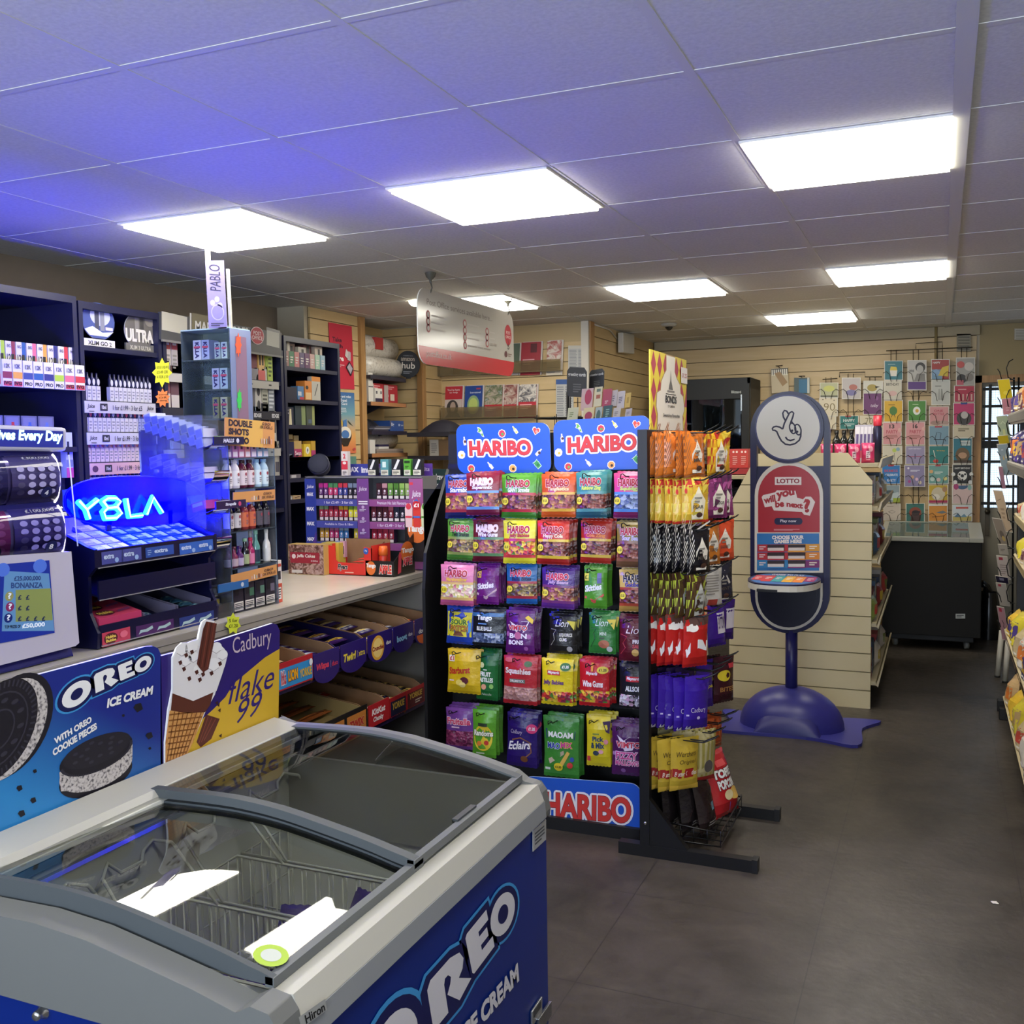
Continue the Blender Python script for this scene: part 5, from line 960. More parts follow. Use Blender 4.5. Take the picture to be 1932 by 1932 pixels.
mb.lathe([(0, .035), (.046, .035), (.052, .028), (.054, 0), (.05, -.03), (.03, -.045), (0, -.045)], cc, M('#23263a', .75), 28, ax); mb.lathe([(.0525, .030), (.0545, .026), (.0545, .022)], cc, M('#4a4e6c', .4), 28, ax); mb.one('smart_speaker', 'round dark blue speaker tilted on top of the purple display', 'speaker')
P = fpx(('y', 4.62), (797, 948), (850, 950), (797, 884)); t = thing('counter_sign', 'dark green and pink cash withdrawal sign standing behind the black panel', 'sign', (-2.55, 4.62, .95)); mb = MB(); mb.obox(F((P.o.x, 4.62, WZ), P.u, UZ).o, P.u, UZ * (Y(797, 884, 4.62).z - WZ), (0, .004, 0), M('#1f3a38', .4)); mb.rect(P, .0, -.6, 1, .33, '#c88a94', .0005); mb.text(P, .1, .68, .85, .86, 'Withdraw /', '#e4e8e4', .001, bold=.02); mb.text(P, .05, .42, .95, .6, 'deposit cash', '#e4e8e4', .001, bold=.02); mb.build('panel', t)
# ================================================================ BACK BAR SHELVING (against the counter-side wall)
SX = -3.35; SQ = ('x', SX)
sy = lambda px, py=700: X(px, py, SX).y
sz = lambda px, py: X(px, py, SX).z
NVY = noise_mat('navy_laminate_glow_tint', ['#171934', '#1d1f40'], 5, .4)  # the sign's blue glow is put into this navy and the back panels
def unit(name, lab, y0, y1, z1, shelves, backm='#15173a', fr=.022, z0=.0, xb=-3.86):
    t = thing(name, lab, 'shelving unit', ((SX + xb) / 2, (y0 + y1) / 2, 0), 'dark shelving units behind the counter'); mb = MB()
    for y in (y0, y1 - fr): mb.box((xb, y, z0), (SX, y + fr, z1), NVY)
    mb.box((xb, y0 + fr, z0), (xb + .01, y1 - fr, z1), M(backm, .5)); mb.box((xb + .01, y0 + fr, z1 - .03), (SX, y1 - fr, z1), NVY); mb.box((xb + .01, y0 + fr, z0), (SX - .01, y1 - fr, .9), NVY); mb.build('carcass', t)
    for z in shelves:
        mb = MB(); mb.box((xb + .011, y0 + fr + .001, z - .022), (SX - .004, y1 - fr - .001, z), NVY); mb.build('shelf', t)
    return t
u1y = (1.9, 3.195); u2y = (3.205, 3.69); u3y = (3.70, 4.63); u4y = (4.64, 5.2)
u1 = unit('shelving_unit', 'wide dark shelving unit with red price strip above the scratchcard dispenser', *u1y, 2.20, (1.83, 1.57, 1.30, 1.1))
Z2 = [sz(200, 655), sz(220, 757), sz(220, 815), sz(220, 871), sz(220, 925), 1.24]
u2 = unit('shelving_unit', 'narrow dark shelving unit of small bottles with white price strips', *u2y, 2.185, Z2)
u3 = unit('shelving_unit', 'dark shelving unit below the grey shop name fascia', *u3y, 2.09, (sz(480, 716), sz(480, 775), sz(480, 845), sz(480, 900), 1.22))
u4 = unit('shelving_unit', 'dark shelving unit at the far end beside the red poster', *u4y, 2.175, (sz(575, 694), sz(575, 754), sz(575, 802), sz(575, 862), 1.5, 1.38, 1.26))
# fascia over the third unit
t = thing('shop_fascia', 'grey shop name fascia with white letters over the back shelves', 'sign', (SX, 4.16, 2.0)); FQ = ('x', SX + .012)
mb = MB(); P = fpx(FQ, (304, 640), (531, 672), (304, 588)); mb.obox(P.o, P.u, P.v, -P.n * .02, M('#4a4a4a', .45)); mb.obox(P(0, 0), P.u, P.v * -.08, P.n * .01, M('#7c7a76', .4)); mb.build('panel', t)
mb = MB(); mb.art(fpx(FQ, (305, 622), (353, 632), (305, 587)), [('r', 0, 0, 1, 1, '#b9b5a4')]); mb.build('blank_panel', t)
mb = MB(); mb.art(fpx(FQ, (503, 651), (527, 657), (503, 617)), [('r', 0, 0, 1, .84, '#b9b8ac'), ('r', -.02, .84, 1.05, 1.0, '#8c8a84')]); mb.build('blank_panel', t)
mb = MB(); mb.art(fpx(FQ, (358, 634), (361, 635), (358, 590)), [('r', 0, 0, 1, 1, '#d0cdc4')]); mb.build('blank_panel', t)
mb = MB(); mb.art(fpx(FQ, (362, 636), (392, 641), (362, 590)), [('r', 0, 0, 1, 1, '#7a7258')]); mb.build('blank_panel', t)
FQ2 = ('x', SX + .015); mb = MB(); mb.text(fpx(FQ2, (368, 624), (400, 628), (368, 605)), 0, 0, 1, 1, 'MAR', '#d4d2cc', bold=.03); mb.text(fpx(FQ2, (422, 630), (468, 635), (422, 613)), 0, 0, 1, 1, 'STORES', '#d4d2cc', bold=.03)
mb.build('lettering', t); mb = MB(); P = fpx(FQ2, (472, 648), (498, 652), (472, 614)); mb.disc(P, .5, .5, .5, .5, '#d8c0c0', .0006); mb.disc(P, .5, .5, .46, .46, '#a8303c', .0010); mb.text(P, .22, .52, .78, .74, 'POST', '#e8d8d8', .0016, bold=.01); mb.text(P, .12, .26, .88, .48, 'OFFICE', '#e8d8d8', .0016, bold=.01); mb.build('round_logo', t)
def strip_on(px, items, bg, lab=None, par=None, x=SX + .001):
    mb = MB(); P = fpx(('x', x), *px); mb.obox(P.o, P.u, P.v, P.n * .004, M(bg, .4)); P.o += P.n * .0042; mb.art(P, items); return mb.build('price_strip', par)
# unit 1: tall vape cartons and red strip
strip_on(((56, 731), (151, 733), (56, 711)), [('t', .37, .25, .56, .75, 'IVG', '#f0e4e4', {'bold': .05})], '#d04a5c', par=u1); strip_on(((-40, 725), (20, 724), (-40, 705)), [('p', [(.7, .2), (.85, .7), (1, .2)], '#e07a70')], '#c84a44', par=u1)
strip_on(((22, 727), (55, 731), (22, 707)), [('t', .1, .5, .2, .75, '£', '#e8e4ec'), ('t', .42, .22, .94, .78, '7.49', '#f4f4f8', {'bold': .0})], '#15162a', par=u1)
cols = ['#a8c83c', '#8a3044', '#2a5a8c', '#d86a78', '#e0a040', '#30346c', '#c83a40', '#3a4a7c']
for i in range(8):
    px = 4 + i * 19.8 - 8; P = F((SX - .012, sy(px, 680), 1.8305), (0, sy(px + 17.5, 680) - sy(px, 680), 0), (0, 0, .155))
    c = cols[i]; carton('vape_carton', f'tall white carton with {["lime", "maroon", "blue", "pink", "orange", "navy", "red", "slate"][i]} side over the red strip', 'carton', P, .06, '#d8d4cc', [('r', .6, .28, 1, 1, c), ('t', .1, .5, .5, .68, '12', '#2a2a34', {'bold': .03}), ('r', .55, .42, .85, .68, '#1c1c24'), ('t', .15, .84, .5, .92, 'IVG', '#30303a'), ('r', .05, .30, .6, .36, c)], 'tall white cartons over the red price strip')
for i in range(8):
    px = -2 + i * 19.6; P = F((SX + .018, sy(px, 690), 1.806), (0, sy(px + 17.5, 690) - sy(px, 690), 0), (0, 0, .105))
    c = cols[(i * 3 + 1) % 8]; carton('vape_carton', f'short white carton with {["maroon", "orange", "lime", "blue", "navy", "slate", "pink", "red"][i]} band standing in front of the tall ones', 'carton', P, .026, '#dcd8d0', [('r', 0, .3, 1, .55, c), ('r', .05, .02, .95, .2, '#c8384c' if i in (0, 1, 6, 7) else '#e0dcd4'), ('t', .1, .06, .9, .2, 'PRO' if 2 <= i <= 5 else 'IVG', '#18181c', {'bold': .05}), ('t', .2, .68, .8, .84, '12K', '#4a4a54')], 'short white cartons over the red price strip')
mb = MB()
for i in range(4):
    px = -14 + i * 32; P = F((SX - .03, sy(px, 780), 1.5705), (0, sy(px + 29, 780) - sy(px, 780), 0), (0, 0, .125)); c = ('#b03048', '#b02c34', '#3a5a94', '#5a70a8')[i]
    carton('device_carton', f'dark grey carton with bottle picture, {ORD[i]} along the shelf under the red strip', 'carton', P, .05, '#5f6274', [('r', .1, .2, .9, .95, '#6f7388'), ('r', .4, .4, .66, .7, c), ('r', .44, .7, .62, .8, c), ('r', 0, .05, 1, .2, '#2c2a3c'), ('t', .08, .2, .45, .3, 'PRO', '#d8d4dc', {'bold': .04}), ('l', .1, .02, .9, .1, 1, '#a8a4b4')], 'dark cartons under the red price strip')
P = F((SX - .02, sy(130, 830), 1.44), (0, sy(143, 830) - sy(130, 830), 0), (0, 0, .19)); carton('device_carton', 'white and pink carton beside the top corner of the dispenser', 'carton', P, .05, '#c8d0e4', [('r', 0, 0, 1, .22, '#c84aa0'), ('r', .2, .5, .5, .8, '#1c2440'), ('r', 0, .24, 1, .4, '#7a86b0')])
mb = MB(); mb.box((SX - .10, 3.02, 1.39), (SX - .05, 3.14, 1.439), M('#20243c', .4)); mb.box((SX - .12, 3.0, 1.301), (SX - .04, 3.16, 1.39), M('#2a4ac8', .4)); mb.one('blue_box', 'plain blue box on the shelf beside the dispenser', 'box')
# unit 2: display cut-outs and bottle rows
def cutout(px, py, rx, ry, base, lab, items, bcol, btxt, ink):
    t = thing('display_card', lab, 'display card', (SX - .03, sy(px), Z2[0] + .0005), 'round display cards on the top shelf'); q = ('x', SX - .03)
    mb = MB(); c = at(px, py, q); u = at(px + rx, py, q) - c; v = at(px, py - ry, q) - c; P = F(c, (0, u.y, 0), (0, 0, v.z))
    pts = [P(math.cos(i * math.pi / 16), math.sin(i * math.pi / 16)) for i in range(-6, 23)]; mb.prism(pts, (-.004, 0, 0), M(base, .4), M('#d0ccd8', .4)); mb.art(P, items); mb.build('picture_disc', t)
    mb = MB(); mb.obox((SX - .028, c.y - abs(u.y) * .95, Z2[0] + .0005), (0, abs(u.y) * 1.9, 0), (0, 0, v.z * .42), (-.01, 0, 0), M(bcol, .4)); B = F((SX - .0275, c.y - abs(u.y) * .95, Z2[0] + .0005), (0, abs(u.y) * 1.9, 0), (0, 0, v.z * .42)); mb.text(B, .12, .2, .88, .75, btxt, ink, bold=.02); mb.build('base_strip', t)
cutout(186, 606, 30, 35, '#4a5a94', 'round display card with two grey pens and white base strip', [('d', .1, .3, .62, .55, '#c8cce0'), ('r', -.25, -.5, .02, .62, '#4a4c5c'), ('r', .08, -.5, .35, .6, '#8a8c98'), ('r', .4, -.45, .85, -.28, '#e0d0d4'), ('p', [(-.9, -.5), (-.4, -.3), (.2, -.6), (.9, -.5), (.5, -.8), (-.6, -.8)], '#d8dae8')], '#dcdae0', 'XLIM GO 2', '#3a3a44')
cutout(263, 625, 27, 34, '#6a6660', 'round display card with pale lettering and grey base strip', [('r', -.3, -.5, -.02, .8, '#8a8680'), ('r', .05, -.5, .3, .75, '#4a4844'), ('t', -.95, -.62, .95, .1, 'ULTRA', '#dcd8cc', {'bold': .05}), ('d', .7, .62, .32, .3, '#8a8478')], '#6a6864', 'XLIM 3 ULTRA', '#c8c4b8')
BOTT = ((Z2[1], 160, 291, '#1c1c40', ['#c8c8d8'], 'top', 16, {4, 5}), (Z2[2], 160, 292, '#1a1a48', ['#c8c8d8', '#c85a70'], 'second', 16, ()), (Z2[3], 163, 293, '#d0a0a8', ['#c8606c', '#6a90b0', '#d88a70'], 'third', 16, ()), (Z2[4], 164, 294, '#20206a', ['#c84a6c', '#5a70d0', '#b070c0'], 'lowest', 16, ()))
for z, a, b_, col, accs, nm, n, skip in BOTT:
    y0, y1 = sy(a, 750), sy(b_, 760); w = (y1 - y0) / n
    for i in range(n):
        if i in skip: continue
        P = F((SX - .012, y0 + w * i + .002, z + .0005), (0, w - .004, 0), (0, 0, .118)); mb = MB(); r = (w - .005) / 2; c = V((SX - .012 - r, y0 + w * (i + .5), z + .0005))
        mb.obox(P.o, P.u, P.v * .52, -P.n * r * 2, M('#c9c7d0' if nm != 'third' else '#d8c8d0', .4)); mb.lathe([(r * .95, .058), (r * .95, .095), (r * .5, .104), (r * .45, .118), (0, .119)], c, M(col, .35), 8)
        D = F(P(0, 0), P.u, P.v); mb.art(F((SX - .0115, P.o.y, P.o.z + .062), P.u, (0, 0, .034)), [('d', .5, .5, .34, .42, accs[i % len(accs)])]); mb.lines(D, .15, .08, .85, .42, 3, '#8a8898', .0008)
        mb.one('liquid_bottle', f'small boxed liquid bottle, {ORD[i]} along the {nm} bottle row', 'bottle', 'small liquid bottles, ' + nm + ' row')
for (z, a, b_, c) in ((Z2[1], 158, 292, '#bcbac4'), (Z2[2], 160, 293, '#c0c0d0'), (Z2[3], 163, 294, '#d8b0b8')):
    yy0, yy1 = sy(a, 760), sy(b_, 770); P = face_e(yy0, yy1, z - .055, z - .004, SX + .001); mb = MB(); mb.obox(P.o, P.u, P.v, P.n * .004, M(c, .4)); P.o += P.n * .0042
    J = [('t', .03, .3, .13, .75, 'Juice', '#22222c', {'sh': .25}), ('r', .05, .12, .12, .18, '#22222c')] if c[1] != 'd' else [('d', .07, .5, .04, .28, '#5a3a60')]
    mb.art(P, J + [('r', .2, .22, .3, .82, '#22223a'), ('t', .22, .35, .28, .68, '10ml', '#e0e0e8'), ('t', .37, .3, .79, .72, '1 for £1.99 · 3 for £5', '#33333f', {'bold': .01}), ('t', .86, .3, .96, .75, 'Juice', '#22222c', {'sh': .25})]); mb.build('price_strip', u2)
# unit 3: rows of cartons, white strips
z3 = (sz(480, 716), sz(480, 775), sz(480, 845), sz(480, 900))
def shelf_row(px0, px1, z, n, hs, colsets, nm, unit_lab, grp, d=.08, pyr=750):
    y0, y1 = sy(px0, pyr), sy(px1, pyr); w = (y1 - y0) / n
    for i in range(n):
        cs = colsets[i % len(colsets)]
        if cs is None: continue
        col, its = cs; h = hs[i % len(hs)]; P = F((SX - .02, y0 + w * i + .003, z + .0005), (0, w - .006, 0), (0, 0, h))
        carton(nm, unit_lab % (ORD[i], i) if '%s' in unit_lab and '%d' in unit_lab else unit_lab.replace('#', ORD[i]), 'carton', P, d, col, its, grp)
WH = lambda c, c2='#d0ccc8': (c2, [('r', 0, .55, 1, 1, c), ('r', .2, .65, .8, .9, '#dcd4cc'), ('l', .15, .08, .85, .45, 4, '#8a8680')])
shelf_row(305, 345, z3[0], 3, [.21, .2, .2], [WH('#b04a44', '#b8b0a8'), WH('#a84848', '#c0b8b0'), WH('#98404c', '#b0a8a8')], 'pod_carton', 'red-topped carton, # from the near end, near the frosted tower', 'red-topped cartons on the fascia unit')
shelf_row(448, 522, z3[0], 5, [.21, .2, .17, .18, .19], [('#2a2a2e', [('r', 0, 0, 1, .4, '#c8c4bc'), ('l', .1, .06, .9, .34, 4, '#55514c'), ('d', .5, .62, .15, .08, '#e0dcc8'), ('r', .2, .8, .9, .98, '#b83a34')]), ('#2a2a2e', [('r', 0, 0, 1, .4, '#c8c4bc'), ('l', .1, .06, .9, .34, 4, '#55514c'), ('d', .5, .62, .15, .08, '#e0dcc8')]), ('#6a2030', [('r', 0, 0, 1, .35, '#8a868a')]), ('#c89a4c', [('r', .1, .3, .9, .9, '#d8b070'), ('r', .2, .45, .42, .75, '#2a2420'), ('r', .58, .45, .8, .75, '#2a2420'), ('r', 0, 0, 1, .3, '#d86a64')]), ('#9aae40', [('r', .3, 0, 1, 1, '#b4c85c'), ('l', .4, .1, .9, .8, 6, '#4a5a20')])], 'pod_carton', 'mixed tall carton, # along the shelf under the shop name fascia', 'tall cartons under the fascia')
shelf_row(448, 524, z3[1], 6, [.20, .19, .17, .23, .24, .13], [('#4a485c', [('r', .2, .2, .8, .85, '#3a3848')]), ('#3f3d50', [('r', .2, .2, .8, .85, '#5a5870')]), ('#6c6a70', []), ('#c8c4bc', [('d', .5, .75, .25, .1, '#3a3a40'), ('d', .5, .45, .25, .1, '#3a3a40'), ('d', .5, .15, .25, .1, '#3a3a40')]), ('#b8b8a8', [('r', .1, .45, .9, .95, '#d0d0c0'), ('l', .1, .05, .9, .4, 4, '#55544c')]), ('#8a9098', [('l', .05, .1, .95, .9, 5, '#d8dce0')])], 'device_carton', 'grey and white carton, # along the second shelf beyond the frosted tower', 'grey and white cartons on the fascia unit')
shelf_row(312, 345, z3[1], 2, [.22, .2], [('#8a5058', [('r', 0, 0, 1, .3, '#c8c0b8')]), ('#6a4a50', [('r', 0, 0, 1, .3, '#c8c0b8')])], 'device_carton', 'dull red carton, # behind the two star tags', 'dull red cartons behind the stars')
shelf_row(310, 420, z3[2], 7, [.16, .19, .14], [('#b8b49c', [('r', .2, .1, .8, .5, '#d8d4bc')]), ('#a8a8b4', [('r', 0, .5, 1, .9, '#d0c890')]), ('#c4c0b0', [('l', .1, .1, .9, .8, 4, '#6a6660')])], 'device_carton', 'cream carton, # along the shelf behind the lozenge dispenser', 'cream cartons behind the lozenge dispenser')
shelf_row(452, 526, z3[2], 5, [.2, .15, .22, .24, .2], [('#30304a', [('r', .1, .5, .9, .9, '#c8c4c0')]), ('#c87a54', [('l', .2, .2, .8, .8, 4, '#3a2a28')]), ('#8fa0b0', [('r', .2, .2, .8, .6, '#2a3048')]), ('#2a2c40', [('l', .1, .2, .9, .6, 5, '#c8ccd4')]), ('#c8c4bc', [('r', .1, .4, .9, .9, '#3a3c48')])], 'device_carton', 'small carton, # along the third shelf, behind the orange header card', 'small cartons behind the orange header card')
shelf_row(520, 530, z3[3], 1, [.19], [('#c0bcb4', [('r', .1, .1, .9, .4, '#5a5664'), ('p', [(.2, .6), (.8, .95), (.9, .9)], '#2a2a30')])], 'device_carton', 'pale carton at the far end of the fourth shelf, beside the clear tower', None)
for z, a, b_, txt in ((z3[0], 304, 525, ''), (z3[1], 304, 525, 'EDGE'), (z3[2], 304, 525, '')):
    P = face_e(sy(a, 740), sy(b_, 740), z - .045, z - .004, SX + .001); mb = MB(); mb.obox(P.o, P.u, P.v, P.n * .004, M('#bcb8b0' if not txt else '#2c2c38', .4)); P.o += P.n * .0045
    if txt: mb.text(P, .75, .25, .82, .78, txt, '#d8d8dc', bold=.05); mb.text(P, .92, .25, .99, .78, txt, '#d8d8dc', bold=.05)
    else: mb.lines(P, .72, .3, .76, .7, 1, '#3a3834'); mb.lines(P, .9, .3, .94, .7, 1, '#3a3834')
    mb.build('price_strip', u3)
# unit 4
z4 = (sz(575, 694), sz(575, 754), sz(575, 802), sz(575, 862), 1.5, 1.38, 1.26)
PAL4 = ['#c8c0b0', '#9a8078', '#b8b0a4', '#6a3a3c', '#c0b0a0', '#3a5a70']
for i in range(5):
    P = F((SX - .03 - .02 * (i % 2), sy(540 + i * 15.5, 660), z4[0] + .0005 + .125 * 0), (0, .075, 0), (0, 0, .15 - .015 * (i % 3)))
    carton('pod_carton', f'tall carton with dark figure, {ORD[i]} along the top shelf beside the red poster', 'carton', P, .08, PAL4[i], [('r', .4, .55, .7, .9, '#2a2624'), ('r', 0, .5, 1, .54, '#8a8078')], 'tall cartons on the end unit top shelf')
for i in range(8):
    P = F((SX - .01, sy(539 + i * 9.8, 680), z4[0] + .0005), (0, .046, 0), (0, 0, .085)); carton('pod_carton', f'small coloured carton, {ORD[i]} along the front of the end unit top shelf', 'carton', P, .018, ('#a88078', '#3a7a54', '#c87a78', '#5a4a70', '#6a3a64', '#d0a8a0', '#a8c8b0', '#9ab8c8')[i], [('l', .2, .2, .8, .7, 3, '#e0d8d0')], 'small cartons on the end unit top shelf')
def misc(name, lab, px0, px1, py0, z, d, col, items, grp=None, dx=-.03, cat='box'):
    y0, y1 = sy(px0, py0), sy(px1, py0); h = X(px0, py0, SX + dx).z - z; P = F((SX + dx, y0, z + .0005), (0, y1 - y0, 0), (0, 0, max(h, .02))); return carton(name, lab, cat, P, d, col, items, grp)
misc('lighter_box', 'low navy box on the second shelf of the end unit', 541, 568, 730, z4[1], .1, '#22243c', []); misc('razor_pack', 'dark card pack at the back of the second shelf of the end unit', 563, 578, 707, z4[1], .02, '#4a4240', [('r', .1, .8, .9, .95, '#a83c34')], dx=-.14)
misc('paper_pack', 'small blue and white pack on the second shelf of the end unit', 570, 581, 729, z4[1], .05, '#5a88b8', [('r', 0, .3, .6, .6, '#d8dce4'), ('r', .3, 0, 1, .2, '#c83c4c')]); misc('lighter_box', 'orange box with bottle outlines on the second shelf of the end unit', 583, 596, 719, z4[1], .06, '#e08a3c', [('r', .1, .05, .9, .4, '#f0c890'), ('d', .3, .65, .2, .1, '#2a2420')]); misc('pen_pack', 'white and orange pen pack on the second shelf of the end unit', 596, 612, 711, z4[1], .03, '#c8c4b8', [('r', 0, .8, 1, 1, '#e8943c'), ('k', [(.3, .2), (.7, .7)], .006, '#3a3834')])
misc('matches_pack', 'dark pack with cream flash on the third shelf of the end unit', 543, 562, 768, z4[2], .06, '#262a44', [('p', [(.5, 0), (.8, 0), (.75, .9), (.6, .9)], '#e8dcb8'), ('l', .05, .4, .5, .9, 3, '#d8d4d8')]); misc('paper_pack', 'dark green pack on the third shelf of the end unit', 565, 584, 766, z4[2], .05, '#2c3c44', [('r', .6, 0, 1, 1, '#8a9a68')]); misc('paper_pack', 'dull olive pack at the end of the third shelf of the end unit', 586, 601, 766, z4[2], .05, '#4a5244', [('r', .7, 0, 1, 1, '#a0a868'), ('r', .2, .1, .6, .3, '#5a6a84')])
misc('paper_pack', 'narrow dark and pink pack on the fourth shelf of the end unit', 544, 563, 834, z4[3], .06, '#1c1f4c', [('r', 0, 0, .35, 1, '#c83c74')]); misc('filter_box', 'cream box with pink label on the fourth shelf of the end unit', 563, 577, 832, z4[3], .06, '#c8a868', [('r', 0, 0, 1, .5, '#b8386c'), ('t', .1, .1, .9, .38, 'Swan', '#f0e0e4')]); misc('filter_box', 'yellow box with black bird mark on the fourth shelf of the end unit', 582, 594, 838, z4[3], .06, '#e8c83c', [('d', .5, .5, .3, .3, '#f0ece0'), ('p', [(.4, .3), (.6, .5), (.55, .7), (.45, .6)], '#1c1a18')]); misc('filter_box', 'gold and pink box at the end of the fourth shelf of the end unit', 595, 603, 832, z4[3], .06, '#c8a03c', [('r', 0, 0, 1, .4, '#b03870')])
for i in range(5): misc('cigar_pack', f'round-topped brown pack, {ORD[i]} behind the boxes on the fourth shelf of the end unit', 548 + i * 11, 557 + i * 11, 822 - 2 * (i % 2), z4[3], .03, ('#8a7060', '#6a5c58', '#a89878', '#6a5040', '#c8a868')[i], [('r', 0, .8, 1, 1, '#d8c8a0')], 'brown packs on the end unit', -.14)
misc('paper_pack', 'dark teal pack on the fifth shelf of the end unit', 547, 562, 888, z4[4], .06, '#2a3c54', [('l', .1, .3, .9, .9, 3, '#a8b4c4'), ('r', .2, .1, .5, .3, '#d8dce0')]); misc('filter_box', 'cream and yellow box on the fifth shelf of the end unit', 565, 578, 884, z4[4], .06, '#c8b478', [('r', .1, .1, .6, .5, '#2a4a74'), ('r', .5, 0, 1, .2, '#d87a3c')])
misc('paper_pack', 'grey folded pack on the sixth shelf of the end unit', 547, 577, 938, z4[5], .08, '#6a6470', [('r', .4, .1, .7, .9, '#c8c4c8')]); misc('filter_box', 'white box with dark window on the lowest open shelf of the end unit', 547, 561, 980, z4[6], .07, '#c0bcb4', [('r', .15, .1, .6, .45, '#1c2a34'), ('r', .1, .7, .9, .85, '#4a4c54')]); misc('filter_box', 'cream box with bird prints on the lowest open shelf of the end unit', 563, 577, 985, z4[6], .07, '#b89c78', [('d', .35, .4, .2, .15, '#5a3c34'), ('d', .7, .6, .2, .15, '#5a3c34')])
# ================================================================ POST OFFICE END
# posters on the slatted pier
QX = ('x', -3.646)
mb = MB(); P = fpx(QX, (626, 732), (669, 735), (620, 608)); mb.obox(P.o, P.u, P.v, -P.n * .003, M('#c42c44', .35))
IN = '#4a1430'
mb.art(P, [('t', .12, .72, .52, .79, 'Take', IN, {'bold': .03}), ('t', .12, .63, .55, .69, 'cash', IN, {'bold': .03}), ('t', .12, .53, .42, .59, 'out', IN, {'bold': .03}), ('t', .12, .43, .56, .51, 'here', '#f0e4e6', {'bold': .04}), ('l', .1, .33, .6, .38, 2, '#e8b8c0'), ('p', [(.62, .52), (.72, .48), (.78, .58), (.68, .63)], '#d0c8c8'), ('p', [(.72, .46), (.86, .44), (.88, .58), (.78, .6)], '#b8b0b4'), ('p', [(.64, .34), (.84, .20), (.97, .33), (.8, .44)], '#22202c'), ('p', [(.68, .34), (.83, .24), (.93, .33), (.8, .41)], '#b0a8b4'), ('d', .12, .08, .07, .025, '#e08a94')])
mb.one('poster', 'red poster with dark and white words and a hand of banknotes', 'poster', 'posters on the slatted pier')
mb = MB(); P = fpx(QX, (629, 856), (672, 855), (625, 738))
m, nt, b = _new('poster_colour_bands'); tc = nt.nodes.new('ShaderNodeTexCoord'); sx = nt.nodes.new('ShaderNodeSeparateXYZ'); nt.links.new(tc.outputs['Object'], sx.inputs[0]); cr = nt.nodes.new('ShaderNodeValToRGB'); e = cr.color_ramp.elements
mr = nt.nodes.new('ShaderNodeMapRange'); mr.inputs['From Max'].default_value = .42; nt.links.new(sx.outputs['Z'], mr.inputs[0]); nt.links.new(mr.outputs[0], cr.inputs[0]); nt.links.new(cr.outputs[0], b.inputs['Base Color']); b.inputs['Roughness'].default_value = .4
e[0].color = lin('#d8704c'); e[1].color = lin('#2a5aa0'); q = e.new(.3); q.color = lin('#e0a860'); q = e.new(.62); q.color = lin('#6fa0b0')
mb.obox(P.o, P.u, P.v, -P.n * .003, m)
mb.art(P, [('t', .05, .9, .85, .95, 'Tap, sip and relax', '#eef0f4', {'bold': .02}), ('t', .05, .84, .65, .89, 'with a Travel', '#eef0f4', {'bold': .02}), ('t', .05, .78, .65, .83, 'Money Card', '#eef0f4', {'bold': .02}), ('l', .05, .64, .62, .75, 4, '#c8d4dc'), ('d', .3, .5, .12, .07, '#e8c83c'), ('p', [(.42, .34), (.62, .34), (.6, .56), (.46, .54)], '#4a7ab8'), ('p', [(.65, .55), (.72, .52), (.9, .44), (.7, .5)], '#3a4a34'), ('d', .52, .3, .28, .14, '#2c2420'), ('d', .52, .33, .26, .11, '#e8e2d8'), ('d', .52, .31, .17, .07, '#4a78b8'), ('p', [(.26, .25), (.78, .25), (.62, .12), (.44, .12)], '#2c2420'), ('d', .9, .07, .06, .02, '#c84a54')])
mb.one('poster', 'blue to orange poster with a coconut drink below the red poster', 'poster', 'posters on the slatted pier')
mb = MB(); P = fpx(QX, (630, 888), (673, 888), (629, 860)); mb.obox(P.o, P.u, P.v, -P.n * .003, M('#5c8a80', .4)); mb.text(P, .1, .1, .85, .4, 'your savings', '#c8d4cc'); mb.one('poster', 'teal strip poster just under the coconut poster', 'poster', 'posters on the slatted pier')
# alcove shelves (wood edge, dark underside)
AX = -3.90
def ashelf(lab, pxr, pyr, z, edge, x1=-3.60):
    t = thing('wall_shelf', lab, 'shelf', (AX + .15, 6.28, z), 'alcove shelves beside the posters'); mb = MB()
    mb.prism([(AX, 5.96, z), (x1, 5.96, z), (x1, 6.45, z), (x1 - .02, 6.5, z), (AX, 6.64, z)], (0, 0, -.025), M('#2a2634', .5)); mb.build('board', t)
    mb = MB(); mb.prism([(x1, 5.96, z + .001), (x1 + .004, 5.96, z + .001), (x1 + .004, 6.45, z + .001), (x1, 6.45, z + .001)], (0, 0, -.027), M(edge, .5)); mb.build('edge_strip', t)
    mb = MB(); mb.prism([(AX, 6.2, z - .026), (x1 - .06, 6.2, z - .026), (AX, 6.2, z - .12)], (0, .02, 0), M('#3a3644', .5)); mb.build('bracket', t); return z
zA = [Y(745, p, 6.3).z for p in (708, 760, 822, 868)]
zA = [2.045, 1.862, 1.662, 1.505]
for z, lab, e in zip(zA, ('dark highest alcove shelf carrying rolls of bubble wrap', 'oak-edged alcove shelf with red postal boxes', 'dark alcove shelf with a bag and blue box', 'oak-edged lowest alcove shelf with a wrap roll and cards'), ('#2c2a38', '#a8744c', '#242034', '#a8744c')): ashelf(lab, 0, 0, z, e)
WRAP = noise_mat('bubble_wrap', ['#c4bcb0', '#d8d2c8', '#b0a89c'], 40, .25, .5)
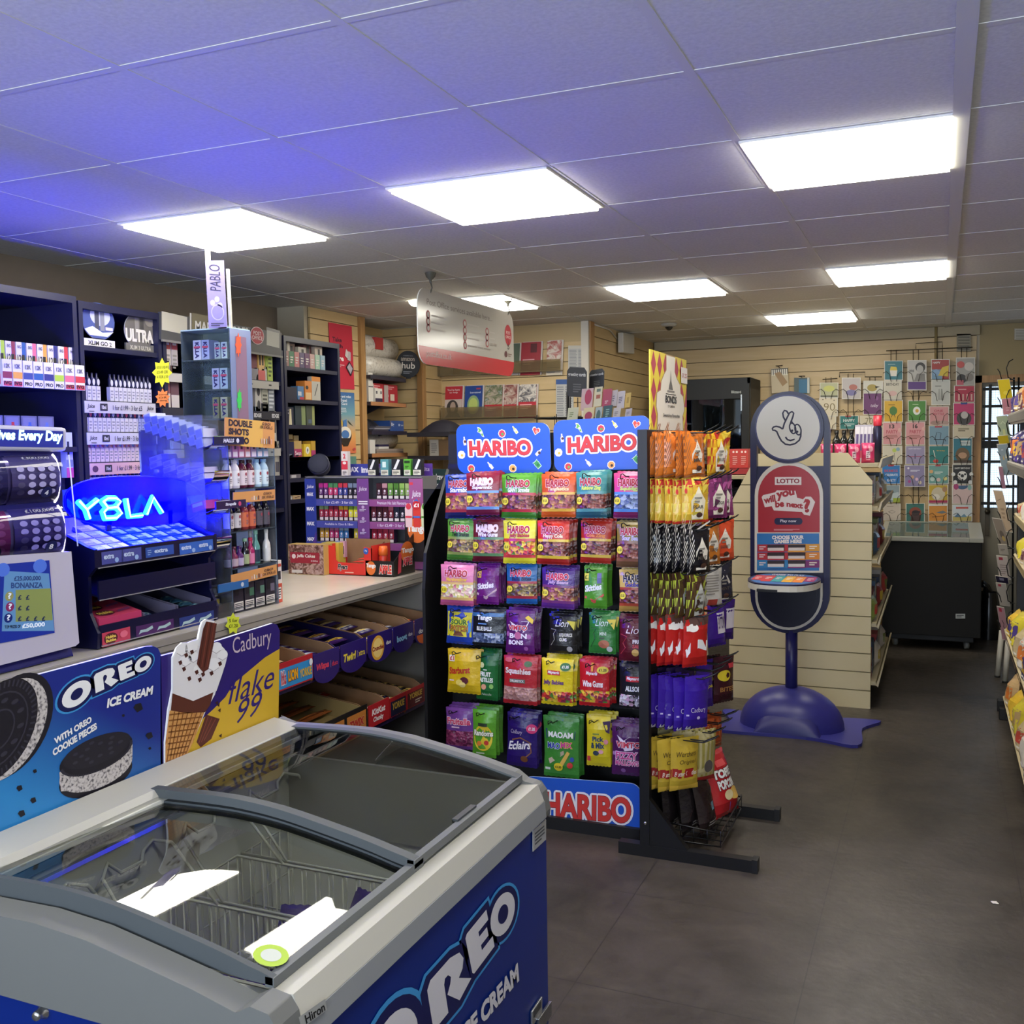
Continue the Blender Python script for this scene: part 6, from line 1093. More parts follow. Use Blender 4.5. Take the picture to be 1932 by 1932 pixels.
def roll(lab, c, r, l, tagc=None):
    mb = MB(); c = V(c); mb.lathe([(0, 0), (r * .3, 0), (r, .002), (r * 1.02, l * .3), (r, l * .7), (r, l - .002), (0, l)], c, WRAP, 20, (0, 1, 0))
    if tagc: mb.box((c.x + r * .6, c.y + l * .35, c.z - .02), (c.x + r + .006, c.y + l * .55, c.z + r * .75), M(tagc, .4))
    mb.one('bubble_wrap_roll', lab, 'roll', 'bubble wrap rolls in the alcove')
roll('upper bubble wrap roll with a red label in the alcove', (-3.76, 5.98, zA[0] + .215), .085, .52, '#b83a3c'); roll('lower bubble wrap roll under the labelled one on the top alcove shelf', (-3.70, 5.98, zA[0] + .075), .07, .58); roll('grey wrap roll on the lowest alcove shelf', (-3.76, 5.98, zA[3] + .10), .075, .50)
def abox(name, lab, y0, y1, z, h, d, col, items, x=-3.62, grp=None): return carton(name, lab, 'box', F((x, y0, z + .0005), (0, y1 - y0, 0), (0, 0, h)), d, col, items, grp)
for i, (a, b_) in enumerate(((6.05, 6.24), (6.245, 6.44))): abox('postal_box', f'{["nearer", "farther"][i]} red postal box with white label on the oak-edged alcove shelf', a, b_, zA[1], .135, .15, '#b82c38', [('l', .3, .72, .75, .92, 2, '#e0a0a4'), ('r', .45, .15, .75, .5, '#d8c8b8'), ('d', .25, .4, .08, .1, '#e0d0d0'), ('r', 0, .05, .3, .95, '#b8a8a4')], x=-3.66, grp='red postal boxes')
abox('stamp_box', 'tall white box at the near end of the oak-edged alcove shelf', 5.97, 6.03, zA[1], .2, .1, '#d0ccc4', [('r', 0, .5, 1, .54, '#4a4854'), ('d', .7, .8, .15, .06, '#2a2a34')]); abox('stamp_box', 'white box with dark wavy foot in front of the red postal boxes', 6.035, 6.13, zA[1], .095, .05, '#d8d4cc', [('r', 0, 0, 1, .28, '#2a2440'), ('r', .1, .6, .3, .8, '#5a5860'), ('r', .7, .6, .9, .8, '#5a5860')], x=-3.606)
mb = MB(); mb.surf(lambda a, b: V((-3.86 + .22 * a, 5.97 + .27 * b, zA[2] + .001 + .11 * math.sin(math.pi * a) * math.sin(math.pi * (b * .9 + .08)) * (1 + .3 * math.sin(9 * b)))), 8, 10, M('#22222c', .5)); mb.one('cloth_bag', 'slumped black bag on the dark alcove shelf', 'bag')
for i in range(3):
    mb = MB(); mb.box((-3.85, 6.0 + .02 * i, zA[2] + .0005 + .012 * i), (-3.61, 6.21 + .02 * i, zA[2] + .0105 + .012 * i), M(('#3a3844', '#8a8894', '#55535f')[i], .5)); mb.one('paper_folder', f'dark flat folder, {ORD[i]} from the bottom beside the slumped bag', 'folder', 'flat folders on the alcove shelf')
abox('form_box', 'blue box with white lettering at the end of the dark alcove shelf', 6.25, 6.45, zA[2], .075, .14, '#2c4c8c', [('t', .1, .4, .3, .8, 'Big', '#e0e4ec'), ('d', .65, .6, .04, .12, '#d8dce4'), ('t', .74, .5, .94, .66, 'Travel', '#d0d4dc'), ('p', [(0, 0), (0, 1), (.1, 1)], '#5a5a74')])
abox('form_box', 'plain white carton at the near end of the lowest alcove shelf', 5.97, 6.04, zA[3], .095, .1, '#cfcbc6', [])
for i in range(4):
    mb = MB(); mb.box((-3.85, 6.05 + .03 * (i > 1), zA[3] + .0005 + .016 * i), (-3.615, 6.22 + .21 * (i < 2) , zA[3] + .015 + .016 * i), M(('#8a7c74', '#9a8c84', '#d0ccc8', '#2a2448')[i], .5)); mb.one('card_sheets', f'flat card sheets, {ORD[i]} from the bottom on the lowest alcove shelf', 'card', 'flat card sheets on the lowest alcove shelf')
# round pick-up sign
t = thing('round_sign', 'round dark grey parcel pick-up sign at the end of the top alcove shelf', 'sign', (-3.6, 6.47, zA[0])); P = fpx(('y', 6.47), (748, 712), (792, 714), (748, 661)); mb = MB()
mb.prism([P(.5 + .5 * math.cos(i * .2094), .5 + .5 * math.sin(i * .2094)) for i in range(30)], (0, .006, 0), M('#2c3036', .45)); mb.art(P, [('t', .3, .8, .7, .84, 'available here', '#8a9098'), ('t', .2, .62, .78, .74, 'amazon', '#b8b0a4', {'bold': .02}), ('t', .24, .34, .8, .58, 'hub', '#dcd8d0', {'bold': .01}), ('l', .3, .14, .72, .26, 2, '#8a9098')]); mb.box((P(.5, 0).x - .02, 6.471, zA[0]), (P(.5, 0).x + .02, 6.476, P(.5, .1).z), M('#2c3036')); mb.build('disc', t)
# leaflet racks on the far wall
def leafrack(px0, px1, pyb, items, lab, grp, depth=.03):
    y = 6.905; a, b_ = Y(px0, pyb, y), Y(px1, pyb, y); t = thing('leaflet_rack', lab, 'leaflet rack', ((a.x + b_.x) / 2, y + .02, a.z - .03), 'clear leaflet racks on the slatted wall'); mb = MB()
    mb.box((a.x - .01, y - .035, a.z - .035), (b_.x + .01, y + .022, a.z - .028), M('#8c7f66', .3)); mb.box((a.x - .01, y - .037, a.z - .035), (b_.x + .01, y - .034, a.z + .05), glass('#d8d0bc', .06, 1.4, 'rack_lip', .2, '#b8a888')); mb.build('clear_tray', t)
    for q in items:
        px, px_, pyt, base, its, nm = q; c0, c1 = Y(px, pyb, y), Y(px_, pyb, y); zt = Y(px, pyt, y).z
        for k in range(2):
            P = F((c0.x + .012 * k, y + .003 + .006 * k, c0.z - .026 + .002), (c1.x - c0.x, 0, 0), (.012, 0.006, zt - c0.z + .03 + .004 * k)); mb = MB(); mb.obox(P.o, P.u, P.v, -P.n * .004, M(base if k == 0 else '#d0c8c0', .4)); 
            if k == 0: mb.art(P, its)
            mb.one('leaflet', nm + (', front copy' if k == 0 else ', copy tucked behind'), 'leaflet', grp)
RED = '#b82c38'
FACE = lambda bg: [('r', 0, 0, 1, .58, bg), ('d', .45, .3, .34, .26, '#3a3432'), ('d', .48, .34, .16, .16, '#b09888'), ('p', [(.05, 0), (.95, 0), (.8, .14), (.25, .16)], '#4a4644')]
leafrack(838, 1013, 782, [(838, 870, 731, RED, FACE('#c8b8b0') + [('t', .12, .85, .85, .92, "You're here", '#e8d0d0'), ('t', .25, .76, .75, .83, 'to help', '#e8d0d0')], 'red leaflet with a dark-haired person in the lower rack'), (875, 908, 730, '#24468c', [('d', .5, .4, .34, .3, '#8aa878'), ('d', .5, .4, .25, .22, '#b8c86c'), ('t', .3, .76, .9, .82, 'International', '#d0d8e8'), ('r', .65, .88, .9, .93, '#a83c54')], 'blue leaflet with a green globe in the lower rack'), (913, 946, 729, RED, [('r', 0, .4, 1, 1, picture('#8a9a54', '#b8a898', '#5a6a44', '#c8ccd4')), ('l', .08, .2, .7, .32, 2, '#e0a8a8')], 'red leaflet with a sports field picture in the lower rack'), (949, 973, 728, RED, [('r', 0, .4, 1, 1, picture('#6a5a50', '#c8b4a4', '#8a4a44', '#3a4450')), ('l', .08, .22, .7, .32, 2, '#e0a8a8')], 'red leaflet with a street picture in the lower rack'), (977, 1010, 728, RED, [('r', 0, .48, 1, 1, picture('#c8bca8', '#4a4a54', '#e0d8cc', '#2a2c34')), ('l', .08, .25, .8, .42, 3, '#e0a8a8')], 'red leaflet with a person at a desk in the lower rack')], 'lower clear leaflet rack of red and blue leaflets', 'leaflets in the lower rack')
leafrack(822, 1058, 702, [(824, 850, 692, '#cfc8ba', [], 'cream leaflet lying low under the hanging sign'), (866, 892, 693, '#d0c8bc', [], 'second cream leaflet lying low under the hanging sign'), (960, 978, 650, '#5a6a58', [('r', 0, 0, 1, .4, '#c8c0b8')], 'dark leaflet half hidden by the hanging sign'), (981, 1018, 648, '#a02c38', [('r', .48, .68, .8, .95, '#5a2028'), ('l', .1, .3, .75, .5, 3, '#d8a0a4')], 'plain dark red leaflet in the upper rack'), (1030, 1057, 645, '#d0c4b0', [('r', 0, .35, 1, 1, picture('#c8a898', '#d8d0c4', '#b05a54', '#8a6a5c')), ('r', .05, .3, .95, .42, '#dcd4c4'), ('l', .05, .05, .9, .25, 3, '#a0988c')], 'pale leaflet with two people in the upper rack')], 'upper clear leaflet rack behind the hanging sign', 'leaflets in the upper rack')
def notice(px0, px1, py0, py1, lab, hdr, y=6.925, bg='#b8b8b4'):
    P = fpx(('y', y), (px0, py1), (px1, py1), (px0, py0)); mb = MB(); mb.obox(P.o, P.u, P.v, -P.n * .002, M(bg, .4)); mb.rect(P, 0, .88, 1, 1, hdr, .0005); mb.lines(P, .06, .04, .46, .84, 14, '#8a8c90'); mb.lines(P, .53, .04, .95, .84, 14, '#8a8c90'); mb.one('wall_notice', lab, 'notice', 'printed notices on the slatted wall')
notice(1072, 1108, 652, 700, 'printed grey notice sheet beside the white corner trim', '#c8c4b8'); notice(1049, 1082, 716, 793, 'long grey notice with a blue heading behind the card spinner', '#2f5694')
# hanging sign
hs = thing('hanging_sign', 'white and red post office services sign hanging from the ceiling', 'sign', (-2.41, 5.1, 1.95)); HX = -2.41; HQ = ('x', HX)
P = fpx(HQ, (790, 685), (970, 712), (791, 540)); P = F((HX, P.o.y, X(790, 685, HX).z), (0, P.u.y, 0), (0, 0, X(791, 540, HX).z - X(790, 685, HX).z)); r = .07; asp = P.u.length / P.v.length
cr_ = [(1 - r + r * math.cos(t), 1 - r * asp + r * asp * math.sin(t)) for t in [i * math.pi / 12 for i in range(7)]] + [(r - r * math.sin(t), 1 - r * asp + r * asp * math.cos(t)) for t in [i * math.pi / 12 for i in range(7)]] + [(r - r * math.cos(t), r * asp - r * asp * math.sin(t)) for t in [i * math.pi / 12 for i in range(7)]] + [(1 - r + r * math.sin(t), r * asp - r * asp * math.cos(t)) for t in [i * math.pi / 12 for i in range(7)]]
mb = MB(); mb.prism([P(a, b) for a, b in cr_], (-.006, 0, 0), M('#b4afa6', .16), M('#e8e6e0', .3)); mb.poly([P(a, b, .0006) for a, b in cr_ if b < .23] [0:0] or [P(a, min(b, .235), .0006) for a, b in cr_], M('#b82e38', .2))
G_ = '#6a5f58'; mb.text(P, .08, .79, .74, .87, 'Post Office services available here...', G_, .001, bold=0)
mb.text(P, .07, .08, .3, .19, 'postoffice.co.uk', '#dcd0cc', .0014, bold=0)
for a, b in ((.09, .66), (.09, .57), (.09, .48), (.44, .66), (.44, .56), (.44, .46), (.44, .35), (.68, .62), (.68, .53), (.68, .44)): mb.disc(P, a, b, .018, .018 * asp, '#9c3a40', .001, 14); mb.disc(P, a, b, .011, .011 * asp, '#b4afa6', .0014, 12); mb.lines(P, a + .03, b - .02, a + (.22 if a < .6 else .12), b + .02, 1, '#a8a098', .001)
for a, b, s in ((.47, .33, 'pre-order travel money'), (.71, .42, 'car tax')): mb.text(P, a, b, a + (.24 if len(s) > 8 else .08), b + .05, s, '#8a8078', .0015, bold=0)
mb.disc(P, .93, .64, .042, .042 * asp * 1.2, '#b02c38', .001); mb.text(P, .905, .65, .955, .7, 'POST', '#e8dcd8', .0016, bold=.01); mb.text(P, .9, .585, .96, .63, 'OFFICE', '#e8dcd8', .0016, bold=.01)
mb.stroke(P, [(.915, .5), (.925, .46), (.935, .5), (.93, .56), (.935, .46), (.945, .45), (.935, .42), (.92, .44)], .006, '#3a3634', .001); mb.disc(P, .9, .335, .018, .05, '#5a2a2c', .001); mb.lines(P, .925, .30, .975, .36, 2, '#6a5048', .001)
mb.build('panel', hs)
mb = MB()
for px, py, pz in ((808, 515, 541), (960, 562, 580)):
    c = Z(px, py, 2.435); mb.lathe([(.03, 0), (.024, -.02), (.008, -.035), (.006, -.05)], (HX, c.y, 2.434), M('#5c5a50', .4), 12); mb.tube([(HX, c.y, 2.39), (HX + .008, c.y, 2.36), (HX - .004, c.y, 2.33), (HX - .004, c.y, P(.5, 1).z - .02)], .004, M('#55544c', .4), 6)
mb.build('hook', hs)
# greeting card spinner behind the sweet stand
gs = thing('card_spinner', 'wire spinner with two black header plates behind the blue sweet headers', 'card rack', (-1.95, 5.55, 0), None); WB = M('#1c1c1e', .4, .5)
GY = 5.35
for px0, px1, py0, py1, sh in ((1069, 1106, 692, 748, 0), (1111, 1139, 699, 738, .12)):
    mb = MB(); P = fpx(('y', GY - (.0 if sh == 0 else -.15)), (px0, py1), (px1, py1 - (4 if sh else -2)), (px0 + 1, py0)); q = [(.12, 0), (.88, 0), (1, .1), (1, .86), (.86, 1), (.14, 1), (0, .86), (0, .1)]; mb.prism([P(a, b) for a, b in q], -P.n * .006, M('#1f1f20', .4)); mb.text(P, .06, .66, .95, .82, 'greeting cards', '#d0d0cc', bold=.02); mb.lines(P, .32, .14, .75, .46, 4, '#5a5a58'); mb.build('header_plate', gs)
c = V((-1.98, GY + .12, 0)); mb = MB(); mb.cyl(c + UZ * .03, c + UZ * 1.85, .014, WB, 10); mb.lathe([(.24, 0), (.24, .02), (.03, .04)], c, WB, 20)
for z in (1.70, 1.50, 1.3, 1.1, .9, .7): mb.tube([c + V((.2 * math.cos(i * .524), .2 * math.sin(i * .524), z)) for i in range(12)], .003, WB, 5, True)
for a in range(8):
    d_ = V((math.cos(a * .785), math.sin(a * .785), 0)); mb.tube([c + d_ * .2 + UZ * .6, c + d_ * .2 + UZ * 1.72], .0025, WB, 5); mb.tube([c + UZ * 1.7, c + d_ * .2 + UZ * 1.7], .003, WB, 5)
for px in (1076, 1090): mb.tube([Y(px, 750, GY), Y(px, 785, GY)], .003, WB, 5)
mb.build('wire_frame', gs)
for i, (px0, px1, py0, py1, col, its, lab) in enumerate(((1098, 1120, 734, 775, '#c8a8a8', [('d', .6, .6, .3, .35, '#b03a58')], 'pink card with red motif on the spinner'), (1122, 1137, 731, 768, '#d0c8a8', [('r', .3, .4, .8, .6, '#a8604c'), ('r', .3, .75, .8, .9, '#6a7a6c')], 'cream card with small squares on the spinner'), (1138, 1155, 735, 770, '#a83a54', [('l', .3, .2, .7, .4, 2, '#d8b8b8')], 'dark red card on the spinner'), (1155, 1166, 737, 768, '#b8b0b0', [('l', .2, .3, .6, .7, 3, '#6a6474')], 'grey card on the spinner'), (1166, 1180, 739, 772, '#c4bcc0', [('l', .2, .3, .7, .7, 4, '#6a6474')], 'pale lilac card on the spinner'), (1181, 1191, 742, 770, '#c8a850', [('r', .3, .3, .7, .7, '#a88a3c')], 'yellow card at the end of the spinner row'), (1072, 1092, 770, 796, '#c8c8a8', [('l', .2, .3, .6, .7, 3, '#7a8a5c')], 'pale green card low on the spinner'), (1102, 1122, 770, 796, '#d8c898', [('d', .5, .4, .35, .3, '#a83c5c')], 'cream card with pink flowers low on the spinner'), (1124, 1137, 769, 796, '#a8b4b0', [('d', .5, .4, .3, .4, '#4a6a68')], 'sea green card low on the spinner'), (1139, 1156, 766, 794, '#2c5054', [('l', .3, .2, .7, .8, 4, '#8ab0ac')], 'dark teal card low on the spinner'), (1158, 1172, 770, 792, '#c8c0bc', [('l', .2, .3, .7, .7, 3, '#7a7478')], 'pale card with fine print low on the spinner'), (1181, 1193, 772, 790, '#c0b8c0', [('l', .2, .3, .7, .7, 3, '#7a7484')], 'lilac card last on the spinner'))):
    P = fpx(('y', GY - .10 + .012 * (i % 6) - (.03 if i > 5 else 0)), (px0 - 3, py1), (px1 - 3, py1 - 2), (px0, py0)); mb = MB(); mb.obox(P.o, P.u, P.v, -P.n * .003, M(col, .4)); mb.art(P, its); mb.one('greeting_card', lab, 'greeting card', 'greeting cards on the wire spinner')
# parcels below, seen over the counter
mb = MB(); a = Y(808, 800, 6.4); mb.surf(lambda u, v: V((a.x - .02 + .26 * u, 6.3 + .25 * v, Y(808, 816, 6.4).z + .001 + .09 * math.sin(math.pi * u) ** .5 * math.sin(math.pi * v) ** .5)), 8, 6, M('#1c1b26', .6)); mb.one('folded_cloth', 'folded black cloth on the dark corner shelf above the cardboard box', 'cloth')
zc_ = Y(808, 816, 6.4).z
mb = MB(); mb.box((-3.5, 6.28, zc_ - .03), (-3.16, 6.93, zc_), M('#1f1d26', .5)); mb.one('wall_shelf', 'upper black corner shelf under the cloth', 'shelf', 'black corner shelves')
z_ = Y(812, 860, 6.4).z; mb = MB(); mb.box((-3.5, 6.28, z_ - .03), (-3.16, 6.93, z_), M('#1f1d26', .5)); mb.one('wall_shelf', 'lower black corner shelf under the cardboard box', 'shelf', 'black corner shelves')
P = F((Y(811, 860, 6.4).x, 6.4, z_ + .0005), (.16, 0, 0), (0, 0, .115)); carton('cardboard_box', 'small cardboard box with a white label on the black corner shelf', 'box', P, .2, '#8a6c48', [('r', 0, 0, .45, 1, '#d0c8b8'), ('l', .08, .15, .38, .8, 5, '#9a948a')])
# ================================================================ BLUE-HEADED SWEET STAND
HY = 3.72   # plane of the front bags
HBK = M('#0b0b0e', .5)
hx0, hx1 = -1.985, -1.06
st = thing('sweet_stand', 'black sweet stand with blue header boards and pegs of hanging sweet bags', 'display stand', ((hx0 + hx1) / 2, 3.95, 0))
mb = MB(); mb.box((hx0, 3.93, .05), (hx1, 3.95, 1.60), HBK); mb.box((hx0, 3.68, 0), (hx1, 3.95, .05), HBK)
for z in (1.46, 1.28, 1.08, .90, .71, .48): mb.box((hx0, 3.922, z - .012), (hx1, 3.93, z + .012), M('#141418', .35))
mb.build('backboard', st)
mb = MB(); mb.prism([(hx0 - .006, 3.70, 0), (hx0 - .006, 3.70, .95), (hx0 - .006, 3.72, 1.10), (hx0 - .006, 3.95, 1.45), (hx0 - .006, 3.95, 0)], (-.014, 0, 0), HBK)
mb.box((hx0 - .14, 3.95, 0), (hx0 - .02, 3.965, 1.36), HBK); mb.prism([(hx0 - .02, 3.95, 1.02), (hx0 - .02, 3.95, 1.44), (hx0 - .14, 3.95, 1.28), (hx0 - .14, 3.95, 1.02)], (0, .012, 0), HBK); mb.build('side_panel', st)
HB = M('#1f58c4', .35)
def hdr(px, shape, name, extra=()):
    mb = MB(); P = fpx(('y', 3.90 if shape else 3.70), *px); r = .09; asp = P.u.length / P.v.length; ra, rb = r, r * asp
    cs = [(1, 1, 0), (0, 1, 1), (0, 0, 2), (1, 0, 3)]; pts = []
    for cx_, cy_, q in cs:
        if shape == 0 and q in (2, 3): pts.append((cx_, cy_)); continue
        for i in range(6):
            t = (q + i / 5) * math.pi / 2; pts.append((cx_ + (-ra if cx_ else ra) + ra * math.cos(t), cy_ + (-rb if cy_ else rb) + rb * math.sin(t)))
    mb.prism([P(a, b) for a, b in pts], (0, .006, 0), HB, M('#9fb8e8', .4)); return mb, P
CANDY = [(.09, .66, '#f0e4d8', '#5a2a1c'), (.27, .84, '#6ab04c', '#d8ecc8'), (.5, .8, '#d03048', '#58a048'), (.64, .87, '#ecd83c', '#fdf4c0'), (.86, .84, '#e04838', '#f0a090'), (.05, .38, '#f4f0e0', '#e8b83c'), (.88, .42, '#e8dccc', '#4a2a20'), (.15, .1, '#d83a3c', '#7ab04c'), (.36, .16, '#e8e0f0', '#f8f4fa'), (.6, .1, '#f0a850', '#3a2418'), (.86, .18, '#3f9a4c', '#2a7a3a')]
def dress(mb, P, tx0, tx1, ty0, ty1, sp=True):
    asp = P.u.length / P.v.length
    if sp:
        for i, (a, b, c1, c2) in enumerate(CANDY):
            tl = (.4, -.5, .3, .9, 0, .5, -.5, .6, 1, .6, 1)[i]; s = .034
            if i in (0, 3, 6, 8): sh = [(-.35, -1), (.35, -1), (.4, 0), (.16, .5), (.16, 1), (-.16, 1), (-.16, .5), (-.4, 0)]
            elif i == 4: sh = [(0, -1), (1, .1), (.9, .7), (.4, .9), (0, .5), (-.4, .9), (-.9, .7), (-1, .1)]
            elif i == 1: sh = [(-1.4, .2), (-.8, .6), (0, .5), (1.5, -.2), (1.0, -.5), (.2, -.3), (-.6, -.6), (-.8, -.1)]
            elif i == 10: sh = [(-.6, -1), (.6, -1), (.7, .2), (.6, .7), (.8, 1), (.3, .9), (-.3, .9), (-.8, 1), (-.6, .7), (-.7, .2)]
            else: sh = [(math.cos(k * .785), math.sin(k * .785)) for k in range(8)]
            ct, sn = math.cos(tl - .3), math.sin(tl - .3)
            for sc, c, l in ((1.25, '#f0ece8' if i not in (10,) else '#bfe0c4', .0006), (1, c1, .0010)): mb.add([P(a + (x * ct - y * sn) * s * sc, b + (x * sn + y * ct) * s * sc * asp, l) for x, y in sh], [range(len(sh))], c)
            mb.disc(P, a + .006, b - .012, .014, .014 * asp, c2, .0014, 10)
    mb.text(P, tx0, ty0, tx1, ty1, 'HARIBO', '#d63a34', l=.0016, bold=.035, o='#8a1f2c', ow=.018, res=5)
def white_under(mb, P, tx0, tx1, ty0, ty1):
    w = glyphs('HARIBO', .035, 0., 5); x0, y0, x1, y1 = w[2]; kx, ky = (tx1 - tx0) / (x1 - x0), (ty1 - ty0) / (y1 - y0)
    for i in range(14):
        t = i * math.pi / 7; mb.add([P(tx0 + (x - x0) * kx + .021 * math.cos(t), ty0 + (y - y0) * ky + .021 * P.u.length / P.v.length * math.sin(t), .0010 + .00002 * i) for x, y in w[0]], w[1], '#f4f2f4')
for px, tx in ((((864, 893), (1040, 893), (860, 801)), (.14, .80)), (((1046, 891), (1228, 884), (1044, 794)), (.15, .86))):
    mb, P = hdr(px, 1, 'header_board'); white_under(mb, P, tx[0], tx[1], .36, .66); dress(mb, P, tx[0], tx[1], .36, .66); mb.build('header_board', st)
mb, P = hdr(((985, 1557), (1209, 1577), (985, 1464)), 0, 'base_board'); white_under(mb, P, .2, .92, .22, .72); dress(mb, P, .2, .92, .22, .72, False); mb.build('base_board', st)
mb = MB()
for z in (.72,): pass
SW1, SW2, SW3, SW4 = sweets('#7a4038', '#a86a50', '#c8a048', '#5a3a3a', '#9a4a54'), sweets('#d8b0a8', '#e8d8a8', '#c87a84', '#e4e0d0', '#c8c060'), sweets('#6a3028', '#8a4a38', '#4a2820', '#a8705c'), sweets('#5a4a34', '#8a7a44', '#6a3a34', '#b89a50')
SWB, SWG = sweets('#5a6a8c', '#8a9ab4', '#3a4a6c', '#a8b4c8'), sweets('#c83a34', '#e0a03c', '#5a8a34', '#e8c83c', '#8a2a44')
def HAR(top, bot, sub, subc, win, strip='#b8303c', hc='#a82434'):
    return dict(base=top, bands=[(0, .13, bot), (.13, .2, strip), (.2, .52, win), (.52, .58, strip)], items=[('t', .14, .70, .84, .88, 'HARIBO', hc, {'bold': .05, 'o': '#f4eeee', 'ow': .035}), ('t', .2, .59, .84, .70, sub, subc, {'bold': .05, 'sh': .1}), ('d', .12, .38, .11, .085, '#e8d838'), ('t', .05, .35, .19, .41, '£1.25', '#4a3a14', {'bold': .03})])
def GEN(base, items, bands=()): return dict(base=base, bands=list(bands), items=items)
TT = lambda a0, b0, a1, b1, s, c, **k: ('t', a0, b0, a1, b1, s, c, dict({'bold': .04}, **k))
PR = ('d', .8, .82, .15, .1, '#e8d838')
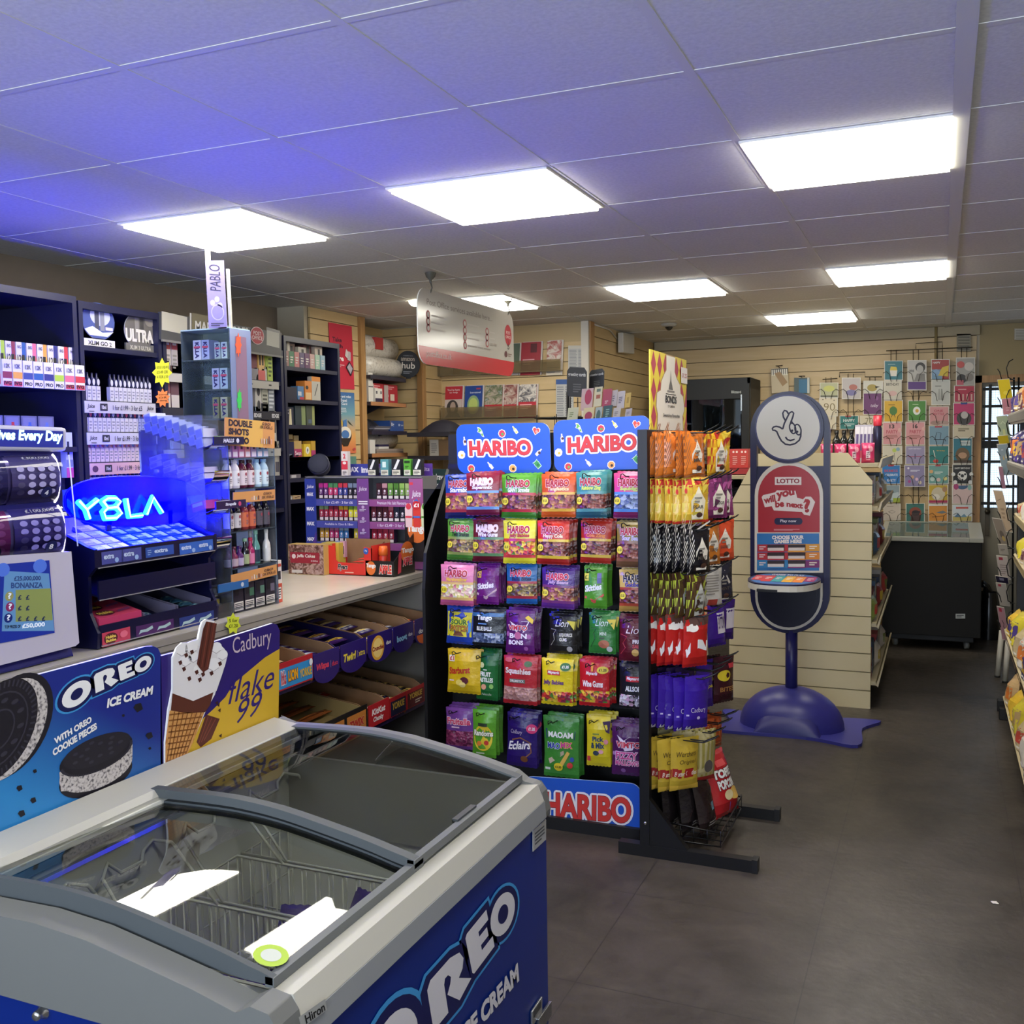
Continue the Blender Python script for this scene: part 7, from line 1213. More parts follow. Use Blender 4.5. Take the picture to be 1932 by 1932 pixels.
BAGS = [
 [((838, 892, 897, 978), HAR('#1c3f9c', '#141f54', 'Starmix', '#e8e8f0', SW1, '#a8343c'), 3, 'blue'), ((882, 945, 893, 972), HAR('#8a1c30', '#6a1a34', 'Supermix', '#f0e8e8', SW1, '#6a98c8', '#f0d0d0'), 2, 'dark red'), ((945, 1011, 896, 977), HAR('#5aa030', '#3a7a24', 'GIANT Strawbs', '#e8f0d8', SW3), 4, 'bright green'), ((1022, 1087, 895, 976), HAR('#d4541c', '#c8581c', 'Tangfastics', '#f0d8a0', SW1, '#e0b040'), 2, 'orange'), ((1088, 1147, 892, 977), HAR('#3f8a84', '#2c5a60', 'Rainbow Zing', '#d8e868', SW3, '#5a9a94'), 3, 'teal'), ((1157, 1220, 893, 977), HAR('#d8487c', '#7a2450', 'Squidgy', '#c8e070', SWB, '#5a90c8'), 2, 'hot pink')],
 [((842, 894, 981, 1056), HAR('#5a9a34', '#3f7a28', 'Twin Snakes', '#1c2a14', SW4, '#8a9a4c'), 2, 'leaf green'), ((890, 951, 981, 1060), HAR('#6e1a26', '#5c1420', 'Wine Gums', '#f0e4e0', SW1, '#5a8a54', '#f0d8d8'), 2, 'maroon'), ((950, 1012, 983, 1063), HAR('#e4dc34', '#dcd42c', 'Jelly Babies', '#b83a3c', SWG, '#c83a3c'), 1, 'yellow'), ((1014, 1075, 983, 1064), HAR('#d43420', '#a02018', 'Happy Cola', '#f4e0c0', SW3, '#e0c038'), 5, 'scarlet'), ((1093, 1152, 983, 1062), HAR('#b8301c', '#a82c1c', 'Cola Zing', '#e88a3c', SW3, '#d8b848'), 3, 'brick red'), ((1163, 1222, 985, 1070), HAR('#8a7428', '#6a4a2c', 'Sour Bears', '#c8c0d8', SW3, '#8a5a40'), 2, 'olive gold')],
 [((833, 896, 1066, 1141), HAR('#d97ca4', '#b8547c', 'Marshmallow', '#e8b850', SW2, '#e0b868'), 2, 'pale pink'), ((897, 940, 1068, 1140), GEN('#6c1c70', [TT(.06, .36, .82, .52, 'Skittles', '#f0e8f0', rot=.1), ('r', .06, .68, .26, .86, '#e0b83c'), TT(.09, .71, .23, .82, '£1', '#4a1450'), ('p', [(.05, .3), (.5, .2), (.95, .42), (.95, .36), (.5, .12), (.05, .24)], '#c8a8b0')]), 4, 'purple rainbow-swoosh'), ((954, 1013, 1068, 1140), HAR('#24689c', '#1f5a94', 'Balla Bites', '#1c2c54', SW4, '#a8303c', '#c02c38'), 2, 'mid blue'), ((1022, 1085, 1072, 1147), HAR('#4a2474', '#5c2a78', 'Jelly Beans', '#c8a8c8', SW1, '#7a3a70', '#c02c48'), 3, 'violet'), ((1101, 1145, 1070, 1148), GEN('#4f9424', [TT(.04, .38, .8, .54, 'Skittles', '#f4f4f0', rot=.1), ('r', .02, .66, .24, .84, '#e8dc50'), TT(.05, .69, .21, .8, '£1', '#3a5a14'), ('p', [(.05, .3), (.5, .2), (.9, .36), (.9, .3), (.5, .12), (.05, .24)], '#c8503c'), ('r', .62, .6, .8, .85, '#6a6aa0')]), 4, 'grass green'), ((1167, 1228, 1077, 1155), HAR('#d4b458', '#b08a3c', 'Goldbears', '#4a3a8c', SW3, '#a8442c', '#1c1a1c'), 2, 'gold')],
 [((841, 892, 1145, 1214), GEN('#1c3fa4', [('r', .04, .2, .96, .86, '#d8cc24'), ('p', [(.2, .8), (.5, .92), (.8, .78), (.7, .66), (.3, .66)], '#1c1c14'), TT(.2, .52, .82, .66, 'SOUR', '#2a5a2c', o='#d8e040'), TT(.18, .34, .86, .5, 'PATCH', '#b87a1c', o='#1c2a1c'), ('p', [(.85, .3), (.95, .35), (.95, .6), (.86, .58)], '#3a8ad0'), ('p', [(.3, .22), (.7, .22), (.6, .34), (.4, .34)], '#6a3a1c')]), 2, 'yellow and blue'), ((893, 953, 1150, 1216), GEN('#14161c', [TT(.16, .66, .66, .84, 'Tango', '#e8ecf0'), ('l', .2, .56, .66, .63, 1, '#6a9ad8'), TT(.16, .40, .66, .52, 'BLUE BALLS', '#e8ecf0')], [(.06, .34, SWB), (.8, .9, '#3a6a9c')]), 2, 'black with blue sweets'), ((954, 1009, 1153, 1232), GEN('#5c1a68', [('p', [(.15, .75), (.4, .66), (.6, .76), (.85, .76), (.68, .5), (.42, .48)], '#f0e8f0'), TT(.1, .54, .78, .66, 'VIMTO', '#c82c3c', o='#f4ecf0'), TT(.16, .35, .78, .47, 'BON', '#f0e8f4'), TT(.14, .2, .66, .31, 'BONS', '#f0e8f4'), ('d', .47, .42, .12, .09, '#c86a94'), ('p', [(.7, .84), (.95, .7), (.98, .8), (.8, .9)], '#e8c83c'), ('d', .1, .45, .06, .06, '#a05a9c'), ('d', .85, .4, .07, .06, '#a05a9c'), ('d', .75, .12, .07, .05, '#a05a9c')]), 4, 'deep purple'), ((1035, 1085, 1160, 1233), GEN('#1d1b1a', [TT(.26, .68, .78, .86, 'Lion', '#e8e4dc', bold=0, sh=.3), TT(.44, .42, .92, .52, 'LIQUORICE', '#e0dcd4'), TT(.44, .31, .72, .4, 'GUMS', '#e0dcd4'), ('p', [(.72, .84), (1, .82), (.98, .6)], '#d8c840'), ('k', [(.1, .2), (.25, .35), (.2, .5), (.3, .6), (.1, .62)], .003, '#8a8680'), ('d', .82, .12, .1, .07, '#b0aca4')]), 4, 'black lion'), ((1110, 1162, 1158, 1233), GEN('#2f7a30', [TT(.26, .68, .74, .86, 'Lion', '#dce8d8', bold=0, sh=.3), TT(.44, .45, .68, .54, 'MINI', '#c8d8c0'), ('l', .44, .35, .7, .42, 1, '#3a4a34'), ('p', [(.7, .85), (1, .86), (.96, .6)], '#e0c848'), ('k', [(.1, .15), (.25, .35), (.2, .5), (.3, .62), (.08, .62)], .003, '#16401a'), ('d', .6, .24, .2, .1, '#a8603c'), ('d', .8, .12, .1, .07, '#c8ccc0')]), 2, 'dark green lion'), ((1166, 1222, 1165, 1248), GEN('#5c1420', [TT(.25, .62, .9, .8, 'Lion', '#e8d8d4', bold=0, sh=.3), TT(.5, .4, .95, .49, 'FRUIT', '#f0e4e0'), TT(.5, .3, .95, .38, 'SALAD', '#c83a44'), ('k', [(.08, .15), (.25, .3), (.15, .4), (.3, .55), (.06, .6)], .003, '#a8303c'), ('d', .6, .2, .12, .08, '#c8a050')]), 2, 'maroon lion')],
 [((845, 908, 1226, 1307), GEN('#d8b41c', [TT(.06, .42, .72, .58, 'Starburst', '#b8281c', rot=.08), ('r', .06, .72, .24, .86, '#f0e8d8'), TT(.08, .74, .22, .84, '£1', '#c82c2c'), ('d', .55, .3, .13, .08, '#5a1c28'), ('d', .4, .25, .1, .07, '#e8d060'), ('d', .5, .2, .1, .06, '#f0dc80'), ('l', .08, .26, .32, .32, 1, '#e8c8c8')]), 1, 'golden yellow'), ((897, 938, 1233, 1320), GEN('#1c6a30', [TT(.2, .5, .72, .6, 'FRUIT', '#f0f4ec'), TT(.12, .38, .82, .48, 'PASTILLES', '#f0f4ec'), ('l', .35, .62, .65, .67, 1, '#d8e4d0'), ('d', .28, .74, .12, .06, '#d8dca0'), ('d', .4, .28, .11, .06, '#e0a07c'), ('d', .75, .3, .1, .05, '#8ac060'), TT(.3, .1, .75, .15, 'Nestle', '#d8e4d0', bold=0, sh=.2)]), 3, 'emerald green'), ((952, 1016, 1238, 1326), GEN('#b0242c', [TT(.06, .6, .84, .76, 'Squashies', '#e0d4d0', rot=0), ('r', .2, .45, .68, .53, '#5a6a5c'), TT(.23, .465, .65, .515, 'DRUMSTICK', '#d8d0c8'), ('d', .75, .86, .11, .06, '#4a6a44'), ('d', .18, .92, .13, .05, '#c8545c')], [(.08, .36, sweets('#b88a80', '#a8746c', '#c89a90'))]), 2, 'red'), ((1023, 1083, 1243, 1328), GEN('#e4cc1c', [('r', .2, .65, .62, .75, '#c8242c'), TT(.22, .66, .6, .74, 'Maynards', '#f0e8e0', sh=.2), TT(.06, .42, .74, .54, 'Jelly Babies', '#5a2474'), ('d', .78, .84, .16, .09, '#2f6a38'), TT(.68, .81, .88, .87, '£1.35', '#f0f0e8')], [(.06, .3, SWG)]), 4, 'sunny yellow'), ((1091, 1149, 1248, 1333), GEN('#c41c24', [TT(.24, .66, .64, .76, 'Maynards', '#f0e0dc', sh=.2), TT(.12, .42, .82, .56, 'Wine Gums', '#f4ece8'), ('d', .8, .8, .18, .08, '#e0c83c'), TT(.68, .77, .92, .83, '£1.25', '#3a2a14'), ('r', .42, .76, .5, .95, '#d8902c')], [(.08, .34, SWG)]), 4, 'bright red'), ((1168, 1222, 1255, 1337), GEN('#16151a', [('r', .25, .62, .8, .74, '#c8242c'), TT(.28, .64, .78, .73, 'Maynards', '#f0e4e0', sh=.2), TT(.24, .4, .95, .52, 'ALLSORTS', '#f0f0ec')], [(.06, .32, sweets('#d8d4d4', '#2a2428', '#c8a0b0', '#8a8088'))]), 3, 'black allsorts')],
 [((842, 895, 1337, 1412), GEN('#6a3a8c', [TT(.06, .6, .92, .76, 'Fruitella', '#c82c5c', o='#f0e0ec'), ('l', .25, .5, .7, .57, 1, '#d8b8c8')], [(.08, .45, sweets('#7a2a54', '#9a4a70', '#5a1c40'))]), 3, 'mauve'), ((893, 938, 1340, 1427), GEN('#5aa02c', [('d', .5, .42, .4, .28, '#e0c830'), TT(.1, .46, .92, .58, 'Randoms', '#f4f4e8', o='#2a4a1c'), ('r', .28, .66, .68, .73, '#2a3a2c'), ('d', .35, .3, .1, .05, '#d87a2c'), ('d', .65, .32, .1, .05, '#c83a34'), ('l', .2, .06, .75, .12, 1, '#d8e0c8')]), 4, 'lime green'), ((954, 1012, 1348, 1446), GEN('#2a1468', [TT(.06, .3, .84, .46, 'Eclairs', '#f0ecf0', bold=.03, sh=.2, rot=.08), TT(.14, .6, .55, .7, 'Cadbury', '#c8b8d0', bold=0, sh=.25), ('d', .84, .74, .17, .09, '#d83a74'), TT(.74, .71, .94, .77, '£1.35', '#f4e8f0'), ('k', [(.2, .5), (.5, .56), (.8, .48), (.85, .3), (.6, .16)], .005, '#8a5a34'), ('d', .62, .16, .12, .06, '#7a4a28')]), 3, 'royal purple'), ((1025, 1092, 1356, 1467), GEN('#3f8a34', [('p', [(.08, .64), (.9, .64), (.92, .78), (.06, .8)], '#1c2a64'), TT(.14, .665, .86, .765, 'MAOAM', '#f0f0ec'), TT(.12, .48, .5, .58, 'MAO', '#2a3a9c', o='#d8e8e8'), TT(.52, .5, .84, .6, 'MIX', '#c83c8c', o='#e8e040'), ('p', [(.15, .3), (.6, .46), (.62, .4), (.2, .22)], '#b8a890'), ('p', [(.45, .2), (.7, .45), (.78, .42), (.54, .16)], '#d8b050'), ('d', .45, .18, .13, .07, '#e8d030'), TT(.36, .16, .54, .2, '£1.25', '#3a3a14'), ('d', .78, .22, .08, .05, '#c8342c'), ('d', .84, .32, .06, .04, '#2a4aa8'), ('l', .06, .1, .3, .18, 1, '#d8e0d0')]), 4, 'green long'), ((1106, 1152, 1354, 1446), GEN('#dcc824', [TT(.28, .5, .76, .6, 'Pick', '#1c3a5c'), TT(.22, .36, .78, .48, '& Mix', '#1c3a5c'), ('l', .3, .62, .72, .68, 1, '#7a8a34'), ('p', [(.7, .9), (1, .92), (.98, .66), (.85, .7)], '#3a1c4c'), ('d', .44, .27, .13, .05, '#2a3a4c'), ('d', .65, .3, .1, .04, '#e0a0a8'), ('d', .85, .5, .09, .05, '#d88a94'), ('r', .05, .1, .2, .2, '#c83c44')]), 4, 'yellow pick-and-mix'), ((1155, 1214, 1367, 1462), GEN('#4c1a54', [('p', [(.18, .78), (.42, .68), (.6, .76), (.9, .76), (.7, .5), (.45, .48)], '#e8dce8'), TT(.16, .54, .96, .66, 'VIMTO', '#c42c44', o='#f0e4ec'), TT(.14, .32, .86, .46, 'FIZZY', '#c84a8c', o='#f0dcec'), TT(.14, .2, .9, .3, 'MALLOWS', '#c84a8c', o='#f0dcec'), ('d', .08, .42, .05, .04, '#a87ab0'), ('d', .4, .1, .08, .04, '#8a5a94')]), 3, 'plum purple')]]
RN = ('top', 'second', 'third', 'fourth', 'fifth', 'bottom')
hk = {}
for r, rowl in enumerate(BAGS):
    for c, (px, sp, nb, cname) in enumerate(rowl):
        x0, x1, yt, yb = px; a, b_ = Y(x0, yb, HY), Y(x1, yb, HY); zt = Y((x0 + x1) / 2, yt, HY).z; zb = Y((x0 + x1) / 2, yb, HY).z; zm = Y((x0 + x1) / 2, (yt + yb) / 2, HY)
        wd = b_.x - a.x; tilt = rnd.uniform(-.03, .03); off = rnd.uniform(-.015, .012)
        P = PF((a.x, HY + off, zb), (wd, 0, wd * tilt), (-(zt - zb) * tilt * .5, .012, zt - zb), .016)
        pos = f'{ORD[c]} peg from the counter, {RN[r]} row'
        o = pouch(P, sp['base'], sp['bands'], sp['items']).one('sweet_bag', f'{cname} sweet bag, front on {pos}', 'sweet bag', 'sweet bags on the blue-headed stand')
        for k in range(nb):
            q = dup(o, (rnd.uniform(-.004, .006), .019 * (k + 1) + rnd.uniform(0, .004) - off * .5, rnd.uniform(-.004, .008)), f'{cname} sweet bag, {ORD[k + 1]} back on {pos}'); q.rotation_euler = (0, rnd.uniform(-.035, .035), rnd.uniform(-.05, .05))
        hz_ = zt - .016; xc = a.x + wd * (.30 + .12 * rnd.random()); mb = MB()
        mb.tube([(xc - .012, 3.925, hz_), (xc - .012, HY - .028, hz_ - .004), (xc - .006, HY - .042, hz_ + .012), (xc + .002, HY - .044, hz_ + .016), (xc + .012, HY - .040, hz_ + .006), (xc + .013, HY + .03, hz_ + .002), (xc + .013, 3.925, hz_)], .0022, M('#0a0a0b', .35), 5); mb.build('peg_hook', st)
# ================================================================ SIDE RACK OF HANGING BAGS (faces the aisle)
RX = -1.0; RB = M('#0d0d10', .45)
rk = thing('bag_rack', 'black freestanding rack with pronged hooks of foil sweet bags facing the aisle', 'display rack', (RX, 3.82, 0))
mb = MB()
for y in (3.555, 4.09): mb.box((RX - .022, y, .0), (RX + .016, y + .035, 1.60), RB)
mb.box((RX - .02, 3.59, 1.575), (RX + .014, 4.09, 1.60), RB); mb.box((RX - .006, 3.59, .12), (RX, 4.09, 1.575), M('#111114', .6)); mb.build('post_frame', rk, bevel=.002)
for y in (3.555, 4.035 + .055):
    mb = MB(); mb.box((-1.105, y - .002, .0), (-.60, y + .037, .045), RB); mb.prism([(RX + .016, y + .003, .045), (RX + .016, y + .003, .22), (RX + .16, y + .003, .045)], (0, .028, 0), RB); mb.box((-.606, y - .005, -.0), (-.585, y + .040, .05), M('#19191c', .5)); mb.cyl((RX, y - .003, .13), (RX, y, .13), .006, M('#c8c8c8', .2, .9), 10); mb.build('foot_bar', rk)
RZ = [1.585, 1.412, 1.228, 1.06, .905, .672, .432]; HYS = [3.655, 3.785, 3.915, 4.045]
WRK = M('#0b0b0c', .35)
for z in RZ:
    for y in HYS:
        mb = MB()
        for d_ in (-.011, .011): mb.tube([(RX, y + d_, z + .004), (-.80, y + d_, z + .0), (-.755, y + d_, z + .022), (-.745, y, z + .03)], .0026, WRK, 5)
        mb.tube([(-.80, y - .011, z), (-.80, y + .011, z)], .0022, WRK, 5); mb.build('peg_hook', rk)
# header card
P = F((RX + .004, 3.645, 1.60), (0, .575, 0), (0, 0, .298)); mb = MB(); mb.obox(P.o, P.u, P.v, -P.n * .005, M('#e4cf34', .4), )
mb.rect(P, 0, 0, 1, 1, '#e4cf34', .0004)
for i in range(7):
    a = i / 6.5
    for b in (.0, .333, .666): mb.add([P(a + .077, b, .0007), P(a + .14, b + .166, .0007), P(a + .077, b + .333, .0007), P(a + .014, b + .166, .0007)] if a < .86 else [P(a, b, .0007), P(1, b, .0007), P(1, b + .3, .0007)], [range(4)] if a < .86 else [range(3)], '#b03048')
bt = [(.14, 0), (.9, 0), (.88, .2), (.94, .3), (.9, .48), (.82, .52), (.80, .64), (.7, .72), (.64, .8), (.66, 1), (.4, 1), (.4, .8), (.34, .74), (.26, .64), (.24, .52), (.14, .48), (.12, .3), (.16, .2)]
mb.add([P(a, b, .0011) for a, b in bt], [range(len(bt))], '#b09058'); mb.add([P(.52 + (a - .52) * .95, b * .985, .0015) for a, b in bt], [range(len(bt))], '#ece6d8')
mb.art(F(P(0, 0, .0016), P.u, P.v), [('p', [(.52, .8), (.535, .66), (.56, .6), (.58, .54), (.46, .54), (.48, .6), (.505, .66)], '#6a6660'), ('r', .42, .505, .62, .53, '#8a8680'), ('r', .38, .475, .66, .485, '#2a2624'), ('t', .37, .36, .68, .46, 'BONDS', '#24211f', {'bold': .03}), ('t', .43, .30, .62, .335, 'OF LONDON', '#55504a'), ('t', .30, .16, .76, .22, 'Sweetshop Favourites', '#35302c', {'bold': .02}), ('r', .8, .66, .99, .88, '#f0eae4'), ('t', .82, .74, .97, .8, '£1.25', '#b03a44')]); mb.build('header_card', rk)
# wire basket at the foot
bk = MB(); bx0, bx1, by0, by1, bz0, bz1 = RX + .012, -.735, 3.64, 4.06, .045, .115
for z in (bz0, bz1): bk.tube([(bx0, by0, z), (bx1, by0, z - .02 * (z == bz1)), (bx1, by1, z - .02 * (z == bz1)), (bx0, by1, z)], .004, WRK, 6, True)
for i in range(9):
    y = by0 + (by1 - by0) * i / 8; bk.tube([(bx0, y, bz1), (bx0, y, bz0), (bx1, y, bz0), (bx1, y, bz1 - .02)], .0022, WRK, 5)
for i in range(6): x = bx0 + (bx1 - bx0) * i / 5; bk.tube([(x, by0, bz1 - .01), (x, by0, bz0), (x, by1, bz0), (x, by1, bz1 - .01)], .0022, WRK, 5)
bk.build('floor_basket', rk)
# foil bags; each hangs square to its hook, printed face to the aisle
def chev(c1, c2, n=7): return [q for i in range(n) for q in ((('p', [(0, i / n - .04), (.5, i / n + .06), (1, i / n - .04), (1, i / n + .03), (.5, i / n + .13), (0, i / n + .03)], c2),))]
def tri(c2, c3): return [('p', [(a, b), (a + .33, b + .2), (a, b + .2)], c2 if (i + j) % 2 else c3) for i, a in enumerate((0, .33, .67)) for j, b in enumerate((.05, .25, .45, .65, .8))]
def strp(c, n=6): return [('p', [(0, b / n), (1, b / n + .3), (1, b / n + .34), (0, b / n + .04)], c) for b in range(n)]
WLAB = lambda s, c='#ece4d4': [('p', [(.3, .08), (.72, .08), (.8, .5), (.62, .66), (.52, .82), (.4, .66), (.24, .5)], c), ('l', .36, .44, .66, .6, 2, '#8a8478'), ('t', .3, .32, .72, .4, s, '#4a443c', {'bold': .02}), ('d', .55, .18, .12, .06, '#4a3024')]
def gusset(P, c2, mode):
    """the foil pattern carried round the edges of the bag"""
    its = []
    return its
def foil(row, hook, n, base, items, lab, w=.115, h=.165, grp='foil bags on the aisle rack', dx0=.03, step=None, th=.03, sidepat=None):
    y, z = HYS[hook], RZ[row]; step = step or min(.036, .17 / max(n, 1)); first = None
    for k in range(n):
        x = RX + dx0 + step * k
        if first is None:
            P = PF((x, y - w / 2, z - h + .006), (0, w, 0), (0, 0, h), th * .62); mb = pouch(P, base, (), items, rough=.22, back=1.0)
            if sidepat:
                Q = type('Q', (), {})()
                class SP:
                    sub = 1; n = V((0, -1, 0))
                    def __call__(s, a, b, l=0.):
                        aa = .035 + .16 * a if a >= 0 else 0; return P(aa, b, .0012 + l)
                mb.art(SP(), sidepat); 
                class SB:
                    sub = 1; n = V((0, -1, 0))
                    def __call__(s, a, b, l=0.):
                        aa = .035 + .16 * a; return P(aa, b) - P.n * (P.h(aa, b) * 2.0 + .0016 + l)
                mb.art(SB(), sidepat)
            o = mb.one('foil_bag', f'{lab}, {ORD[hook]} hook back, nearest the post, {("highest", "second", "third", "fourth", "fifth", "sixth", "lowest")[row]} row', 'sweet bag', grp); first = o; o.rotation_euler.z = -.6
        else:
            q = dup(first, (step * k, rnd.uniform(-.004, .004), rnd.uniform(-.004, .004)), f'{lab}, {ORD[hook]} hook back, {ORD[k]} from nearest, {("highest", "second", "third", "fourth", "fifth", "sixth", "lowest")[row]} row'); q.rotation_euler = (rnd.uniform(-.04, .04), rnd.uniform(-.06, .06), -.62 + rnd.uniform(-.2, .2))
            o = q
    return o
OR = '#d8782c'
foil(0, 0, 5, OR, chev(OR, '#8a5432') + WLAB('MINT'), 'orange and brown chevron bag', sidepat=strp('#8a5432', 8)); foil(0, 1, 4, OR, chev(OR, '#8a5432') + WLAB('MINT'), 'orange chevron bag', sidepat=strp('#8a5432', 8))
foil(0, 2, 4, '#e0a82c', tri('#b82c24', '#e8c83c') + WLAB('FRUIT'), 'yellow and red patterned bag', sidepat=tri('#b82c24', '#e8c83c'), step=.055); foil(0, 3, 3, '#e0a82c', tri('#b82c24', '#e8c83c') + WLAB('FRUIT'), 'red and yellow patterned bag', sidepat=tri('#b82c24', '#e8c83c'), step=.07)
YB = [('r', 0, .8, 1, 1, '#c82c28'), ('r', 0, 0, 1, .06, '#c82c28')] + tri('#e8d050', '#d8a838') + WLAB('PEAR', '#e8dcc0')
foil(1, 0, 5, '#e0b83c', YB, 'yellow faceted bag with red top', sidepat=[('r', 0, .82, 1, 1, '#c82c28'), ('d', .4, .72, .3, .06, '#d83c34')] + tri('#f0d860', '#c89a34')[1::2]); foil(1, 1, 4, '#d8c05c', YB, 'pale yellow faceted bag with red top'); foil(1, 2, 3, '#8a3a70', tri('#b8589c', '#5a2450') + WLAB('FUDGE'), 'pink and purple faceted bag', step=.08); foil(1, 3, 3, '#8a3a70', tri('#c0609c', '#4a1c48') + WLAB('FUDGE'), 'purple faceted bag', step=.08)
foil(2, 0, 6, '#17161a', strp('#d8d0c4', 6) + WLAB('MINT'), 'black bag with thin white stripes', sidepat=strp('#d8d0c4', 9), step=.03); foil(2, 1, 4, '#2a2030', strp('#8a7aa0', 5) + WLAB('MINTS'), 'dark purple bag with pale label'); foil(2, 2, 3, '#c8782c', strp('#3a2418', 6) + WLAB('TOFFEE'), 'orange bag with dark stripes', step=.07); foil(2, 3, 3, '#d8502c', strp('#b83824', 4) + WLAB('SHERBET'), 'orange-red bag', step=.08)
GB = tri('#b0bc3c', '#4a2c24') + WLAB('LIME', '#c8c8c0')
foil(3, 0, 5, '#5a4428', GB, 'lime and brown triangle bag', sidepat=tri('#c0cc48', '#3f2620')); foil(3, 1, 4, '#b8b8b0', GB, 'silver-backed lime bag'); foil(3, 2, 3, '#c4c0b8', [('l', .2, .3, .8, .8, 8, '#8a847c'), ('r', .3, .05, .7, .2, '#b8483c')], 'pale bag with fine print', step=.07); foil(3, 3, 3, '#2a2a38', WLAB('MINT', '#c8c4bc'), 'dark slate bag with white label', step=.08)
MB_ = [('p', [(.05, .35), (.5, .55), (.95, .5), (.9, .3), (.5, .38), (.1, .2)], '#f0ecec'), ('r', 0, .82, 1, 1, '#5a4038'), ('d', .3, .78, .2, .08, '#f0ece4')]
foil(4, 0, 5, '#c02420', MB_, 'shiny red bag with white swoosh', sidepat=[('r', .2, .72, .8, .82, '#f0ece4'), ('p', [(.2, .3), (1, .5), (1, .3), (.3, .2)], '#f0ecec')], h=.19); foil(4, 1, 3, '#d8d0b0', [('r', 0, .82, 1, 1, '#d8602c'), ('p', [(.3, .5), (.7, .7), (.75, .62), (.35, .42)], '#3a4a6c')], 'cream bag with orange top', h=.19, step=.06); foil(4, 2, 3, '#3a1c84', [('r', .5, .3, .95, .8, '#d0c8d0'), ('t', .55, .4, .92, .7, 'BUTTONS', '#3a1c5c')], 'violet bag with white panel', step=.08); foil(4, 3, 3, '#34186c', [('r', .5, .3, .95, .8, '#d0c8d0')], 'deep violet bag with white panel', step=.08)
PB = [('t', .2, .3, .8, .42, 'Cadbury', '#d8c8e8', {'bold': .0}), ('d', .5, .22, .06, .03, '#d8c8e8'), ('p', [(.1, .0), (.3, .0), (.25, .07)], '#e0dce8')]
foil(5, 0, 5, '#3c1f9c', PB, 'shiny violet bag with white lettering', h=.2, sidepat=[('l', .1, .25, .9, .31, 1, '#c8b8e8'), ('p', [(.2, .02), (.7, .02), (.5, .08)], '#e8e4ec')]); foil(5, 1, 3, '#2a1a4c', [('t', .1, .5, .9, .62, 'BUTTONS', '#d8d0dc'), ('d', .5, .2, .35, .12, '#3a2018'), ('d', .5, .2, .28, .09, '#d8c8b8')], 'dark bag with cream ring picture', h=.2); foil(5, 2, 4, '#3c1f8c', [('t', .1, .4, .9, .5, 'Wispa', '#e0c83c')], 'violet bag with gold lettering', h=.19); foil(5, 3, 4, '#3a1420', [('d', .4, .6, .3, .12, '#e0c830'), ('t', .2, .25, .9, .35, 'BITES', '#a8743c'), ('r', .6, .75, .9, .85, '#c83c44')], 'maroon bag with yellow burst', h=.19, step=.055)
YW = [('r', 0, .25, 1, .42, '#a82420'), ('t', .1, .29, .9, .38, 'Butter Candies', '#f0e0d0', {'sh': .2}), ('t', .15, .66, .85, .76, 'Werthers', '#4a3414', {'sh': .2, 'bold': .0}), ('t', .25, .5, .85, .6, 'Original', '#4a3414', {'sh': .2, 'bold': .0}), ('r', 0, 0, 1, .1, '#e8c048')]
foil(6, 0, 3, '#d0b03c', YW, 'gold yellow bag with red band', h=.2, w=.125, sidepat=[('r', 0, .28, 1, .44, '#a82420')], step=.045); foil(6, 1, 4, '#c8bc8c', [('r', .1 + .2 * i, .1, .2 + .2 * i, 1, '#a89c4c') for i in range(5)] + [('r', 0, 0, 1, .1, '#a82c28'), ('d', .6, .3, .2, .12, '#5a5450')], 'cream striped bag with red foot', h=.2, sidepat=[('r', .2, .1, .4, 1, '#a89c4c'), ('r', .7, .1, .9, 1, '#a89c4c'), ('r', 0, 0, 1, .1, '#a82c28')], step=.045)
OG = sweets('#b85a28', '#d87838', '#8a3c1c', s=60)
foil(6, 2, 3, '#a84a24', [('m', 0, 0, 0, 0, None)][:0] + [('r', .05, .1, .95, .85, OG)], 'clear bag of orange sweets', h=.15, step=.06); foil(6, 3, 3, '#a84a24', [('r', .05, .1, .95, .85, OG)], 'clear bag of orange sweets with orange corner', h=.14, step=.06)
# bags lying in the floor basket
def lying(P, base, items, lab, bands=()): pouch(P, base, bands, items, rough=.22, back=1).one('foil_bag', lab, 'sweet bag', 'large bags in the floor basket')
EM = [('p', [(.1, .75), (.5, .62), (.95, .8), (.9, .95), (.2, .95)], '#c89a54'), ('p', [(.1, .2), (.45, .5), (.9, .3), (.6, .22)], '#7a2c34'), ('r', .55, .35, .75, .5, '#6a98a8'), ('l', .3, .1, .9, .2, 2, '#b0a8a0')]
lying(PF((-.955, 3.66, .06), (.02, .14, 0), (-.02, .02, .20), .03), '#1f1a1c', EM, 'black and maroon bag leaning in the floor basket, nearest the post'); lying(PF((-.885, 3.665, .055), (.03, .14, 0), (-.03, .03, .225), .035), '#1f1a1c', EM, 'second black and maroon bag leaning in the floor basket'); lying(PF((-.82, 3.69, .055), (.03, .13, 0), (-.045, .03, .20), .03), '#241a1a', EM[1:], 'third black bag leaning at the front of the floor basket')
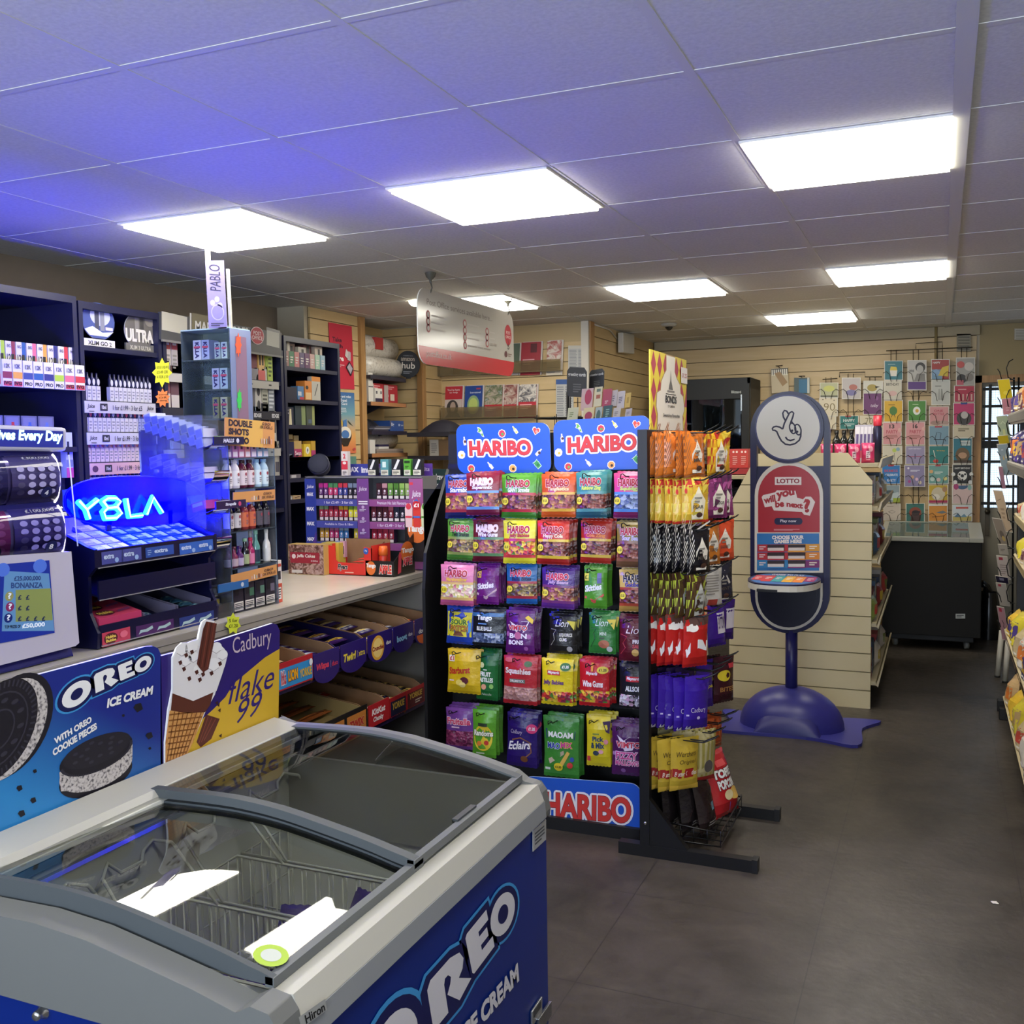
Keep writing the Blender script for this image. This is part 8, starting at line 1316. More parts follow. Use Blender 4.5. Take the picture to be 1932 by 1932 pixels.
lying(PF((-.86, 3.90, .055), (.03, .15, 0), (-.06, .03, .2), .035), '#b8242c', [('r', 0, .05, 1, .28, '#2a4a9c')], 'red and blue bag behind the popcorn bag in the basket'); lying(PF((-.80, 3.86, .06), (.06, .17, 0), (-.075, .03, .235), .04), '#b8242a', [('p', [(0, .12), (.5, .05), (1, .14), (1, .26), (.5, .18), (0, .26)], '#2850a8'), ('t', .14, .58, .86, .72, 'TOFFEE', '#f4f0ec', {'bold': .06, 'o': '#2a1a1c'}), ('t', .2, .4, .82, .55, 'POPCORN', '#f4f0ec', {'bold': .06, 'o': '#2a1a1c'}), ('r', .3, .76, .66, .86, '#d84a4c'), ('d', .7, .3, .22, .1, '#d8b058'), ('d', .45, .3, .16, .08, '#e8d8a8')], 'large red popcorn bag with white lettering in the floor basket')
# ================================================================ LOTTERY STAND
LY = 5.45; lq = ('y', LY)
lt_ = thing('lottery_stand', 'navy lottery stand with smiling crossed-fingers disc and domed foot', 'lottery stand', (-.735, 5.6, 0))
NV2 = M('#1b1b45', .35); OWH = M('#d9d4c9', .4)
Lp = lambda a, b, y=LY: Y(a, b, y)
def stad(cx, hw, top, bot, n=16):
    return [(cx + hw * math.cos(t), top + hw - hw * math.sin(t)) for t in [i * math.pi / n for i in range(n + 1)]] + [(cx - hw * math.cos(t), bot - hw + hw * math.sin(t)) for t in [i * math.pi / n for i in range(n + 1)]]
mb = MB(); o_, i_ = stad(1490.5, 75, 738, 1195), stad(1490.5, 63, 750, 1183); n = len(o_)
for k in range(n):
    q = [Lp(*o_[k]), Lp(*o_[(k + 1) % n]), Lp(*i_[(k + 1) % n]), Lp(*i_[k])]; mb.prism(q, (0, .05, 0), NV2)
mb.box((Lp(1424, 1000).x, LY + .012, Lp(1490, 1130).z), (Lp(1553, 1000).x, LY + .03, Lp(1490, 880).z), NV2); mb.build('frame', lt_)
mb = MB(); Q = PXF(lq)
def cdisc(r, y0, d, m, c=(1488, 807)): mb.prism([Lp(c[0] + r * math.cos(i * .1309), c[1] + r * math.sin(i * .1309)) - V((0, y0, 0)) for i in range(48)], (0, d, 0), M(m, .35), None, False)
cdisc(67, .02, .05, '#1b1b45'); cdisc(59.5, .024, .01, '#d6d1c6'); cdisc(62, .022, .01, '#3a3a68')
z4_ = lambda zx, zy: (1380 + zx / 8.05, 720 + zy / 8.05)
INK = '#1f1a38'
hand = [[(790, 722), (740, 690), (690, 680), (650, 690), (632, 715), (640, 738), (670, 740), (700, 760), (730, 830), (770, 900), (830, 950), (900, 962), (980, 940), (1040, 890), (1062, 830), (1065, 760)], [(790, 722), (812, 640), (850, 560), (890, 480), (930, 455), (955, 480), (945, 530), (905, 640)], [(828, 590), (800, 540), (790, 480), (815, 440), (850, 450), (875, 490)], [(915, 590), (940, 640)], [(830, 840), (860, 880), (905, 895), (970, 875)]]
for l in hand: mb.stroke(Q, [z4_(*p) for p in l], .0085, INK, .0255)
for cx_, cy_ in ((940, 710), (1020, 730)): mb.stroke(Q, [z4_(cx_ + 45 * math.cos(t) + 14 * math.sin(t), cy_ + 80 * math.sin(t) * 1.0) for t in [i * .3142 for i in range(20)]], .0075, INK, .0255, True)
for p in ((932, 745), (1008, 762)): ell(mb, z4_(*p), (2.4, 0), (0, 2.4), INK, .0256, 12)
mb.build('logo_disc', lt_)
mb = MB()
def panel(pts, m, l, d=.004): mb.prism([Lp(a, b) - V((0, l, 0)) for a, b in pts], (0, d, 0), M(m, .35))
arch = lambda hw, top, bot: [(1489 + hw * math.cos(t), top + hw - hw * math.sin(t)) for t in [i * math.pi / 18 for i in range(19)]] + [(1489 - hw, bot), (1489 + hw, bot)]
panel(arch(64.5, 870, 1080), '#d6d1c6', .012, .02); panel(arch(58, 878, 1004), '#a82833', .0135)
Q2 = lambda p00, p10, p01: fpx(('y', LY - .0142), p00, p10, p01)
mb.art(Q2((1462, 915), (1512, 915), (1462, 900)), [('r', 0, .0, 1, 1, '#e6dcd8'), ('t', .07, .2, .93, .8, 'LOTTO', '#8a2430', {'bold': .04})])
mb.add([at(a, b, ('y', LY - .0144)) for a, b in ((1437, 938), (1440, 934), (1462, 929), (1466, 925), (1501, 926), (1504, 939), (1515, 942), (1520, 937), (1530, 937), (1538, 947), (1533, 961), (1528, 973), (1517, 971), (1513, 966), (1460, 963), (1456, 955), (1443, 957))], [range(17)], '#e4dad6')
for p, s in (((( 1442, 951), (1464, 946), (1440, 938)), 'will'), (((1466, 946), (1500, 938), (1464, 930)), 'you'), (((1463, 958), (1480, 956), (1462, 945)), 'be'), (((1484, 956), (1515, 960), (1484, 946)), 'next'), (((1517, 968), (1530, 966), (1515, 942)), '?')):
    P = Q2(*p)
    mb.text(P, 0, 0, 1, 1, s, '#a82833', l=.0015, bold=.05)
mb.art(Q2((1462, 990), (1513, 990), (1462, 977)), [('d', .1, .5, .12, .5, NV2), ('d', .9, .5, .12, .5, NV2), ('r', .1, 0, .9, 1, NV2), ('t', .2, .25, .8, .75, 'Play now', '#e0dce4', {'bold': .02})]); mb.art(Q2((1460, 1002), (1515, 1002), (1460, 997)), [('l', 0, .1, 1, .9, 2, '#d89aa0')])
mb.build('poster_panel', lt_)
mb = MB(); panel([(1429, 1006), (1546, 1006), (1546, 1076), (1429, 1076)], '#2f74b4', .0135)
P = Q2((1429, 1076), (1546, 1076), (1429, 1006)); mb.art(P, [('t', .24, .83, .75, .93, 'CHOOSE YOUR', '#eeeae4', {'bold': .05}), ('t', .27, .72, .72, .82, 'GAMES HERE', '#eeeae4', {'bold': .05})])
for r, (cl, cr_) in enumerate((('#b02834', '#d89a34'), ('#b02834', '#d8862c'), ('#2f80b8', '#7a2a6c'))):
    b0 = .5 - r * .215
    mb.art(P, [('r', 0, b0, .5, b0 + .195, cl), ('r', .5, b0, 1, b0 + .195, cr_), ('l', .03, b0 + .05, .14, b0 + .16, 2, '#e0d4d4'), ('l', .84, b0 + .05, .97, b0 + .16, 2, '#e8dccc')])
    for a0 in (.165, .50): mb.rect(P, a0, b0 + .01, a0 + .28, b0 + .185, '#2a1a20', .0035); mb.obox(P(a0 + .01, b0 + .015, .002), P.u * .26, P.v * .09, P.n * .010, M('#d8d0cc', .5)); mb.rect(P, a0, b0 - .005, a0 + .28, b0 + .03, cl if a0 < .3 else cr_, .0135)
mb.build('slip_rack', lt_)
zt_ = Lp(1480, 1082).z; yf_ = Z(1480, 1105, zt_).y; xa, xb = Z(1411, 1092, zt_).x, Z(1551, 1092, zt_).x; yc = (yf_ + LY - .012) / 2; ry = (LY - .012 - yf_) / 2
sh_ = lambda k, z: [V((((xa + xb) / 2 + (xb - xa) / 2 * k * math.copysign(abs(math.cos(t)) ** .7, math.cos(t))), yc + ry * k * math.sin(t), z)) for t in [i * .1963 for i in range(32)]]
mb = MB(); mb.prism(sh_(1, zt_ - .033), (0, 0, .03), OWH); mb.prism(sh_(1, zt_ - .003), (0, 0, .006), NV2); mb.poly(sh_(.92, zt_ + .0034), '#3a6cac')
T = F(V((xa, yf_, zt_ + .0042)), V((xb - xa, 0, 0)), V((0, LY - .012 - yf_, 0)))
for i, c in enumerate(('#c83a38', '#c83a38', '#3a9aa0', '#e0a834', '#e08434', '#9a2c68')): mb.art(T, [('r', .07 + .145 * i, .22 + (.1 if i in (0, 5) else 0), .21 + .145 * i, .72, c), ('l', .1 + .145 * i, .4, .18 + .145 * i, .6, 2, '#e8dcd8')])
mb.text(T, .27, .76, .74, .88, 'GAMES TO PLAY', '#e8e4ec', bold=.04); p0 = Lp(1455, 1117); mb.box((p0.x, yf_ - .002, zt_ - .035), (p0.x + .10, yf_ + .02, zt_ - .022), M('#202024', .4)); mb.build('play_shelf', lt_)
mb = MB(); u_ = lambda hw, top, bot: [(1489 + hw, top), (1489 - hw, top)] + [(1489 - hw * math.cos(t), bot - hw + hw * math.sin(t)) for t in [i * math.pi / 18 for i in range(19)]]
panel(u_(63.5, 1100, 1188), '#d6d1c6', .012); panel(u_(59, 1100, 1183), '#17172e', .0135); panel(u_(52, 1104, 1172), '#12122a', .0145, .002); mb.build('lower_panel', lt_)
pc = Z(1492, 1348, 0); pc.z = 0; rx_ = .275
mb = MB(); x_ = Lp(1492, 1200).x; mb.cyl((x_, LY + .03, .17), (x_, LY + .03, Lp(1492, 1190).z), .032, M('#1f2060', .35), 16); mb.build('pole', lt_)
mb = MB(); DOME = M('#2b2b78', .35); dc = V((x_, LY + .04, .015))
mb.surf(lambda a, b: dc + V((rx_ * math.cos(2 * math.pi * a) * math.cos(b * math.pi / 2), .19 * math.sin(2 * math.pi * a) * math.cos(b * math.pi / 2), .215 * math.sin(b * math.pi / 2))), 36, 10, DOME)
mb.surf(lambda a, b: dc + V((.17 * (2 * a - 1), -.195 - .012, .10 * 0)) + V((0, .17 * b * b * .6, .15 * b * math.sqrt(max(0, 1 - (2 * a - 1) ** 2)))), 20, 6, M('#25256c', .4)); mb.build('dome_foot', lt_)
mb = MB(); cs = [(-.40, .20), (-.1, .17), (.42, .26), (.36, .06), (.36, -.26), (.1, -.205), (-.38, -.22), (-.33, -.02)]
cr2 = []
for i in range(8):
    p0, p1, p2, p3 = [V((*cs[(i + k) % 8], 0)) for k in (-1, 0, 1, 2)]
    for j in range(5):
        t = j / 5; cr2.append(.5 * ((2 * p1) + (p2 - p0) * t + (2 * p0 - 5 * p1 + 4 * p2 - p3) * t * t + (3 * p1 - p0 - 3 * p2 + p3) * t ** 3))
mb.prism([V((dc.x, dc.y, 0)) + p for p in cr2], (0, 0, .016), M('#343484', .4)); mb.build('base_mat', lt_)
# ================================================================ SLATTED CENTRE SHELVING
gd = thing('shelving_bay', 'cream slatted-end centre shelving with cut-off top corners and stocked shelves', 'shelving', (-.76, 6.85, 0))
GE_ = 6.03; mb = MB(); tops = lambda x: 1.478 if -1.0 <= x <= -.49 else (1.478 - (x + .49) * 1.2 if x > -.49 else 1.478 - (-1.0 - x) * 1.9)
def xr(z): return (-1.165 if z < 1.165 else -1.0 - (1.478 - z) / 1.9, -.355 if z < 1.316 else -.49 + (1.478 - z) / 1.2)
mb.prism([(-1.165, GE_ + .014, 0), (-.355, GE_ + .014, 0), (-.355, GE_ + .014, 1.316), (-.49, GE_ + .014, 1.478), (-1.0, GE_ + .014, 1.478), (-1.165, GE_ + .014, 1.165)], (0, .012, 0), CREAM_D)
z = .0
while z < 1.478:
    b = min(z + .102, 1.478); m_ = [z, b] + [k for k in (1.165, 1.316) if z < k < b]; m_.sort()
    mb.prism([(xr(k)[1], GE_, k) for k in m_] + [(xr(k)[0], GE_, k) for k in m_[::-1]], (0, .014, 0), CREAM); z += .108
mb.build('slatted_end', gd)
mb = MB(); mb.box((-.78, GE_ + .026, 0), (-.74, 7.6, 1.40), M('#4a4438', .6)); mb.build('spine', gd)
LIP = M('#c2b595', .45)
lz = [Y(1652, 884, 6.06).z, Y(1648, 966, 6.06).z, Y(1647, 1066, 6.06).z, Y(1646, 1186, 6.06).z, Y(1645, 1296, 6.06).z]
for k, z in enumerate(lz):
    mb = MB(); x1 = -.315; mb.box((-.74, GE_ + .03, z + .01), (x1 - .012, 7.5, z + .03), M('#b4a888', .5)); mb.prism([(x1 - .012, GE_ + .03, z + .01), (x1, GE_ + .03, z), (x1 + .012, GE_ + .03, z + .055), (x1 + .004, GE_ + .03, z + .058)], (0, 1.47, 0), LIP)
    mb.box((-1.20, GE_ + .03, z + .01 - .07 * (k == 0)), (-.78, 7.5, z + .03 - .07 * (k == 0)), M('#b4a888', .5)); mb.build('shelf', gd)
Cc = ['#8a2c34', '#c8c0b4', '#6a1f28', '#b03a3a', '#d0c8bc', '#3a4a6c', '#c8b040', '#4a6a8c', '#a89c8c', '#7a8a44', '#d8d0c4', '#35506c']
for k in range(1, 5):
    for i in range(7):
        y = GE_ + .06 + i * .19; h = min(.19, lz[k - 1] - lz[k] - .08) * (.75 + .25 * ((i * 7 + k) % 3) / 2); P = F((-.36, y, lz[k] + .031), (0, .15, 0), (0, 0, h)); c = Cc[(i * 5 + k * 3) % 12]
        if (i + k) % 3 == 0: pouch(PF(P.o, P.u, P.v, .03), c, (), [('r', .15, .3, .85, .7, Cc[(i + k) % 12]), ('l', .2, .1, .8, .25, 2, '#d8d4cc')]).one('grocery_bag', f'grocery bag, {ORD[i]} along the {("", "highest inner", "second inner", "third inner", "floor")[k]} shelf behind the slatted end', 'bag', 'groceries on the centre shelving')
        else: carton('grocery_box', f'grocery box, {ORD[i]} along the {("", "highest inner", "second inner", "third inner", "floor")[k]} shelf behind the slatted end', 'box', P, .12, c, [('r', .1, .5, .9, .85, Cc[(i * 3 + k + 4) % 12]), ('l', .15, .1, .85, .4, 3, '#d8d4cc')], 'groceries on the centre shelving')
# goods on top of the centre shelving
tz = lz[0] + .0315
def tall_b(px, py0, lab, body, cap, r, lbl, txt): 
    a = Y(px, 868, 6.55); h = Y(px, py0, 6.55).z - tz; bottle('shampoo_bottle', lab, 'bottles on the centre shelving', (a.x, 6.55, tz), h, r, body, cap, lbl, .42, .62, (.2, .5), txt, cat='bottle')
for i, px in enumerate((1578, 1592, 1606)): tall_b(px, 812, f'black bottle with pale lettering, {ORD[i]} behind the pink packs', '#191a18', '#151514', .026, '#20211f', [('t', .2, .2, .9, .8, 'Gill', '#e0e4d8', {'bold': .04})])
for i in range(6):
    a = Y(1611 + i * 7, 850, 6.5); P = F((a.x, 6.50 + .004 * i, tz), (.032, 0, 0), (.006, 0, Y(1611, 802, 6.5).z - tz)); mb = MB(); mb.obox(P.o, P.u, P.v, -P.n * .01, M('#b0aab8', .3)); mb.art(P, [('r', .3, .1, .7, .9, '#5a4a7c'), ('r', .1, .75, .9, .95, '#d8d4dc'), ('r', .3, .1, .7, .3, '#b04a5c')]); mb.one('toothbrush_pack', f'slanting toothbrush pack, {ORD[i]} along the row beside the spray can', 'packet', 'toothbrush packs on the centre shelving')
for i, (a0, a1, p0) in enumerate(((1548, 1571, 838), (1574, 1597, 838), (1600, 1623, 838), (1625, 1650, 836))):
    a, b_ = Y(a0, 868, 6.14), Y(a1, 868, 6.14); P = PF((a.x, 6.14, tz), (b_.x - a.x, 0, 0), (0, 0, Y(a0, p0, 6.14).z - tz), .03); pouch(P, '#c83a68', (), [('r', .38, .15, .7, .6, '#e0c8d0'), ('l', .42, .2, .66, .55, 4, '#5a3a48'), ('d', .75, .7, .16, .14, '#e8a0b0'), ('d', .2, .3, .14, .12, '#a82450')]).one('pink_pack', f'bright pink wrapped pack, {ORD[i]} from the lottery stand', 'pack', 'pink packs on the centre shelving')
a = Y(1655, 870, 6.25); t = thing('spray_can', 'dark spray can with red cap beside the pink packs', 'can', (a.x, 6.25, tz)); c = V((a.x, 6.25, tz)); h = Y(1655, 784, 6.25).z - tz
mb = MB(); mb.lathe([(0, 0), (.025, 0), (.025, h * .72), (.018, h * .8)], c, M('#35344c', .25, .4), 16); mb.build('body', t); mb = MB(); mb.lathe([(.022, h * .78), (.024, h * .8), (.024, h), (0, h)], c, M('#c83040', .35), 16); mb.build('cap', t)
for i in range(6):
    r, cc = i // 3, i % 3; a = Y(1363 + cc * 16, 862, 6.2); P = F((a.x, 6.2 + .11 * r, tz - .028), (.052, 0, 0), (0, 0, .115)); carton('tea_box', f'red box with pale print, {ORD[cc]} of the {("front", "rear")[r]} three beside the lottery stand', 'box', P, .08, '#b83c34', [('d', .3, .85, .12, .06, '#e8d0c8'), ('d', .7, .85, .12, .06, '#e8d0c8'), ('l', .2, .15, .8, .65, 5, '#d89a90')], 'red boxes on the centre shelving')
P = F((Y(1366, 872, 6.17).x, 6.17, tz - .066), (.21, 0, 0), (0, 0, .035)); carton('card_tray', 'red card tray edge under the red boxes', 'tray', P, .24, '#8a2428', [('d', .2, .5, .07, .3, '#c87a6c')])
# ================================================================ TALL FRIDGE
fg = thing('display_fridge', 'tall black glass-door fridge against the back wall', 'fridge', (-1.72, 8.45, 0)); FK = M('#121311', .5)
mb = MB(); mb.box((-2.02, 8.24, 0), (-1.99, 8.72, 2.07), FK); mb.box((-1.45, 8.24, 0), (-1.42, 8.72, 2.07), FK); mb.box((-2.02, 8.24, 1.98), (-1.42, 8.72, 2.07), FK); mb.box((-2.02, 8.69, 0), (-1.42, 8.72, 2.0), FK); mb.box((-2.02, 8.24, 0), (-1.42, 8.72, .25), FK)
for z in (.6, .95, 1.25, 1.52): mb.box((-1.99, 8.27, z), (-1.45, 8.69, z + .012), M('#5a5c58', .4))
mb.build('cabinet', fg, bevel=.004)
mb = MB(); q8 = lambda px, py: Y(px, py, 8.2)
for a, b_ in ((( -2.015, 8.2, .27), (-1.955, 8.235, 2.02)), ((-1.485, 8.2, .27), (-1.425, 8.235, 2.02)), ((-1.955, 8.2, 1.9), (-1.485, 8.235, 2.02)), ((-1.955, 8.2, .27), (-1.485, 8.235, .36))): mb.box(a, b_, FK)
mb.box((-1.955, 8.215, .36), (-1.485, 8.219, 1.9), glass('#59605c', .02, 1.5, 'smoked_glass')); P = fpx(('y', 8.199), (1380, 742), (1398, 742), (1380, 737)); mb.text(P, 0, 0, 1, 1, 'Blizzard', '#b0b4b0', bold=.02); mb.box((-1.49, 8.19, 1.80), (-1.48, 8.2, 1.93), M('#a8aca8', .2, .8)); mb.build('door', fg)
for i in range(5):
    a = Y(1284 + i * 18, 815, 8.3); P = F((a.x, 8.33, 1.533), (.07, 0, 0), (0, 0, .11)); carton('milk_carton', f'pale drink carton, {ORD[i]} along the lit fridge shelf', 'carton', P, .07, ('#b8ccd4', '#c8d4dc', '#a8c0cc', '#c0d0d0', '#c8cc9c')[i], [('l', .2, .2, .8, .7, 3, '#4a6a84')], 'cartons in the fridge')
mb = MB(); mb.box((-1.9, 8.5, 1.965), (-1.6, 8.52, 1.975), M('#d8ecff', .4, em=5.)); mb.build('fridge_lamp', fg)
# wall hooks with bags and a clipboard
def wallbag(px, lab, c, items, d=.02): P = fpx(('y', 8.69), *px); mb = MB(); mb.obox(P.o, P.u, P.v, P.n * d, M(c, .5)); P.o += P.n * (d + .0005); mb.art(P, items); mb.tube([P(.5, 1) - P.n * .01, P(.5, 1.06) + P.n * .03, P(.3, 1.1), P(.7, 1.1)], .004, '#4a4034', 5); mb.one('hanging_pack', lab, 'pack', 'packs on the back wall')
wallbag(((1457, 742), (1489, 740), (1455, 696)), 'cream stapled pack with a brown tag on the back wall', '#c8b898', [('r', .02, .75, 1, .98, '#3a3630')] + [('r', .04 + .12 * i, .7, .12 + .12 * i, .95, '#e0dccc') for i in range(8)] + [('p', [(.2, .8), (.55, .85), (.95, .4), (.65, .25)], '#a08058')]); wallbag(((1499, 742), (1528, 742), (1499, 713)), 'blue and grey pack hanging beside the cream one', '#4a5a58', [('r', .3, 0, .9, .9, '#2f6a8c'), ('r', .85, 0, 1, 1, '#c0c4bc')])
